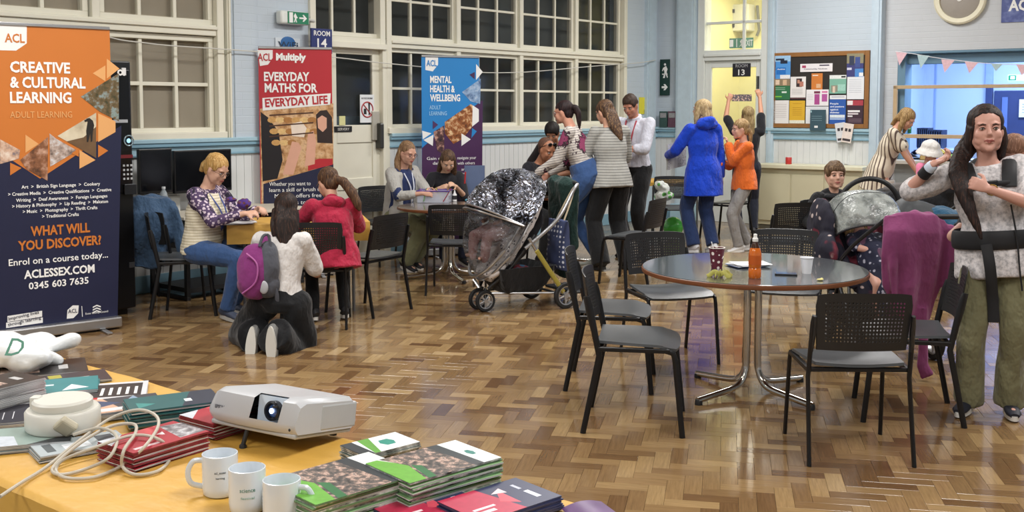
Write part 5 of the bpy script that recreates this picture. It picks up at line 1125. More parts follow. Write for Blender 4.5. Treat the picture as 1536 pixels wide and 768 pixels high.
# ---------------- people: each one continuous body skin, with clothes, hair and face parts as its children
def ik(a, c, l1, l2, hint):
    a, c = V(a), V(c); d = c-a; L = d.length; m = (l1+l2)*.999
    if L > m: c = a+d*(m/L); d = c-a; L = m
    x = (l1*l1-l2*l2+L*L)/(2*L); h = math.sqrt(max(0, l1*l1-x*x)); t = d.normalized(); hv = V(hint)-V(hint).dot(t)*t
    hv = hv.normalized() if hv.length > 1e-6 else perp(t)
    return a+t*x+hv*h, c
IRIS = M('#2c2420', .3, var=0); EYEW = M('#a89c94', .3, var=0)
class Person:
    def __init__(s, label, X, Y, face, H=1.65, b=1.0, skin='#c4957c', pelvis=None, lean=0, side=0, twist=0, head=(0, 0, 0), hk=1.0, rz=None,
                 lw=None, rw=None, le=(-.6, -.6, -.5), re=(.6, -.6, -.5), la=None, ra=None, lk=(-.1, 1, 0), rk=(.1, 1, 0), voxel=.010, lh=None, rh=None, sw=1.0, group=None, z=0, lens=0, toes=None, curl=(.5, .5), legs=True, hip=1.0):
        k = s.k = H/1.7; s.b = b; s.voxel = voxel
        s.root = thing('person', label, 'person', (X, Y, z), fdir(*face) if rz is None else rz, group)
        pel = V(pelvis) if pelvis else V((0, 0, .94*k)); s.P = pel
        Rm = Matrix.Rotation(math.radians(twist), 3, 'Z') @ Matrix.Rotation(math.radians(side), 3, 'Y') @ Matrix.Rotation(-math.radians(lean), 3, 'X'); s.R = Rm
        s.up = Rm @ V((0, 0, 1)); s.rt = Rm @ V((1, 0, 0)); s.fw = Rm @ V((0, 1, 0))
        sp = lambda f, y=0, x=0: pel+s.up*(f*k)+s.fw*(y*k)+s.rt*(x*k)
        s.sp = sp
        s.neck = sp(.49, -.012); s.sh = {-1: sp(.435, -.01, -.165*sw), 1: sp(.435, -.01, .165*sw)}
        hy, hp, hr = [math.radians(a) for a in head]
        s.HR = Matrix.Rotation(hy, 3, 'Z') @ Matrix.Rotation(hr, 3, 'Y') @ Matrix.Rotation(hp, 3, 'X')   # + pitch looks up
        s.hs = hk*(.94+.06*k) if k > .93 else hk*(.86+.1*k)
        nb = sp(.545, .012); s.hc = nb+s.HR @ V((0, .018, .105*s.hs)); s.nb = nb
        s.W = {}; s.E = {}
        for sd, w_, hint in ((-1, lw, le), (1, rw, re)):
            w_ = V(w_) if w_ is not None else V((sd*.25*k*sw, .06, pel.z-.10*k))
            s.E[sd], s.W[sd] = ik(s.sh[sd], w_, .29*k, .255*k, hint)
        s.hip = {-1: pel+V((-.09*k*hip, 0, -.04*k)), 1: pel+V((.09*k*hip, 0, -.04*k))}; s.A = {}; s.K = {}
        for sd, a_, hint in ((-1, la, lk), (1, ra, rk)):
            a_ = V(a_) if a_ is not None else V((sd*.10*k, -.03, .085*k))
            s.K[sd], s.A[sd] = ik(s.hip[sd], a_, .44*k, .43*k, hint)
        s.toe = {}
        for i, sd in enumerate((-1, 1)):
            s.toe[sd] = V(toes[i]).normalized() if toes else V((sd*.18, 1, -.12)).normalized()
        s.hd = {-1: lh, 1: rh}; s.curl = {-1: curl[0], 1: curl[1]}
        s.skin = M(skin, .5, var=.03, vs=20, spec=.4); s.body(legs)
    def hmap(s, p): return s.hc+s.HR @ (V(p)*s.hs)
    def hand(s, mb, sd):
        k = s.k; W = s.W[sd]; d0 = (W-s.E[sd]).normalized(); h = s.hd[sd]
        d = V(h[0]).normalized() if h else (d0+V((0, 0, -.15))).normalized()
        n = V(h[1]) if h else V((-sd, 0, -.3)); n = (n-n.dot(d)*d).normalized(); r = d.cross(n).normalized()      # n: palm normal
        th = 1 if r.dot(V(h[2]) if h and len(h) > 2 else V((0, 1, .4))) > 0 else -1
        pl = .085*k; w_ = .030*k; cu = s.curl[sd]
        mb.loft([(W-d*.02*k, .021*k, .026*k), (W+d*.012*k, .016*k, .027*k), (W+d*pl*.45, .014*k, .036*k), (W+d*pl*.85, .012*k, .038*k), (W+d*pl, .009*k, .034*k)], n, 12)
        for i, L in enumerate((.070, .078, .073, .058)):
            o = W+d*(pl*.88)+r*(th*(1.5-i)*.0195*k); a = 0; dirs = d+r*(th*(1.5-i)*.07); dirs.normalize(); p = o-dirs*.01; rad = .0088*k
            for j, f in enumerate((.45, .31, .26)):
                a += cu*(.55+.25*j); dd = (dirs*math.cos(a)+n*math.sin(a)).normalized(); q = p+dd*(L*f*k); mb.limb(p, q, rad*(1-.07*j), rad*(.93-.07*j), 8); p = q
        p = W+d*(.022*k)+r*(th*.026*k); q1 = p+(d*.6+r*th*.7+n*.35).normalized()*.042*k; q2 = q1+(d*.85+r*th*.2+n*.45*(.5+cu)).normalized()*.032*k
        mb.limb(W+d*.02*k+r*th*.012*k, q1, .0155*k, .0105*k, 8); mb.limb(q1, q2, .0105*k, .0085*k, 8)
    def body(s, legs):
        k, b = s.k, s.b; mb = MB(); sp = s.sp
        mb.loft([(sp(-.07), .10*k*b, .08*k*b), (sp(0), .145*k*b, .10*k*b), (sp(.14), .118*k*b, .088*k*b), (sp(.30), .140*k*b, .098*k*b), (sp(.40, -.005), .150*k, .078*k), (sp(.455, -.01), .085*k, .055*k), (sp(.50, -.01), .055*k, .05*k)], s.rt, 16)
        mb.limb(sp(.44, -.01), s.nb+s.HR @ V((0, -.005, .05*s.hs)), .055*k*(.9+.1*b), .050*k*(.85+.15*b), 14)
        for sd in (-1, 1):
            mb.limb(s.sh[sd]-s.rt*(sd*.04*k), s.sh[sd], .052*k, .050*k); mb.limb(s.sh[sd], s.E[sd], .047*k*(.7+.3*b), .036*k*(.7+.3*b)); mb.limb(s.E[sd], s.W[sd], .037*k*(.7+.3*b), .0235*k)
            s.hand(mb, sd)
            if legs:
                mb.limb(s.hip[sd], s.K[sd], .078*k*b, .050*k); mb.limb(s.K[sd], s.A[sd], .049*k, .033*k)
                f = s.toe[sd]; mb.limb(s.A[sd]+V((0, 0, -.04*k)), s.A[sd]+f*.13*k+V((0, 0, -.045*k)), .032*k, .026*k)
        # head
        h = s.hs; hm = s.hmap; H = s.HR
        rr = lambda a, b_, c: (a*h, b_*h, c*h)
        mb.ell(hm((0, -.012, .030)), rr(.074, .094, .084), H, 20, 14); mb.ell(hm((0, .014, -.022)), rr(.063, .076, .082), H, 20, 14)
        mb.ell(hm((0, .050, -.078)), rr(.036, .036, .030), H); mb.ell(hm((0, .073, -.093)), rr(.020, .015, .014), H)
        for x in (-1, 1):
            mb.ell(hm((x*.038, .055, -.025)), rr(.024, .024, .026), H); mb.ell(hm((x*.074, -.004, -.008)), rr(.009, .018, .030), H @ Matrix.Rotation(x*.3, 3, 'Z')); mb.limb(hm((x*.034, .03, -.078)), hm((x*.052, -.01, -.035)), .024*h, .024*h); mb.ell(hm((x*.034, .044, -.050)), rr(.028, .028, .030), H)
            mb.ell(hm((x*.030, .074, .026)), rr(.026, .012, .008), H)
        mb.loft([(hm((0, .080, .014)), .008*h, .007*h), (hm((0, .092, -.006)), .009*h, .010*h), (hm((0, .101, -.022)), .013*h, .011*h), (hm((0, .090, -.031)), .015*h, .008*h)], H @ V((1, 0, 0)), 10)
        mb.ell(hm((0, .084, -.050)), rr(.023, .010, .006), H); mb.ell(hm((0, .083, -.061)), rr(.021, .010, .007), H)
        HI = H.transposed(); hc = np.array(s.hc); Rn = np.array(H)
        def post(co):
            q = (co-hc) @ Rn / h     # head frame
            def dent(c, sg, amt, dirv):
                nonlocal q
                w_ = np.exp(-(((q-np.array(c))/np.array(sg))**2).sum(1)); q = q+w_[:, None]*np.array(dirv)*amt
            m0 = q.copy()
            for x in (-1, 1): dent((x*.030, .085, .004), (.017, .03, .010), -.010, (0, 1, 0))
            dent((0, .092, -.0555), (.024, .02, .0028), -.004, (0, 1, 0)); dent((0, .085, -.074), (.02, .02, .006), -.004, (0, 1, 0))
            far = np.linalg.norm(m0, axis=1) > .2; q[far] = m0[far]
            return (q*h) @ Rn.T + hc
        vx_ = s.voxel
        s.bodyo = blob(mb, 'body', s.skin, s.root, vx_, 2 if vx_ < .008 else 1, None, None, post)
        for x in (-1, 1):
            e = MB(); e.ell(hm((x*.030, .0745, .0035)), rr(.0125, .0120, .0072), H, 14, 10, 0); e.ell(hm((x*.030, .0832, .0038)), rr(.0054, .0038, .0060), H, 12, 8, 1)
            e.build('eye', [EYEW, IRIS], s.root)
        s.face_done = False
    def brows(s, col='#4a3426', lip='#a8605a', th=1.0, lid=False):
        h = s.hs; hm = s.hmap
        for x in (-1, 1):
            MB().loft([(hm((x*.014, .0885, .021)), .001*h, .0024*h*th), (hm((x*.028, .0885, .0255)), .0018*h, .0032*h*th), (hm((x*.046, .078, .021)), .001*h, .002*h*th)], s.HR @ V((0, 1, 0)), 6).build('eyebrow', M(col, .8), s.root)
            if lid:
                p = [hm((x*.018, .0795, .0035)), hm((x*.024, .0865, .0085)), hm((x*.032, .0865, .0095)), hm((x*.042, .0785, .004))]
                MB().tube(spline([V(q) for q in p], 4), .0016*h, 6).build('eyelashes', M('#1f1612', .7), s.root)
                p = [hm((x*.017, .079, .007)), hm((x*.024, .0855, .0125)), hm((x*.033, .0855, .0130)), hm((x*.044, .076, .0065))]
                MB().tube(spline([V(q) for q in p], 4), .0036*h, 8).build('eyelid', s.skin, s.root)
        MB().loft([(hm((-.024, .0815, -.0555)), .001*h, .001*h), (hm((-.010, .0925, -.0515)), .0035*h, .0045*h), (hm((0, .094, -.053)), .0035*h, .0036*h), (hm((.010, .0925, -.0515)), .0035*h, .0045*h), (hm((.024, .0815, -.0555)), .001*h, .001*h)], s.HR @ V((0, 1, 0)), 8).loft([(hm((-.022, .0815, -.057)), .001*h, .001*h), (hm((0, .0935, -.0625)), .0035*h, .0045*h), (hm((.022, .0815, -.057)), .001*h, .001*h)], s.HR @ V((0, 1, 0)), 8).build('lips', M(lip, .45, var=.05), s.root)
    def glasses(s, col='#2a1a18', r=.0195):
        h = s.hs; hm = s.hmap; g = MB()
        for x in (-1, 1):
            g.tube([hm((x*.032+r*1.15*math.cos(a), .0935-.012*abs(.4*math.cos(a)*x+.2), .002+r*.85*math.sin(a))) for a in [q*math.pi/8 for q in range(16)]], .0018*h, 5, close=True)
            g.tube([hm((x*.055, .085, .006)), hm((x*.074, .03, .006)), hm((x*.078, -.02, .004))], .0016*h, 5)
        g.tube([hm((-.010, .096, .006)), hm((0, .099, .008)), hm((.010, .096, .006))], .0018*h, 5)
        g.build('glasses', M(col, .3), s.root)
    # ---- clothes
    def top(s, mat, sleeve=1.0, hem=-.06, m=.014, hemw=1.0, bust=0, flare=0, b=None, sm=.016, name='top', collar=0, disp=(.010, (9, 9, 6)), low=.0):
        k = s.k; b = b or s.b; sp = s.sp; mb = MB(); mg = m
        secs = []
        if hem < -.02: secs.append((sp(hem), (.165*b*hemw)*k+mg, (.118*b*hemw)*k+mg))
        secs += [(sp(max(hem, 0)), .158*k*b*(1+(hemw-1)*.6)+mg, .112*k*b*(1+(hemw-1)*.6)+mg), (sp(.14), .130*k*b+mg, .098*k*b+mg), (sp(.27), .148*k*b+mg, .106*k*b+mg), (sp(.365, -.003), .158*k*(.6+.4*b)+mg, .098*k*(.6+.4*b)+mg), (sp(.43, -.008), .135*k+mg, .070*k+mg), (sp(.478-low, -.012), .072*k+mg*.6, .055*k+mg*.5)]
        if collar: secs.append((sp(.50+collar, .0), .062*k+mg, .058*k+mg))
        mb.loft(secs, s.rt, 20)
        if bust:
            for x in (-1, 1): mb.ell(sp(.285, .075*b+.01*bust, x*.068), (.062*k*bust, .055*k*bust, .062*k*bust), s.R)
        for sd in (-1, 1):
            mb.limb(s.sh[sd]-s.rt*(sd*.06*k), s.sh[sd], .050*k+sm*.5, .048*k+sm*.5)
            q = .7+.3*b
            if sleeve <= .5:
                e = s.sh[sd].lerp(s.E[sd], sleeve*2); mb.limb(s.sh[sd], e, .043*k*q+sm, .042*k*q+sm*1.05)
                mb.loft([(s.sh[sd].lerp(e, .8), .042*k*q+sm, .042*k*q+sm), (e, .042*k*q+sm*1.1, .042*k*q+sm*1.1)], None, 14)
            else:
                mb.limb(s.sh[sd], s.E[sd], .044*k*q+sm, .036*k*q+sm*.9); e = s.E[sd].lerp(s.W[sd], (sleeve-.5)*2); f = (sleeve-.5)*2
                mb.limb(s.E[sd], s.E[sd].lerp(s.W[sd], f*.85), .036*k*q+sm*.9, .030*k+sm*.85); mb.loft([(s.E[sd].lerp(s.W[sd], f*.8), .030*k+sm*.85, .030*k+sm*.85), (e, .026*k+sm*.8, .026*k+sm*.8)], None, 14)
        return blob(mb, name, mat, s.root, max(.009, s.voxel), 3, disp)
    def trousers(s, mat, wide=0., m=.012, ankle=.0, b=None, name='trousers', short=1.0, disp=(.010, (9, 9, 5)), waist=.04):
        k = s.k; b = b or s.b; sp = s.sp; mb = MB()
        mb.loft([(sp(waist+.03), .128*k*b+m, .098*k*b+m), (sp(waist-.02), .148*k*b+m, .108*k*b+m), (sp(-.03), .165*k*b+m, .120*k*b+m), (sp(-.09), .12*k*b+m, .09*k*b+m)], s.rt, 20)
        for sd in (-1, 1):
            h, kn, a = s.hip[sd], s.K[sd], s.A[sd]
            mb.limb(h+V((0, 0, .01)), kn, .092*k*b+m, .056*k+m+wide*.45); e = kn.lerp(a, short); d = (a-kn).normalized()
            mb.limb(kn, kn.lerp(e, .8), .055*k+m+wide*.45, .042*k+m+wide*.8)
            mb.loft([(kn.lerp(e, .6), .044*k+m+wide*.7, .044*k+m+wide*.7), (e+d*ankle, .036*k+m+wide, .038*k+m+wide)], V((1, 0, 0)), 16)
        return blob(mb, name, mat, s.root, max(.010, s.voxel), 3, disp)
    def shoes(s, col='#1c1c20', sole='#dcdad4', lift=0, canvas=False):
        k = s.k
        for sd in (-1, 1):
            f = s.toe[sd]; A = s.A[sd]; r = f.cross(V((0, 0, 1))); r = r.normalized() if r.length > .2 else s.rt
            dn = f.cross(r).normalized(); dn = dn if dn.z < 0 or abs(dn.z) < .3 and dn.y < 0 else -dn
            if abs(f.z) > .75: dn = V((0, -1, 0)); dn = (dn-dn.dot(f)*f).normalized()
            g = A+dn*(.062*k)
            up = MB(); S1 = [(-.060, .026, .030, .030), (-.045, .036, .045, .045), (.0, .037, .042, .040), (.05, .038, .030, .030), (.10, .043, .024, .022), (.145, .042, .020, .018), (.175, .026, .014, .014)]
            up.loft([(g+f*(a*k)-dn*(c*k), b_*k, c_*k) for a, b_, c_, c in S1], r, 16)
            if canvas: up.limb(A-dn*0-f*.005, A-dn*(.03*k)-f*.008, .040*k, .043*k)
            sh = up.build('shoe', M(col, .6, var=.06), s.root)
            so = MB(); n = 20; top = []; bot = []
            for i in range(n):
                a = 2*math.pi*i/n; x = math.cos(a); y = math.sin(a)
                pt = f*((.058+.125*x)*k)+r*((.037+.008*x)*y*k); top.append(g+pt-dn*(.012*k)); bot.append(g+pt+dn*(.016*k))
            so.add(top+bot, [tuple(range(n)), tuple(range(2*n-1, n-1, -1))]+[(i, n+i, n+(i+1) % n, (i+1) % n) for i in range(n)]); so.build('sole', M(sole, .6, var=.03), sh, smooth=True, ang=50)
            if canvas:
                la = MB()
                for q in range(4):
                    c = g+f*((.03+.022*q)*k)-dn*((.064-.009*q)*k); la.tube([c-r*.020*k, c-dn*.004, c+r*.020*k], .0028, 5)
                la.build('laces', M('#d8d8d4', .7), sh)
    # ---- hair
    def hair(s, col, cap=True, lofts=(), extra=(), vol=1.0, voxel=None, streak=.18, col2=None, disp=(.005, (42, 42, 7)), front=.0, low=0., name='hair', line=.060, lw_=.058):
        h = s.hs; H = s.HR; hm = s.hmap; mb = MB()
        if cap:
            mb.ell(hm((0, -.020+front, .040)), (.082*h*vol, .099*h*vol, .087*h*vol), H @ Matrix.Rotation(-.12, 3, 'X'), 22, 14)
            mb.ell(hm((0, -.050, -.010-low)), (.070*h*vol, .060*h*vol, .075*h*vol), H, 18, 12)
        for path in lofts:    # (pts in head frame..., with radii) ; right vector = head x
            P = [V(q[0]) for q in path]; n_ = len(P); secs = []
            for i, q in enumerate(path): secs.append((hm(q[0]), q[1]*h, (q[2] if len(q) > 2 else q[1])*h))
            mb.loft(secs, H @ V((1, 0, 0)), 12)
        for path in extra:    # points in the person's own frame
            mb.loft([(q[0], q[1], q[2] if len(q) > 2 else q[1]) for q in path], s.rt, 12)
        hc = np.array(s.hc); Rn = np.array(H)
        def post(co):
            q = (co-hc) @ Rn / h; x = np.abs(q[:, 0])
            zl = line-.55*np.clip(x-.028, 0, 1)*(x > .028)
            m_ = (q[:, 1] > .012+.5*np.clip(x-.03, 0, 1)) & (q[:, 2] < zl) & (q[:, 2] > -.13) & (x < lw_) & (q[:, 1] < .13)
            t_ = np.clip((zl-q[:, 2])/.006, 0, 1)[:, None]*.35; q = np.where(m_[:, None], q*(1-t_), q)
            return (q*h) @ Rn.T + hc
        return blob(mb, name, hairmat(col, col2), s.root, voxel or max(.007, s.voxel*.8), 2, disp, None, post)
    def child(s, mb, name, mat, **kw): return mb.build(name, mat, s.root, **kw)
def hairmat(col, col2=None):
    key = ('hair', col, col2)
    if key in _mc: return _mc[key]
    n = NT('hair'); f = n.noise(n.coord(scale=(1, 1, .10)), 130, 3, .6); c = lin(col)
    n.col(n.ramp(f, [(.32, tuple(x*.55 for x in c[:3])), (.52, c[:3]), (.7, lin(col2)[:3] if col2 else tuple(min(1, x*1.5+.01) for x in c[:3]))]))
    n.b.inputs['Roughness'].default_value = .62; n.b.inputs['Specular IOR Level'].default_value = .3; n.bump(f, .6, .004); _mc[key] = n.m; return n.m
def stripes(c1, c2, per, axis='Z', width=.3, rot=(0, 0, 0), name='striped_cloth', extra=None):
    n = NT(name); v = n.coord(rot=rot); x = n.sep(v)[{'X': 0, 'Y': 1, 'Z': 2}[axis]]
    f = n.math('FRACT', n.math('MULTIPLY', x, 1/per)); c = n.ramp(f, [(0, c1), (1-width-.04, c1), (1-width+.04, c2), (.97, c2), (1, c1)])
    if extra:   # printed flowers: dark sprigs and a pink bloom
        vo = n.new('ShaderNodeTexVoronoi'); vo.inputs['Scale'].default_value = extra; n.link(n.coord(loc=(.35, .1, .18)), vo.inputs['Vector'])
        d = n.math('ADD', vo.outputs['Distance'], n.math('MULTIPLY', n.noise(n.coord(), 38, 3), .55))
        c = n.mix(n.ramp(d, [(.60, '#ffffff'), (.62, '#000000')]), c, '#3a2430'); c = n.mix(n.ramp(d, [(.50, '#ffffff'), (.52, '#000000')]), c, '#8a3a5e')
    n.col(c); n.b.inputs['Roughness'].default_value = .85; n.bump(n.noise(n.coord(scale=(1, 1, .5)), 9, 3), .5, .05); return n.m
def speckle(base, dots, scale=60, th=.5, name='patterned_cloth', warp=.4, c3=None, rnd=1.):
    n = NT(name); vo = n.new('ShaderNodeTexVoronoi'); vo.inputs['Scale'].default_value = scale; vo.inputs['Randomness'].default_value = rnd; n.link(n.coord(), vo.inputs['Vector'])
    d = n.math('ADD', vo.outputs['Distance'], n.math('MULTIPLY', n.math('SUBTRACT', n.noise(n.coord(), scale*.9, 3), .5), warp)); c = n.mix(n.ramp(d, [(th-.04, '#ffffff'), (th+.04, '#000000')]), base, dots)
    if c3: c = n.mix(n.ramp(n.noise(n.coord(loc=(3, 1, 2)), scale*.35, 2), [(.58, '#000000'), (.62, '#ffffff')]), c, c3)
    n.col(c); n.b.inputs['Roughness'].default_value = .85; n.bump(n.noise(n.coord(scale=(1, 1, .5)), 9, 3), .4, .04); return n.m
DENIM = cloth('#34507c', .5); BLACKT = cloth('#0e0f12', .4); GREYT = cloth('#8a8a86', .5); OLIVE = cloth('#77785a', .6)
def seat(k=1.0, z=.50, kn=.0): return (0, 0, z)
# 1 blonde woman in knitted vest
p = Person('seated woman with glasses, tied-back blonde hair and a cream knitted vest over a patterned blouse', -2.46, 8.42, (.94, -.34), 1.66, 1.12, pelvis=(0, 0, .56), lean=8, head=(-4, -28, 0), lw=(-.10, .46, .86), rw=(.09, .46, .84), le=(-.5, -.5, -1), re=(.5, -.5, -1), la=(-.13, .18, .09), ra=(.12, .30, .09), skin='#d0a48c', lh=((.6, 1, .1), (.6, 0, -1)), rh=((-.5, 1, .1), (-.6, 0, -1)), curl=(.9, .9))
p.brows('#7a5a3c'); p.glasses('#2c201c')
p.top(speckle('#4c3a5c', '#c8b8c4', 42, .42, c3='#241c34'), .93, -.05, b=1.1, name='blouse', disp=(.012, (10, 10, 7)))
VEST = stripes('#dcd4be', '#b9ae92', .022, 'Z', .35, name='knitted_vest')
mb = MB(); sp = p.sp; k = p.k
mb.loft([(sp(-.06), .205*k, .155*k), (sp(.14), .172*k, .140*k), (sp(.28), .182*k, .148*k), (sp(.38, -.003), .165*k, .115*k), (sp(.445, -.01), .115*k, .078*k)], p.rt, 20)
for x in (-1, 1): mb.ell(sp(.27, .10, x*.07), (.07, .055, .075), p.R)
blob(mb, 'knitted_vest', VEST, p.root, .010, 3, (.006, (12, 12, 30)))
p.trousers(DENIM, .01, b=1.1); p.shoes('#3a4254', '#aaa8a2')
p.hair('#b98f52', lofts=[(((0, -.10, .01), .030), ((0, -.125, -.03), .030), ((.0, -.125, -.09), .018))], col2='#dcc08a', vol=1.0)
p.child(MB().tube(spline([sp(.44, .06, -.06), sp(.30, .175, -.03), sp(.16, .165, 0), sp(.30, .175, .03), sp(.44, .06, .06)], 4), .006, 6), 'lanyard', M('#3a4a8c', .6))
# 2 kneeling person from behind
p = Person('kneeling person seen from behind with long dark hair, white T-shirt and black trousers', -1.60, 7.28, (.10, 1), 1.62, 1.02, pelvis=(0, 0, .33), lean=10, twist=-4, head=(22, -12, 6), lw=(-.20, .42, .72), rw=(.14, .40, .50), re=(.5, -.5, -1), le=(-.4, -.3, -1), la=(-.14, -.12, .10), ra=(.02, -.20, .13), lk=(-.5, 1, .1), rk=(.42, 1, -.1), toes=((0, -.25, -1), (0.05, -.1, -1)), skin='#a87860', hip=1.3)
p.top(cloth('#cfcbc8', .7), .42, -.01, b=1.0, hemw=1.05, name='t_shirt', sm=.022); p.trousers(BLACKT, .075, b=1.12, ankle=.0, disp=(.016, (8, 8, 6)))
p.shoes('#6a6a68', '#c2bfb6')
p.hair('#231815', lofts=[(((0, -.07, .03), .075, .035), ((0, -.095, -.08), .080, .035), ((.005, -.10, -.17), .075, .030), ((.02, -.10, -.25), .045, .025), ((.035, -.10, -.31), .012, .010)), (((-.06, -.03, .0), .035, .03), ((-.07, -.05, -.12), .032, .03), ((-.065, -.07, -.2), .016, .014)), (((.06, -.03, .0), .035, .03), ((.07, -.05, -.12), .032, .03), ((.06, -.07, -.22), .016, .014))], col2='#4c3428', low=.01)
# backpack
t = thing('backpack', 'purple and grey backpack worn by the kneeling person', 'backpack', p.root.location.copy(), p.root.rotation_euler.z)
PUR2 = cloth('#7a2f6c', .4); GRB = cloth('#4a4c54', .4)
c0 = p.sp(.20, -.19, -.135); mb = MB(); mb.ell(c0, (.115, .085, .19), p.R, 20, 14); mb.ell(c0+V((0, .03, -.09)), (.125, .09, .11), p.R); blob(mb, 'bag', PUR2, t, .009, 2, (.006, (16, 16, 12)))
mb = MB(); mb.ell(c0+V((.085, .035, .02)), (.085, .085, .185), p.R, 18, 12); mb.ell(c0+V((.09, .03, -.10)), (.085, .08, .09), p.R); blob(mb, 'side_pocket', GRB, t, .009, 2, (.006, (16, 16, 12)))
MB().tube(spline([c0+V((-.05, -.080, -.14)), c0+V((.045, -.088, -.06)), c0+V((.055, -.080, .06)), c0+V((-.02, -.072, .13))], 5), .006, 6).build('piping', M('#a85a98', .5), t)
MB().ell(c0+V((.09, -.055, -.10)), (.032, .01, .045)).build('reflective_patch', M('#a8aab0', .4), t)
for x0_, nm, m_ in ((-.10, 'shoulder_strap', PUR2), (.05, 'grab_handle', GRB)):
    q = [p.sp(.47, -.02, x0_), p.sp(.44, -.10, x0_+.01), p.sp(.36, -.17, x0_+.02)] if nm[0] == 's' else [c0+V((.05, -.01, .17)), c0+V((.065, .02, .235)), c0+V((.10, .03, .24)), c0+V((.115, .02, .16))]
    MB().loft([(v, .026 if nm[0] == 's' else .011, .008) for v in spline([V(z_) for z_ in q], 5)], p.rt, 8).build(nm, m_, t)
MB().loft([(v, .016, .005) for v in spline([c0+V((.13, 0, -.09)), c0+V((.16, .0, -.15)), c0+V((.155, .02, -.24))], 5)], p.rt, 8).build('hanging_strap', GRB, t)
# 3 girl in red jacket
p = Person('girl in a red hooded jacket with a brown ponytail, seated back to camera', -1.33, 7.98, (-.35, .93), 1.50, .98, pelvis=(0, 0, .53), lean=14, head=(20, -22, 0), lw=(-.18, .42, .80), rw=(.10, .42, .80), la=(-.12, .26, .08), ra=(.12, .26, .08), skin='#c8987e', hk=1.0)
REDJ = cloth('#a31f3c', .8)
p.top(REDJ, 1.0, -.10, b=1.12, hemw=1.15, name='jacket', sm=.026, collar=.01, disp=(.018, (9, 9, 7)))
mb = MB(); q = p.sp(.47, -.06); mb.ell(q, (.095, .065, .045), p.R); mb.ell(p.sp(.455, .0), (.10, .085, .04), p.R); blob(mb, 'hood', REDJ, p.root, .009, 3, (.012, (14, 14, 14)))
p.trousers(BLACKT, .0); p.shoes(); p.brows(); p.glasses('#3a3438')
p.hair('#4c3424', lofts=[(((.02, -.10, .0), .032), ((.06, -.14, -.04), .040, .04), ((.10, -.16, -.14), .045, .04), ((.13, -.16, -.24), .034, .03), ((.14, -.15, -.30), .012))], col2='#7c5a3c')
# 4 woman in grey cardigan
p = Person('seated woman with long fair hair and glasses in a pale grey cardigan', -1.16, 11.0, (.80, -.60), 1.68, 1.08, pelvis=(0, 0, .56), lean=6, head=(-6, -18, 0), lw=(-.05, .42, .80), rw=(.12, .42, .80), la=(-.02, .16, .10), ra=(.14, .20, .09), lk=(.0, 1, .3), rk=(.0, 1, .3), skin='#c89a84', toes=((.2, 1, -.2), (.1, 1, -.2)))
p.brows('#6a4c38'); p.glasses('#6a2a34')
p.top(cloth('#1f2c54', .4), .5, -.04, b=1.05, name='blouse')
CARD = cloth('#a5a39e', .7); k = p.k; sp = p.sp; mb = MB()
mb.loft([(sp(-.16, -.05), .20*k, .10*k), (sp(0, -.05), .185*k, .11*k), (sp(.14, -.045), .165*k, .105*k), (sp(.30, -.035), .178*k, .105*k), (sp(.40, -.02), .170*k, .092*k), (sp(.47, -.02), .09*k, .06*k)], p.rt, 20)
for sd in (-1, 1):
    mb.limb(sp(.42, .045, sd*.10), sp(.05, .085, sd*.135), .042*k, .05*k); mb.limb(p.sh[sd], p.E[sd], .072*k, .060*k); mb.limb(p.E[sd], p.E[sd].lerp(p.W[sd], .62), .058*k, .050*k)
    mb.limb(sp(.05, .05, sd*.14), sp(-.24, .02, sd*.19), .055*k, .05*k)
blob(mb, 'cardigan', CARD, p.root, .010, 3, (.016, (8, 8, 6)))
p.trousers(OLIVE, .035, b=1.1, ankle=.0); p.shoes('#1c1c22', '#cfccc6', canvas=True)
p.child(MB().tube(spline([sp(.44, .07, -.06), sp(.30, .15, -.02), sp(.14, .15, 0), sp(.30, .15, .03), sp(.44, .07, .06)], 4), .007, 6), 'lanyard', M('#c8ccd8', .6))
p.hair('#7c5e44', lofts=[(((-.055, -.05, .03), .035, .035), ((-.075, -.045, -.10), .040, .035), ((-.085, .0, -.22), .035, .028), ((-.07, .06, -.33), .015)), (((.055, -.05, .03), .035, .035), ((.075, -.045, -.10), .038, .035), ((.085, .02, -.22), .033, .028), ((.075, .07, -.33), .015)), (((0, -.08, .02), .06, .03), ((0, -.09, -.15), .065, .03), ((0, -.08, -.24), .03, .02))], col2='#b0926c', vol=.98)
# 5 girl with long brown hair
p = Person('girl with long straight brown hair looking down, in front of the blue banner', -.73, 11.38, (.35, -.93), 1.52, .92, pelvis=(0, 0, .55), lean=12, head=(-8, -38, 0), lw=(-.02, .36, .84), rw=(.14, .30, .82), la=(-.1, .34, .09), ra=(.1, .34, .09), skin='#cba288')
p.brows(); p.top(cloth('#1a1a20', .4), .5, -.05, name='t_shirt'); p.trousers(cloth('#22263a', .4), .01); p.shoes()
p.hair('#4c382a', lofts=[(((-.06, -.02, .03), .034, .036), ((-.078, .0, -.10), .036, .034), ((-.085, .02, -.24), .034, .03), ((-.08, .02, -.38), .022, .02), ((-.07, .02, -.44), .008)), (((.06, -.03, .02), .030, .036), ((.078, -.03, -.10), .030, .034), ((.085, -.02, -.26), .026, .026), ((.08, .0, -.36), .010)), (((0, -.08, .02), .06, .03), ((0, -.09, -.15), .065, .03), ((0, -.08, -.28), .04, .02))], col2='#7c5c40')
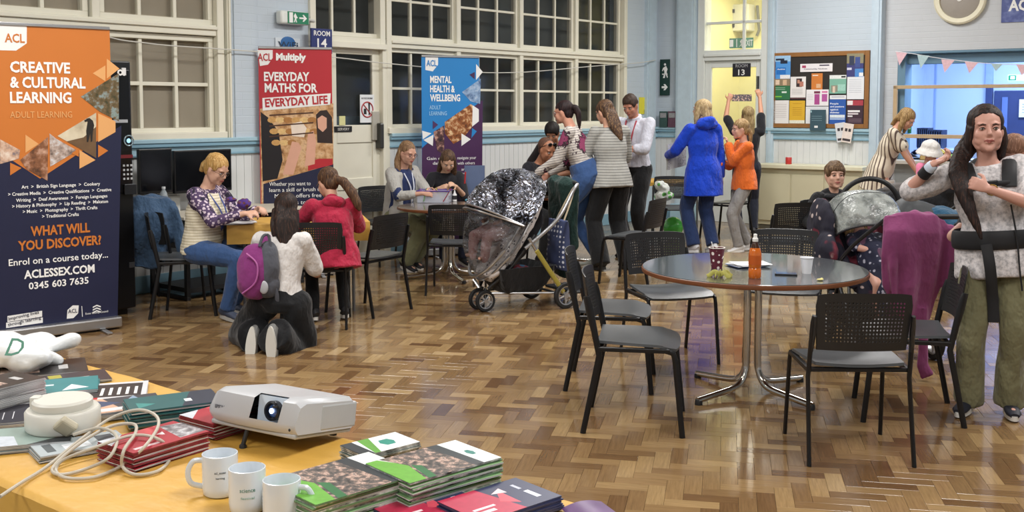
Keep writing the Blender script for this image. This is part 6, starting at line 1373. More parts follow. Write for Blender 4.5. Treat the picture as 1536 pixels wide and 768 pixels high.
# 6 bald man
p = Person('bald man with sunglasses pushed up on his head, bending over the far table', .12, 11.35, (.75, -.62), 1.78, 1.08, pelvis=(0, 0, .62), lean=28, head=(-15, -22, 0), lw=(-.05, .46, .86), rw=(.10, .46, .86), la=(-.12, .34, .09), ra=(.12, .34, .09), skin='#a87256')
p.brows('#3a2a22'); p.top(cloth('#1b1c24', .5), 1.0, -.05, b=1.08, name='jacket', sm=.022); p.trousers(BLACKT); p.shoes()
p.hair('#5c3f32', col2='#7c5844', cap=True, vol=.965, disp=None, front=-.022, name='shaved_hair')
g = MB()
for x in (-1, 1): g.ell(p.hmap((x*.030, .060, .092)), (.026*p.hs, .012*p.hs, .020*p.hs), p.HR)
g.tube([p.hmap((-.078, -.03, .02)), p.hmap((-.06, .05, .09)), p.hmap((.06, .05, .09)), p.hmap((.078, -.03, .02))], .003, 6)
t = tag(g.build('sunglasses', M('#101014', .15)), 'black sunglasses pushed up on the bald man\'s head', 'sunglasses'); t.matrix_world = Matrix.Translation(p.root.location) @ Matrix.Rotation(p.root.rotation_euler.z, 4, 'Z')
# 7 dark haired child
p = Person('dark-haired child in a black T-shirt behind the woman in the floral jumper', .50, 11.65, (-.25, -.97), 1.56, .95, lean=24, head=(0, -35, 0), lw=(-.02, .34, .92), rw=(.26, .30, .90), skin='#b98468')
p.brows('#241a16'); p.top(cloth('#1c1416', .4), .42, -.06, name='t_shirt'); p.trousers(BLACKT); p.shoes(); p.hair('#17100e', vol=1.06, front=.012)
# 8 floral woman
p = Person('standing woman in blue jeans and a white striped jumper with dark pink flowers', .75, 10.9, (-.88, .25), 1.80, 1.06, pelvis=(0, -.02, .97), lean=21, head=(-6, -10, 0), lw=(-.12, .48, .98), rw=(.14, .42, .96), le=(-.4, -.8, -.6), re=(.5, -.9, -.6), la=(-.12, .18, .09), ra=(.13, -.10, .09), skin='#c8917a', hip=1.05)
p.brows('#2c1c16'); p.glasses('#8a2c34')
p.top(stripes('#cdc6be', '#6c6468', .024, 'Z', .22, rot=(.2, 0, 0), extra=3.6, name='floral_striped_jumper'), 1.0, -.03, b=1.06, bust=1.1, name='jumper', sm=.018)
p.trousers(cloth('#34507e', .5), .0, b=1.22, m=.010, waist=.10); p.shoes('#8a8c84', '#d4d2c8')
p.hair('#201416', lofts=[(((0, -.10, .04), .03), ((0, -.135, .03), .036, .036), ((.01, -.155, -.04), .036, .032), ((.01, -.15, -.13), .024), ((.01, -.14, -.2), .008))], col2='#4a3030', vol=.98)
# 9 woman in grey striped top
p = Person('woman seen from behind in a grey striped top and wide black trousers', 1.02, 10.85, (-.45, .89), 1.74, 1.12, lean=8, head=(12, -18, 0), lw=(-.16, .36, 1.05), rw=(.20, .36, 1.02), skin='#c8987e', la=(-.14, -.02, .09), ra=(.15, -.06, .09))
p.top(stripes('#a5a49e', '#6e6e6c', .028, 'Z', .28, name='striped_top'), 1.0, -.12, b=1.15, hemw=1.12, bust=1.1, name='top', sm=.022)
p.trousers(BLACKT, .045, b=1.12, ankle=.03); p.shoes('#1c1c1e', '#2c2c2c')
p.hair('#4a3426', lofts=[(((0, -.07, .03), .075, .04), ((0, -.095, -.08), .085, .04), ((.0, -.11, -.18), .085, .035), ((.02, -.12, -.28), .05, .025), ((.03, -.12, -.34), .015)), (((.06, -.03, .0), .035, .035), ((.085, -.05, -.12), .034, .03), ((.09, -.07, -.26), .016, .014))], col2='#a07c54', low=.01, vol=1.03)
# 10 man in white shirt
p = Person('man in a white shirt with rolled sleeves and a red lanyard, looking down', 1.36, 11.75, (-.62, -.78), 1.83, 1.08, lean=4, head=(6, -30, 0), lw=(.02, .30, 1.22), rw=(-.02, .30, 1.20), le=(-1, -.2, -.6), re=(1, -.2, -.6), skin='#b98068', sw=1.08, lh=((1, .3, .1), (0, -1, 0)), rh=((-1, .3, 0), (0, -1, 0)))
p.brows('#2c1e18'); p.top(cloth('#c4c6d2', .6), .68, -.02, b=1.06, name='shirt', sm=.024, collar=.01); p.trousers(BLACKT, .015, b=1.03); p.shoes('#15151a', '#15151a')
p.child(MB().tube(spline([p.sp(.47, .05, -.06), p.sp(.30, .135, -.045), p.sp(.12, .145, 0), p.sp(.30, .135, .045), p.sp(.47, .05, .06)], 4), .009, 6), 'lanyard', M('#a02c3c', .6))
p.child(MB().cbox(p.sp(.07, .15, 0), .085, .004, .12, rot=p.R), 'name_badge', M('#d8d8de', .4)); p.child(MB().cbox(p.sp(.035, .118, 0), .05, .02, .035, rot=p.R), 'belt_buckle', M('#8a8a8a', .3, .8))
p.hair('#3a2a20', vol=1.0, front=.010, disp=(.006, (30, 30, 30)), low=-.03)
# 11 blue coat
p = Person('woman in a bright blue hooded raincoat with blonde hair, seen from behind', 2.17, 12.1, (-.40, .92), 1.74, 1.05, head=(28, 4, 0), lean=2, lw=(-.22, .38, 1.10), rw=(.27, .02, .80), la=(-.11, .0, .09), ra=(.11, -.06, .09), skin='#c8a08a')
BLUC = cloth('#103fc0', .8); p.top(BLUC, 1.0, -.30, b=1.14, hemw=1.22, name='raincoat', sm=.028, collar=.0, disp=(.016, (7, 7, 5)))
mb = MB(); mb.ell(p.sp(.50, -.085), (.135, .085, .07), p.R @ Matrix.Rotation(.3, 3, 'X')); mb.ell(p.sp(.475, -.02), (.12, .10, .05), p.R); mb.ell(p.sp(.53, -.12), (.09, .05, .05), p.R); blob(mb, 'hood', BLUC, p.root, .009, 2, (.014, (12, 12, 12)))
p.trousers(cloth('#22345c', .5), .03); p.shoes('#c8c8cc', '#dcdcdc')
p.hair('#b0966c', lofts=[(((0, -.07, .03), .075, .04), ((0, -.09, -.06), .085, .045), ((.0, -.09, -.13), .08, .035)), (((-.06, .0, .02), .032, .04), ((-.078, .01, -.10), .030, .035), ((-.078, .02, -.17), .012)), (((.06, .0, .02), .032, .04), ((.078, .01, -.10), .030, .035), ((.078, .02, -.17), .012))], col2='#d8c8a4', vol=1.05)
BCP = p
t = thing('newspaper', 'folded newspaper held by the woman in the blue raincoat', 'newspaper', atd(1016, 232, 12.35), .3)
for j in range(3):
    MB().sheet(lambda u, v: ((u-.5)*.24, .02*math.sin(u*7+j)+.012*j, (v-.5)*.30+(u-.5)*.06), 10, 6, .002).build('page', speckle('#b9b9b6', '#8a8a8a', 60, .35) if j == 0 else M('#c0c0bc', .7), t)
# 12 girl orange
p = Person('girl in an orange sweatshirt and grey leggings with one hand at her mouth', 2.66, 12.2, (-.93, -.10), 1.50, .98, lean=2, head=(0, -6, 0), lw=(.02, .19, 1.24), rw=(.0, .30, 1.02), le=(-.5, -.3, -1), re=(.7, -.3, -1), la=(-.10, .08, .08), ra=(.10, -.10, .08), skin='#d0a088', hk=1.02, lh=((.3, .2, 1), (.2, 1, 0)), rh=((-.3, 1, .6), (-1, 0, .2)), curl=(1.0, .8))
p.brows('#8a6a4c'); p.top(cloth('#dc6a26', .8), 1.0, -.12, b=1.12, hemw=1.14, name='sweatshirt', sm=.028, disp=(.016, (9, 9, 7))); p.trousers(cloth('#8c8a88', .7), .012); p.shoes('#d8d6d4', '#e4e2de')
p.hair('#94764e', lofts=[(((0, -.10, .0), .028), ((0, -.12, -.06), .030), ((0, -.115, -.16), .020), ((0, -.11, -.22), .008))], col2='#c8b084')
t = thing('tissue', 'blue and white paper tissue held by the girl in orange', 'tissue', atd(1090, 232, 12.2)); mb = MB()
for j in range(4): mb.ell((R.uniform(-.03, .03), R.uniform(-.02, .02), R.uniform(-.06, .06)), (.028, .02, .05), Matrix.Rotation(R.uniform(-1, 1), 3, 'Y'))
blob(mb, 'tissue', M('#c4cfe0', .7, var=.2, vs=40), t, .006, 1, (.01, (30, 30, 30)))
# 13 raised arms
Q = V((3.03, 13.75))
p = Person('long-haired woman in black seen from behind, both arms raised, by the glazed door', Q.x, Q.y, (.05, 1), 1.66, .96, lean=-2, head=(0, 14, 0), lw=(-.20, .30, 1.74), rw=(.20, .28, 1.83), le=(-1, 0, -.6), re=(1, .0, -.8), skin='#b9876c', lh=((.4, .1, 1), (0, 1, 0)), rh=((-.3, .1, 1), (0, 1, 0)), curl=(.7, .7), sw=1.05)
p.top(cloth('#14151a', .4), .42, -.08, name='top'); p.trousers(cloth('#1b1f2c', .4), .01); p.shoes()
p.hair('#8a744e', lofts=[(((0, -.07, .03), .07, .04), ((0, -.10, -.08), .08, .04), ((.0, -.115, -.20), .08, .035), ((.02, -.12, -.32), .06, .025), ((.03, -.12, -.40), .015))], col2='#b8a67c', low=.01)
F0 = p.root.location
t = thing('smartphone', 'dark upright smartphone held up at the right by the woman with raised arms', 'phone', (F0.x+.20, F0.y+.33, 1.90), 0); MB().box(-.012, .012, -.04, .04, 0, .17).build('case', M('#1c1c20', .3), t, smooth=False, bevel=.004)
t = thing('photo_card', 'small patterned card held up between the raised hands by the glazed door', 'card', (F0.x, F0.y+.36, 1.74), 0); MB().box(-.13, .13, -.004, .004, 0, .09).build('card', speckle('#5a5458', '#b89a8c', 40, .4), t, smooth=False)
# 14 boy
p = Person('boy with short brown hair in a black hoodie, seated and looking at the camera', 2.90, 9.62, (.05, -1), 1.45, .98, pelvis=(0, 0, .47), lean=4, head=(-4, 2, 0), lw=(-.22, .30, .60), rw=(.20, .30, .60), la=(-.12, .36, .08), ra=(.12, .36, .08), skin='#c69c88', hk=1.12, voxel=.008)
p.brows('#4a3424', lid=True); p.top(cloth('#121317', .6), 1.0, -.08, b=1.14, name='hoodie', sm=.026, disp=(.014, (9, 9, 7)))
mb = MB(); mb.ell(p.sp(.47, -.05), (.115, .075, .06), p.R); mb.ell(p.sp(.455, .01), (.105, .085, .035), p.R); blob(mb, 'hood', cloth('#16171c', .6), p.root, .009, 2, (.010, (14, 14, 14)))
p.trousers(BLACKT, .02); p.shoes(); p.hair('#5c4632', vol=1.05, front=.010, line=.046, lofts=[(((-.06, .05, .05), .022), ((0, .075, .058), .020), ((.06, .05, .05), .022))], col2='#9a8060', low=-.02, disp=(.008, (34, 34, 18)))
# 15 striped dress
p = Person('blonde woman in a cream and brown striped dress by the kitchen hatch', 4.42, 12.75, (.88, -.42), 1.70, 1.02, lean=20, head=(-14, -38, 0), lw=(-.10, .42, .88), rw=(.12, .44, .86), skin='#c8967c')
DR = stripes('#cfc4b0', '#54443c', .045, 'Y', .34, rot=(0, 0, .5), name='striped_dress'); p.top(DR, .30, -.30, b=1.12, hemw=1.15, bust=1.0, name='dress', sm=.026)
mb = MB(); k = p.k; mb.loft([(V((0, 0, .80)), .20, .15), (V((0, 0, .55)), .24, .18), (V((0, 0, .38)), .27, .20)], V((1, 0, 0)), 20); blob(mb, 'skirt', DR, p.root, .012, 2, (.012, (9, 9, 3)))
p.brows('#8a6a4c'); p.shoes('#c8c0b0', '#d8d4c8'); p.hair('#8f7148', lofts=[(((-.06, -.02, .03), .034, .036), ((-.08, .02, -.08), .034, .034), ((-.08, .06, -.17), .016)), (((.06, -.02, .03), .034, .036), ((.08, .02, -.08), .036, .034), ((.085, .06, -.18), .016)), (((0, -.08, .02), .065, .035), ((0, -.095, -.08), .07, .03), ((0, -.08, -.16), .03))], col2='#c2a878', vol=1.04)
# 16 woman at the right, nearest
p = Person('woman in a white lace T-shirt and olive trousers, holding her long dark hair aside', 2.61, 5.70, (-.38, -.92), 1.58, 1.28, hk=1.16, side=8, pelvis=(0, 0, .915), lean=-1, head=(8, 3, 2), lw=(.06, .26, 1.235), rw=(.325, .17, 1.355), le=(-1, -.1, -.6), re=(1, .25, -.45), skin='#c69686', la=(-.08, .02, .09), ra=(.12, .06, .09), voxel=.0058, lh=((.85, .15, .35), (0, -1, -.2), (0, 0, 1)), rh=((-.85, -.1, .45), (0, .3, 1), (0, 1, 0)), curl=(1.05, .9), sw=1.06, toes=((-.15, 1, -.05), (.35, 1, -.05)))
NW = p
p.brows('#33231b', '#a05a52', 1.15, lid=True)
n = NT('lace_t_shirt'); f_ = n.noise(n.coord(), 42, 5, .7); n.col(n.ramp(f_, [(.38, '#a09ea0'), (.50, '#c4c0c1'), (.62, '#d8d3d3')])); n.b.inputs['Roughness'].default_value = .8; n.bump(n.noise(n.coord(scale=(1, 1, .45)), 11, 3), .7, .05)
p.top(n.m, .45, -.17, b=1.28, hemw=1.10, bust=1.30, name='t_shirt', sm=.026, disp=(.014, (8, 8, 6)), low=.012)
p.trousers(cloth('#6f6c50', .8), .034, b=1.12, ankle=.03, disp=(.016, (8, 8, 4))); p.shoes('#1a1c28', '#d8d6d0', canvas=True)
p.hair('#1f1412', lofts=[(((.065, -.01, .02), .022, .05), ((.075, -.03, -.06), .022, .045), ((.07, -.05, -.12), .02, .03)), (((0, -.085, .03), .06, .04), ((.045, -.095, -.05), .055, .035), ((.09, -.06, -.10), .048, .034), ((.125, .0, -.15), .042, .03), ((.14, .07, -.21), .045, .03), ((.125, .12, -.29), .042, .03), ((.10, .145, -.38), .030, .022), ((.07, .155, -.46), .018, .014), ((.055, .16, -.52), .006)), (((-.065, -.03, .01), .028, .045), ((-.078, -.045, -.05), .028, .045), ((-.075, -.06, -.12), .022, .03), ((-.06, -.07, -.16), .01))], col2='#4a2f24', vol=1.03, voxel=.0055, disp=(.004, (60, 60, 9)), front=-.004, line=.078)
CB = M('#15161a', .7, var=.1); k = p.k; sp = p.sp
t = thing('baby_carrier', 'black fabric baby carrier with waist belt worn by the woman in white', 'baby carrier', p.root.location.copy(), p.root.rotation_euler.z)
belt = []
for i in range(28):
    a = 2*math.pi*i/28; belt.append(sp(.045, 0)+p.rt*(math.cos(a)*.232*k)+p.fw*(math.sin(a)*.185*k)+V((0, 0, .012*math.cos(a))))
mb = MB(); mb.loft([(q, .050, .012) for q in belt], (0, 0, 1), 10, close=True); mb.build('waist_belt', CB, t)
for sd in (-1, 1):
    q = [sp(.34, .165, sd*.095), sp(.42, .125, sd*.105), sp(.475, .04, sd*.115), sp(.475, -.05, sd*.115), sp(.40, -.13, sd*.11), sp(.24, -.17, sd*.10)]
    MB().loft([(v, .036, .012) for v in spline([V(z_) for z_ in q], 5)], p.rt, 10).build('shoulder_strap', CB, t)
MB().loft([(v, .014, .006) for v in spline([sp(.36, .165, -.10), sp(.365, .185, 0), sp(.36, .165, .10)], 6)], V((0, 0, 1)), 8).build('chest_strap', CB, t); MB().cbox(sp(.366, .195, .0), .07, .018, .035, rot=p.R).build('buckle', M('#0c0d10', .3), t, smooth=False, bevel=.005)
MB().loft([(v, .028, .005) for v in spline([sp(.03, .20, .06), sp(-.10, .21, .055), sp(-.28, .165, .06), sp(-.42, .16, .07)], 6)], p.rt, 8).build('hanging_strap', CB, t)
MB().tube(spline([sp(.24, .20, -.09), sp(.05, .20, -.10), sp(-.12, .19, -.095), sp(-.25, .17, -.095)], 6), .005, 6).build('cord', CB, t)
mb = MB(); mb.ell(sp(.26, -.27, 0), (.19, .14, .24), p.R); mb.ell(sp(.10, -.22, 0), (.20, .13, .12), p.R); blob(mb, 'carrier_panel', cloth('#17181c', .4), t, .012, 2)
t = thing('person', 'baby strapped in the carrier on the back of the woman in white', 'person', p.root.location.copy(), p.root.rotation_euler.z)
BS = M('#c99a88', .5, var=.04); hc = sp(.545, -.20, -.155); mb = MB(); mb.ell(hc, (.070, .082, .070), Matrix.Rotation(.5, 3, 'X'), 18, 12); mb.ell(hc+V((-.02, -.06, -.03)), (.05, .045, .045)); mb.ell(hc+V((-.068, -.02, -.01)), (.008, .015, .02)); mb.limb(hc+V((0, -.02, -.05)), sp(.36, -.25, -.05), .045, .08); mb.limb(sp(.36, -.25, -.05), sp(.16, -.26, 0), .09, .09)
for sd in (-1, 1): mb.limb(sp(.40, -.26, sd*.08), sp(.36, -.10, sd*.19), .03, .024); mb.limb(sp(.16, -.24, sd*.07), sp(.06, -.14, sd*.23), .05, .035)
mb.ell(hc+V((.0, -.108, -.025)), (.012, .012, .010))
blob(mb, 'body', BS, t, .007, 2)
mb = MB(); mb.ell(hc+V((0, .015, .012)), (.071, .080, .066), Matrix.Rotation(.5, 3, 'X')); blob(mb, 'hair', hairmat('#8a6450', '#b08a74'), t, .007, 1, (.003, (50, 50, 20)))
MB().tube([W_ for W_ in [NW.W[-1]+((NW.E[-1]-NW.W[-1]).normalized()*.02)+V((.028*math.cos(a), .012*math.sin(a), .028*math.sin(a))) for a in [i*math.pi/8 for i in range(16)]]], .003, 6, close=True).build('bracelet', M('#c8a04c', .25, .9), NW.root)
ax = (NW.E[1]-NW.W[1]).normalized(); MB().limb(NW.W[1]+ax*.02, NW.W[1]+ax*.045, .030, .031, 16).build('wristband', M('#c4d0e0', .5), NW.root)
MB().loft([(NW.W[1]+ax*a, .033, .033) for a in (.045, .06, .095, .10)], None, 16).build('hair_band', M('#14151a', .6), NW.root)
# 20 child with a white sun hat
p = Person('small child in a white sun hat and pink top beside the striped-dress woman', 4.72, 12.1, (.5, -.8), 1.22, 1.0, head=(-10, -12, 0), hk=1.0, skin='#c8a08c')
p.top(cloth('#d87a9c', .5), 1.0, -.08, name='top', sm=.02); p.trousers(BLACKT); p.shoes(); p.brows()
mb = MB(); mb.ell(p.hmap((0, -.02, .05)), (.098, .112, .09), p.HR); mb.loft([(p.hmap((0, -.015, .045)), .098, .11), (p.hmap((0, -.015, .01)), .125, .14), (p.hmap((0, -.015, -.04)), .15, .165)], p.HR @ V((1, 0, 0)), 20)
blob(mb, 'sun_hat', cloth('#cfccc8', .5), p.root, .009, 2, (.008, (14, 14, 14)))
# ---------------- prams
TYRE = M('#17181a', .7); RIM = M('#b4b6ba', .3, .8); SILV = M('#b9babc', .28, .9)
def foil_mat(name='silver_foil', alpha=1.0, dark='#3c3e46', light='#b8bcc8'):
    n = NT(name); v = n.new('ShaderNodeTexVoronoi'); v.feature = 'DISTANCE_TO_EDGE'; v.inputs['Scale'].default_value = 13
    w_ = n.noise(n.coord(), 7, 4, .7); mx = n.new('ShaderNodeVectorMath', operation='ADD'); sc = n.new('ShaderNodeVectorMath', operation='SCALE'); sc.inputs['Scale'].default_value = .35
    nn = n.new('ShaderNodeTexNoise'); nn.inputs['Scale'].default_value = 8; n.link(n.coord(), nn.inputs['Vector']); n.link(nn.outputs['Color'], sc.inputs[0]); n.link(n.coord(), mx.inputs[0]); n.link(sc.outputs[0], mx.inputs[1]); n.link(mx.outputs[0], v.inputs['Vector'])
    n.col(n.ramp(w_, [(.4, dark), (.62, light)])); n.b.inputs['Metallic'].default_value = 1 if alpha == 1 else 0; n.b.inputs['Roughness'].default_value = .2 if alpha == 1 else .08
    h = n.math('ADD', n.math('MULTIPLY', v.outputs[0], 2.5), n.noise(n.coord(), 26, 4, .7)); n.bump(h, 1.0, .045 if alpha == 1 else .03)
    if alpha < 1:
        n.b.inputs['Alpha'].default_value = alpha; n.b.inputs['Specular IOR Level'].default_value = .9
    return n.m
def wheel(t, x, y, r, w_=.035, spokes=5, name='wheel', yaw=0, z=None):
    mb = MB(); z = r if z is None else z; Rw = Matrix.Translation(V((x, y, z))) @ Matrix.Rotation(yaw, 4, 'Z') @ Matrix.Rotation(math.pi/2, 4, 'Y'); mb.xf = Rw
    mb.lathe([(r*.72, -w_/2), (r*.93, -w_/2), (r, -w_*.25), (r, w_*.25), (r*.93, w_/2), (r*.72, w_/2), (r*.72, -w_/2)], n=32, cap=False)
    o = mb.build(name, TYRE, t)
    mb = MB(); mb.xf = Rw; mb.lathe([(r*.64, -w_*.4), (r*.73, -w_*.45), (r*.73, w_*.45), (r*.64, w_*.4), (r*.64, -w_*.4)], n=28, cap=False); mb.lathe([(r*.2, -w_*.55), (r*.2, w_*.55)], n=16)
    for k in range(spokes):
        a = 2*math.pi*k/spokes; mb.limb((r*.1*math.cos(a), r*.1*math.sin(a), 0), (r*.68*math.cos(a), r*.68*math.sin(a), 0), r*.10, r*.07, 8)
    mb.build('rim', RIM, o); return o
def chassis(t, w_=.26, tube=SILV, r=.014, rw=.105, rf=.085, hy=-.62, hz=1.0, wb=.33, accent=None, fx=.06):
    for s in (-1, 1):
        x = s*w_
        MB().tube([(x, .02, .60), (x, -wb+.02, rw+.02)], r, 10).build('rear_leg', accent or tube, t)
        MB().tube(spline([V((x*.9, -.05, .62)), V((x*.7, .15, .36)), V((s*fx*1.2, wb-.02, rf+.10))], 4), r, 10).build('front_leg', BLK, t)
        MB().tube(spline([V((x, .06, .52)), V((x, -.25, .74)), V((x, hy+.05, hz-.04)), V((x*.92, hy, hz))], 5), r, 10).build('push_arm', tube, t)
        wheel(t, s*(w_+.02), -wb, rw); wheel(t, s*fx, wb, rf, .03)
        MB().tube([(s*fx, wb, rf), (s*fx*.4, wb-.02, rf+.10)], .012, 8).build('fork', BLK, t)
        MB().tube([(x, -wb+.02, rw+.02), (s*fx, wb-.04, rf+.06)], .010, 8).build('lower_rail', tube, t)
    MB().tube([(-w_, -wb, rw), (w_, -wb, rw)], .010, 8).build('axle', BLK, t)
    MB().tube(spline([V((-w_*.92, hy, hz)), V((-w_*.5, hy-.03, hz+.005)), V((w_*.5, hy-.03, hz+.005)), V((w_*.92, hy, hz))], 5), .017, 10).build('handlebar', M('#1a1a1c', .6), t)
def basket(t, w_=.24, y0=-.30, y1=.22, z0=.13, z1=.32, mat=None):
    mb = MB()
    mb.sheet(lambda u, v: ((u-.5)*2*w_*(1-.15*(1-abs(2*v-1))), y0+(y1-y0)*v, z0+(z1-z0)*max(abs(2*u-1)**4, abs(2*v-1)**4)), 16, 16, .006)
    mb.build('basket', mat or cloth('#15161a', .4), t)
# pram 1: foil rain cover
t = thing('pram', 'silver-framed pram under a crinkled clear and silver foil rain cover', 'pram', (.03, 8.78, 0), fdir(-.86, -.50))
YB = M('#9c8f3c', .5, var=.1)
chassis(t, .25, SILV, .015, .11, .088, wb=.32, hy=-.46, hz=1.02); basket(t, .23, -.26, .26, .12, .36)
P1R = t
sl = math.radians(54)       # recline
def sv(a, b, c):            # seat frame: a across, b along the recline (head +), c out of the seat
    return V((a, .10-b*math.cos(sl), .64+b*math.sin(sl)))+V((0, math.sin(sl), math.cos(sl)))*c
mb = MB(); mb.loft([(sv(0, b, -.03-.05*math.cos(b*3)), w_, .06) for b, w_ in ((-.42, .12), (-.36, .18), (-.15, .21), (.1, .21), (.3, .19), (.40, .12))], (1, 0, 0), 18)
blob(mb, 'seat_liner', speckle('#cfc9c6', '#3c3a44', 26, .24), t, .010, 3, (.008, (14, 14, 14)))
for c_, k_ in ((.02, 1.0), (-.05, .98)):
    MB().tube([sv(.245*k_*math.cos(a), -.03+.43*k_*math.sin(a), c_+.02) for a in [i*math.pi/20 for i in range(40)]], .013, 8, close=True).build('seat_hoop', SILV, t)
mb = MB(); mb.loft([(sv(0, b, c), w_, d) for b, c, w_, d in ((-.30, -.14, .10, .02), (-.1, -.17, .19, .03), (.2, -.16, .20, .03), (.38, -.08, .12, .02))], (1, 0, 0), 16); blob(mb, 'seat_shell', cloth('#1c1c22', .3), t, .012, 2)
def egg(u, v, a0, a1, rx, ry, rz, off, b0=0.02, b1=.98):
    th = a0+(a1-a0)*u; ph = math.pi*(b0+(b1-b0)*v); p = (rx*math.cos(ph), ry*math.sin(ph)*math.cos(th), rz*math.sin(ph)*math.sin(th))
    q = 1+.03*noise.noise(V((p[0]*14, p[1]*14, p[2]*14)))+.015*noise.noise(V((p[0]*34, p[1]*34, p[2]*34)))
    return sv(p[0]*q+off[0], p[1]*q+off[1], p[2]*q+off[2])
FO = foil_mat(); CLR = foil_mat('crinkled_clear_cover', .30, '#26282c', '#9a9ea6')
MB().sheet(lambda u, v: egg(u, v, math.radians(-8), math.radians(100), .275, .47, .43, (0, .07, .0)), 46, 46, .003).build('foil_hood', FO, t, ang=180)
MB().sheet(lambda u, v: egg(u, v, math.radians(98), math.radians(205), .272, .465, .36, (0, .05, .0)), 40, 46, .0015).build('rain_cover', CLR, t, ang=180)
for a_ in (104, 100):
    MB().tube([egg(1, i/20, 0, math.radians(a_), .277, .472, .43, (0, .07, 0)) for i in range(21)], .008, 8).build('hood_bow', SILV, t)
for s in (-1, 1): MB().loft([((s*.267, -.04, .50), .012, .02), ((s*.267, -.30, .14), .012, .02)], (1, 0, 0), 8).build('yellow_strip', YB, t)
MB().tube([(-.05, .37, .20), (0, .39, .26), (.05, .37, .20)], .014, 8).build('fork_bridge', SILV, t)
mb = MB(); mb.ell((-.05, -.02, .27), (.11, .13, .09)); mb.ell((.05, .08, .24), (.1, .1, .06)); o = blob(mb, 'bag', speckle('#7a2c38', '#3c6a8a', 14, .35), t, .012, 2, (.01, (14, 14, 14))); o.name = 'bag_in_basket'
MB().box(-.22, .22, -.62, -.42, .10, .125).build('buggy_board', BLK, t, smooth=False, bevel=.02)
for s in (-1, 1): wheel(t, s*.16, -.62, .045, .02, 4, 'board_wheel')
def local_thing(src, name, label, cat): return thing(name, label, cat, src.location.copy(), src.rotation_euler.z)
tb = local_thing(P1R, 'person', 'baby in pink trousers lying in the pram under the crinkled rain cover', 'person')
mb = MB(); mb.ell(sv(0, .26, .10), (.066, .066, .075), None, 18, 12); mb.limb(sv(0, .20, .07), sv(0, -.02, .06), .06, .075); mb.ell(sv(0, .235, .165), (.010, .010, .010))
for s in (-1, 1):
    mb.limb(sv(s*.06, .12, .09), sv(s*.13, .04, .13), .026, .022); mb.limb(sv(s*.13, .04, .13), sv(s*.10, -.02, .17), .022, .02); mb.limb(sv(s*.045, -.02, .07), sv(s*.11, -.16, .16), .05, .035); mb.limb(sv(s*.11, -.16, .16), sv(s*.10, -.30, .08), .036, .024); mb.limb(sv(s*.10, -.30, .08), sv(s*.11, -.33, .13), .02, .016)
blob(mb, 'body', M('#c99a88', .5, var=.04), tb, .007, 2)
mb = MB(); mb.limb(sv(0, .0, .06), sv(0, -.05, .065), .085, .08)
for s in (-1, 1): mb.limb(sv(s*.045, -.02, .075), sv(s*.11, -.16, .165), .062, .048); mb.limb(sv(s*.11, -.16, .165), sv(s*.10, -.31, .085), .048, .036)
blob(mb, 'trousers', speckle('#c8a09e', '#b8888a', 40, .3), tb, .008, 2, (.006, (20, 20, 20)))
mb = MB(); mb.limb(sv(0, .19, .07), sv(0, .03, .07), .072, .085)
for s in (-1, 1): mb.limb(sv(s*.06, .12, .09), sv(s*.13, .04, .13), .036, .032)
blob(mb, 'top', speckle('#5a5a5e', '#a8a8aa', 30, .3), tb, .008, 2); MB().cbox(sv(0, .0, .155), .05, .03, .03).build('harness_buckle', M('#a08a3c', .5), tb, smooth=False, bevel=.006)
for s in (-1, 1):
    e = MB(); e.ell(sv(s*.026, .262, .158), (.009, .009, .009)); e.build('eye', IRIS, tb)
# things hung on the pram's handle
t = local_thing(P1R, 'tote_bag', 'navy and white polka-dot bag hanging at the back of the foil-covered pram', 'bag')
n = NT('polka_dots'); vo = n.new('ShaderNodeTexVoronoi'); vo.inputs['Scale'].default_value = 24; vo.inputs['Randomness'].default_value = 0; n.link(n.coord(rot=(0, 0, .0)), vo.inputs['Vector']); n.col(n.ramp(vo.outputs['Distance'], [(.26, '#cfd2dc'), (.30, '#3a4468')])); n.b.inputs['Roughness'].default_value = .8
mb = MB(); mb.loft([((-.08, -.37, .30), .15, .04), ((-.08, -.37, .36), .165, .06), ((-.08, -.37, .55), .16, .055), ((-.08, -.37, .72), .15, .025)], (1, 0, 0), 18); blob(mb, 'bag', n.m, t, .010, 2, (.008, (10, 10, 10)))
MB().loft([(v, .012, .004) for v in spline([V((-.16, -.37, .71)), V((-.19, -.42, .88)), V((-.19, -.45, .99)), V((-.12, -.42, .88)), V((-.05, -.37, .72))], 5)], (1, 0, 0), 8).build('strap', M('#c8b89c', .7), t)
t = local_thing(P1R, 'coat', 'dark green coat hanging over the handlebar of the foil-covered pram', 'coat')
mb = MB()
mb.loft([((.02, -.43, 1.06), .10, .05), ((.03, -.45, 1.03), .17, .06), ((.04, -.47, .85), .17, .06), ((.05, -.49, .6), .16, .06), ((.05, -.50, .36), .15, .06), ((.05, -.50, .22), .12, .05)], (1, 0, 0), 20)
mb.limb((-.10, -.49, .98), (-.15, -.48, .50), .05, .04)
blob(mb, 'coat', cloth('#16302c', .8), t, .012, 2, (.03, (9, 9, 3)))
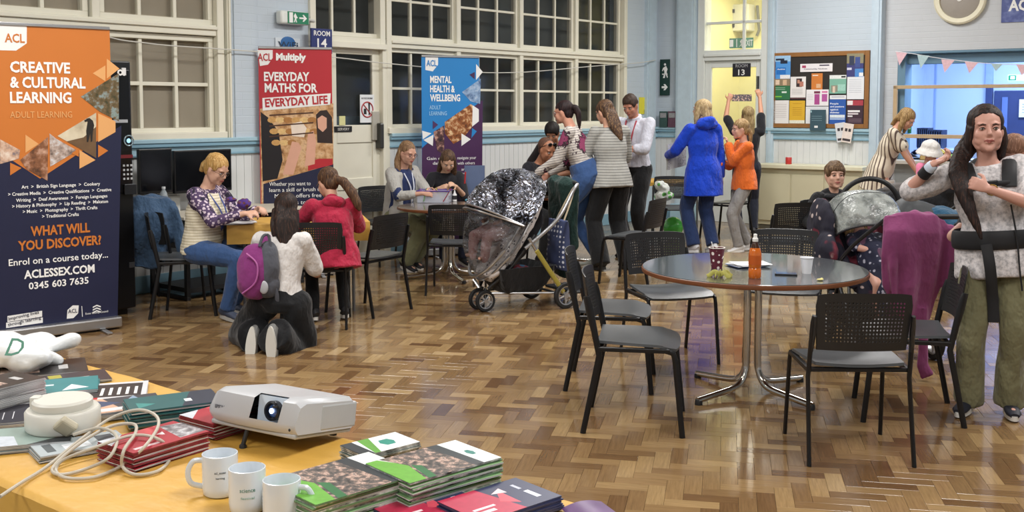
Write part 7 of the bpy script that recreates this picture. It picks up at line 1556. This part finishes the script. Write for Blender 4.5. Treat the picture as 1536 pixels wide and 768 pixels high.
# pram 2: dark flowered pushchair with a toddler
t = thing('pram', 'dark flowered pushchair with a grey see-through hood and a blonde toddler, behind the big table', 'pram', (2.45, 7.22, 0), fdir(-.12, .99)); P2R = t
FLW = speckle('#1d1c2c', '#b8a8a4', 15, .20, warp=.5, c3='#6a2434')
FLW2 = speckle('#1b1e36', '#a8a8b8', 24, .22, warp=.6, c3='#5a3a50')
chassis(t, .26, M('#3a3b3e', .4, .5), .013, .13, .11, hy=-.70, hz=.98, wb=.34, fx=.16); basket(t)
def s2(a, b, c): return V((a, .02+b*math.cos(.6)-c*math.sin(.6), .58+b*math.sin(.6)+c*math.cos(.6)))
mb = MB(); mb.loft([(s2(0, b, -.02), w_, d) for b, w_, d in ((-.40, .10, .03), (-.30, .17, .05), (0, .20, .07), (.3, .20, .07), (.48, .17, .05), (.56, .08, .03))], (1, 0, 0), 18)
for s in (-1, 1): mb.limb(s2(s*.20, -.2, .02), s2(s*.21, .45, .08), .035, .06)
blob(mb, 'seat', FLW, t, .010, 2, (.010, (12, 12, 12)))
mb = MB(); mb.ell(s2(-.27, .30, .10), (.06, .20, .20)); mb.ell(s2(-.30, .08, .06), (.06, .15, .13)); blob(mb, 'side_wing', FLW, t, .010, 2, (.012, (12, 12, 12)))
MESHG = NT('grey_mesh_hood'); MESHG.col(MESHG.ramp(MESHG.noise(MESHG.coord(), 12, 4), [(.4, '#7c8280'), (.6, '#b4bab6')])); MESHG.b.inputs['Alpha'].default_value = .62; MESHG.b.inputs['Roughness'].default_value = .25; MESHG.bump(MESHG.noise(MESHG.coord(), 10, 4), .8, .04); MESHG = MESHG.m
def hood(u, v, a0=20, a1=128, rx=.245, r=.30, cb=.22, cc=.06):
    th = math.radians(a0+(a1-a0)*u); x = (v-.5)*2; k_ = math.sqrt(max(.0, 1-abs(x)**3.2)); return s2(rx*x, cb+r*math.cos(th)*(.35+.65*k_), cc+r*1.15*math.sin(th)*(.2+.8*k_))
MB().sheet(hood, 26, 26, .003).build('hood', MESHG, t, ang=180)
for u in (0, .5, 1): MB().tube([hood(u, i/24) for i in range(25)], .008 if u != .5 else .004, 8).build('hood_bow', M('#2c2d30', .6), t)
tb = local_thing(P2R, 'person', 'sleeping toddler with tousled fair hair lying in the flowered pushchair', 'person')
mb = MB(); hcn = s2(-.04, .30, .10); mb.ell(hcn, (.078, .085, .085), None, 18, 12); mb.limb(s2(0, .22, .07), s2(0, -.02, .08), .07, .09)
for s in (-1, 1): mb.limb(s2(s*.09, .17, .09), s2(s*.14, .02, .15), .033, .027); mb.limb(s2(s*.14, .02, .15), s2(s*.05, -.08, .19), .027, .02); mb.limb(s2(s*.05, -.02, .07), s2(s*.08, -.30, .10), .06, .04); mb.limb(s2(s*.08, -.30, .10), s2(s*.08, -.42, -.10), .04, .03)
mb.ell(hcn+V((.01, -.06, .045)), (.012, .012, .012))
blob(mb, 'body', M('#c99a88', .5, var=.04), tb, .008, 2)
mb = MB(); mb.ell(hcn+V((-.01, .02, .015)), (.092, .095, .092)); mb.limb(hcn+V((-.05, -.03, .0)), hcn+V((-.06, -.10, -.08)), .04, .02); mb.limb(hcn+V((.05, -.03, .0)), hcn+V((.07, -.10, -.07)), .035, .015); blob(mb, 'hair', hairmat('#94784e', '#c8ac7c'), tb, .007, 1, (.014, (26, 26, 26)))
mb = MB(); mb.limb(s2(0, .16, .08), s2(0, -.05, .10), .085, .13); mb.limb(s2(0, -.05, .10), s2(.0, -.40, .05), .13, .10); mb.limb(s2(0, -.35, .08), s2(.0, -.48, -.10), .11, .08)
for s in (-1, 1): mb.limb(s2(s*.09, .17, .09), s2(s*.14, .02, .15), .045, .042)
blob(mb, 'sleep_suit', FLW2, tb, .010, 2, (.014, (12, 12, 12)))
# magenta jacket over its handle
t = thing('jacket', 'magenta fleece jacket hanging from the pushchair handle down to the floor', 'jacket', (2.46, 6.42, 0), .1)
MAG = cloth('#84406a', .35, rough=.95)
mb = MB()
mb.loft([((-.02, .03, 1.00), .10, .035), ((-.02, .0, .985), .19, .06), ((-.03, -.03, .90), .215, .065), ((-.04, -.03, .75), .215, .065), ((-.035, -.02, .60), .19, .06), ((.0, 0, .45), .13, .05), ((.03, .0, .34), .08, .04)], (1, 0, 0), 22)
mb.limb((.16, -.03, .90), (.20, -.05, .52), .055, .045); mb.loft([((-.16, -.05, .93), .03, .02), ((-.19, -.07, .7), .035, .025), ((-.17, -.06, .5), .03, .02)], (1, 0, 0), 10)
mb.loft([((.02, -.03, .45), .05, .035), ((.03, -.04, .25), .04, .03), ((.02, -.05, .10), .045, .028), ((.05, -.07, .03), .05, .02)], (1, 0, 0), 12)
blob(mb, 'jacket', MAG, t, .009, 2, (.030, (13, 13, 1.2)))
# pram 3 and car seat behind
t = thing('pram', 'black pram with a folded black hood beside the woman in the striped dress', 'pram', (3.72, 9.75, 0), fdir(-.9, .3))
chassis(t, .25, BLK, .014, .12, .10, hy=-.60, hz=1.02); basket(t)
mb = MB(); mb.ell((0, .02, .80), (.23, .38, .14)); mb.ell((0, -.28, .95), (.22, .16, .19)); mb.ell((0, .3, .78), (.2, .15, .12)); blob(mb, 'pram_body', cloth('#17181c', .6), t, .012, 2, (.02, (10, 10, 10)))
mb = MB(); mb.ell((0, .05, .90), (.17, .26, .07)); blob(mb, 'grey_liner', cloth('#5a5654', .5), t, .012, 2, (.015, (12, 12, 12)))
t = thing('infant_car_seat', 'grey infant car seat with an arched black carry handle behind the flowered pushchair', 'car seat', (3.05, 9.05, 0), fdir(-.15, -1))
mb = MB(); mb.ell((0, 0, .76), (.20, .33, .12)); mb.ell((0, -.22, .82), (.18, .11, .12)); blob(mb, 'shell', cloth('#2a2b2e', .4), t, .012, 2)
mb = MB(); mb.ell((0, .02, .88), (.15, .24, .07)); blob(mb, 'liner', cloth('#6a6664', .5), t, .012, 2, (.01, (14, 14, 14)))
MB().loft([((x, y, z), .016, .022) for x, y, z in [(-.25*math.cos(a), -.05+.02*math.sin(a), .80+.25*math.sin(a)) for a in [i*math.pi/20 for i in range(21)]]], (0, 1, 0), 10).build('carry_handle', BLK, t)
MB().box(-.05, .05, -.03, .03, .86, .92).build('label_tag', M('#d0d0cc', .5), t, smooth=False).location = (.1, .1, .02)
for s in (-1, 1): MB().tube([(s*.2, -.30, 0), (s*.18, .1, .72)], .014, 8).build('frame_leg', BLK, t); MB().tube([(s*.2, .32, 0), (s*.18, -.1, .72)], .014, 8).build('frame_leg', BLK, t)
t = thing('infant_car_seat', 'dark grey and teal infant seat tipped toward the woman in white', 'car seat', (3.30, 8.25, 0), fdir(.8, -.6))
mb = MB(); Rr = Matrix.Rotation(-.5, 3, 'X'); mb.ell((0, 0, .72), (.21, .36, .15), Rr); mb.ell((0, -.22, .82), (.20, .13, .13), Rr); blob(mb, 'shell', M('#34373a', .6, var=.06), t, .012, 2)
mb = MB(); mb.ell((0, .14, .74), (.19, .26, .11), Rr); blob(mb, 'teal_cover', cloth('#1f4a66', .6), t, .012, 2, (.015, (12, 12, 12)))
for s in (-1, 1): MB().tube([(s*.2, -.30, 0), (s*.18, .1, .66)], .014, 8).build('frame_leg', BLK, t); MB().tube([(s*.2, .32, 0), (s*.18, -.1, .66)], .014, 8).build('frame_leg', BLK, t)
# ---------------- small tables in the room
def fold_table(label, c, d, L, W_, top, hgt=.73, drape=0, legs=True):
    F = Frame((c[0]-V(d).normalized().x*L/2, c[1]-V(d).normalized().y*L/2), d); t = thing('folding_table', label, 'table', (F.P.x, F.P.y, 0), F.rz)
    MB().box(0, L, -W_/2, W_/2, hgt-.028, hgt).build('table_top', M('#b09a78', .5, var=.08), t, smooth=False, bevel=.004)
    for x in (.1, L-.1):
        for y in (-1, 1): MB().tube([(x, y*(W_/2-.06), 0), (x, y*(W_/2-.08), hgt-.03)], .013, 8).build('leg', M('#8a8c90', .35, .7), t)
    o = MB().sheet(lambda u, v: ((u-.5)*(L+.06)+L/2, (v-.5)*(W_+2*drape+.02) if abs(v-.5)*(W_+2*drape+.02) < W_/2+.01 else math.copysign(W_/2+.012, v-.5), hgt+.003 if abs(v-.5)*(W_+2*drape+.02) < W_/2+.01 else hgt+.003-(abs(v-.5)*(W_+2*drape+.02)-W_/2)), 10, 30, .003).build('tablecloth', PAPER)
    o.matrix_world = F.mx; return F, t, o
F_, t, o = fold_table('folding table under a yellow cloth between the blonde woman and the girl in red', (-1.76, 8.72), (.97, .24), 1.06, .56, None, .73, .14)
tag(o, 'yellow cloth over the table where the blonde woman works', 'tablecloth')
F2_, t, o = fold_table('folding table under the far yellow cloth, near the man in the white shirt', (1.92, 13.6), (1, -.5), 1.0, .55, None, .73, .05)
tag(o, 'yellow cloth on the far table beside the man in the white shirt', 'tablecloth')
ped_table('small round table under the hands of the bald man and the floral jumper woman', V((.50, 11.22, 0)), .24, .72, '#8a7a68', .2)
papers('paper_sheets', 'white sheets and wool on the blonde woman\'s yellow table', 'papers', 350, 336, .30, .18, 4, .3, z=.738, cols=('#dcdcdc', '#e6e4e0', '#d8d4dc'))
papers('paper_sheets', 'pale sheets on the small craft table', 'papers', 650, 300, .26, .18, 4, .1, z=.705, cols=('#dcdce4', '#c8d4dc', '#e0e0e0'))
t = thing('yarn_ball', 'purple and brown crafting wool in the hands of the blonde woman', 'wool', atd(366, 306, 8.35))
mb = MB(); mb.ell((0, 0, 0), (.055, .05, .045)); mb.ell((-.10, 0, .035), (.045, .03, .018)); blob(mb, 'wool', speckle('#4a2c7a', '#6a3a30', 30, .4), t, .006, 1, (.008, (40, 40, 40)))
# craft basket
t = thing('craft_basket', 'clear plastic basket with a purple rim full of craft things on the small table', 'basket', at(652, 303, .703), -.1)
CLB = glassmat('#c8ccd8', 'clear_plastic'); CLB.node_tree.nodes['Principled BSDF'].inputs['Alpha'].default_value = .45
def bk(z): return .9+.1*z/.12
for nm, a in (('side', (-.16, .16, -.10, -.097)), ('side', (-.16, .16, .097, .10)), ('end', (-.16, -.157, -.1, .1)), ('end', (.157, .16, -.1, .1))): MB().box(*a, 0, .115).build(nm, CLB, t, smooth=False)
MB().box(-.16, .16, -.1, .1, 0, .004).build('bottom', CLB, t, smooth=False)
MB().tube([(-.165, -.105, .118), (.165, -.105, .118), (.165, .105, .118), (-.165, .105, .118)], .007, 6, close=True).build('rim', M('#4c2c8a', .4), t)
cc = ('#b8883c', '#8a2c3c', '#3c5a8a', '#dcd8d0', '#2c2c30', '#5a8a4c', '#c8b83c', '#8a5a9a')
for k in range(8):
    p0 = V((R.uniform(-.13, .13), R.uniform(-.07, .07), .01)); p1 = p0+V((R.uniform(-.08, .08), R.uniform(-.03, .03), .13))
    o = tag(MB().tube([p0, p1], .005, 6).build('pencil', M(cc[k], .5)), 'coloured pencil sticking out of the craft basket', 'pencil', 'pencils in the craft basket'); o.matrix_world = Matrix.Translation(at(652, 303, .708)) @ Matrix.Rotation(-.1, 4, 'Z')
t = thing('glue_bottle', 'small white glue bottle with a dark label on the craft table', 'bottle', at(682, 302, .703))
MB().lathe([(.022, 0), (.022, .07), (.010, .085), (.008, .10), (.003, .115)], n=18).build('bottle', M('#d8d8d8', .4), t); MB().lathe([(.0225, .02), (.0225, .06)], n=18, cap=False).build('label_band', M('#2c2c30', .4), t)
t = thing('display_folder', 'grey-blue folder standing upright on the small craft table', 'folder', at(712, 294, .703), .15)
MB().box(-.11, .11, 0, .006, 0, .33).build('cover', M('#5a6a8c', .6), t, smooth=False, bevel=.002); q = MB().box(0, .006, 0, .14, 0, .32).build('cover', M('#4c5a7a', .6), t, smooth=False); q.location = (.104, 0, 0)
t = thing('paper_cup', 'small beige paper cup between the cardigan woman and the girl with brown hair', 'cup', at(655, 288, .703)); MB().lathe([(.026, 0), (.036, .085), (.038, .088), (.034, .086), (.024, .004), (.001, .004)], n=20, cap=False).build('cup_wall', M('#b09a80', .6), t)
t = thing('red_pen', 'red felt pen in the hand of the girl with long brown hair', 'pen', atd(697, 268, 10.98)); MB().tube([(0, 0, -.05), (.01, -.01, .07)], .008, 8).build('pen', M('#b02c30', .4), t)
t = thing('white_reel', 'small white roll on the left of the craft table', 'roll', at(612, 296, .703)); q = MB().lathe([(.015, -.02), (.04, -.02), (.04, .02), (.015, .02), (.015, -.02)], n=20, cap=False).build('roll', M('#d8d8d4', .5), t); q.location = (0, 0, .04); q.rotation_euler.x = 1.4
mb = MB()
for k in range(7): mb.ell((R.uniform(-.06, .06), R.uniform(-.03, .03), .012+R.uniform(0, .01)), (.02, .014, .012), Matrix.Rotation(R.uniform(-2, 2), 3, 'Z'))
t = thing('ribbon_pile', 'little heap of pale blue ribbon at the right edge of the craft table', 'ribbon', at(706, 303, .70)); blob(mb, 'ribbon', M('#5aa0b8', .4), t, .005, 1)
t = tag(MB().ell((0, 0, 0), (.128, .128, .135), None, 28, 18).lathe([(.012, -.150), (.006, -.138), (.010, -.13)], n=10).build('balloon', M('#4fc04c', .22, var=.02, coat=.5)), 'green balloon lying under the chairs by the far table', 'balloon'); t.location = (V((1011-768, 1600))*13.45/1600).to_3d()+V((0, 0, .145)); t.rotation_euler.x = .3
t = thing('craft_bag', 'white and green crumpled bag at the edge of the far yellow table', 'bag', atd(996, 280, 13.0)); mb = MB()
for k in range(6): mb.ell((R.uniform(-.06, .06), 0, -.04+R.uniform(-.12, .10)), (.07, .05, .06), Matrix.Rotation(R.uniform(-1, 1), 3, 'Y'))
blob(mb, 'bag', speckle('#cfd2cc', '#5aa04c', 12, .3), t, .010, 1, (.02, (20, 20, 20)))
# denim jacket on a chair by the desk
t = thing('denim_jacket', 'blue denim jacket thrown over a chair between the desk and the blonde woman', 'jacket', (-2.98, 8.75, 0), .35)
mb = MB(); mb.loft([((0, .06, .90), .14, .04), ((0, .0, .88), .22, .07), ((-.02, -.04, .78), .235, .085), ((-.03, -.04, .62), .22, .085), ((-.03, -.03, .45), .17, .07), ((-.04, -.03, .34), .10, .05)], (1, 0, 0), 22)
mb.limb((-.19, -.04, .80), (-.23, -.08, .42), .06, .05); mb.limb((.17, -.04, .80), (.24, -.06, .48), .055, .045)
blob(mb, 'jacket', cloth('#3c5470', .9), t, .010, 2, (.035, (11, 11, 4)))
dup(first, (-2.95, 8.95, 0), fdir(.35, .94), 'black chair under the blue denim jacket by the desk', GC)
# string across the windows
tag(MB().tube([W1.w(W1.uz(x, y, -.10)[0], -.10, W1.uz(x, y, -.10)[1]) for x, y in ((150, 52), (182, 60), (215, 64), (250, 68), (325, 73), (420, 80), (502, 86), (560, 93), (640, 101), (690, 106), (730, 109), (790, 108), (860, 102), (905, 98), (960, 94), (983, 90))], .006, 6, smooth=3).build('string', M('#c9c8c0', .7)), 'white string hung across the windows from the left banner to the corner', 'string')
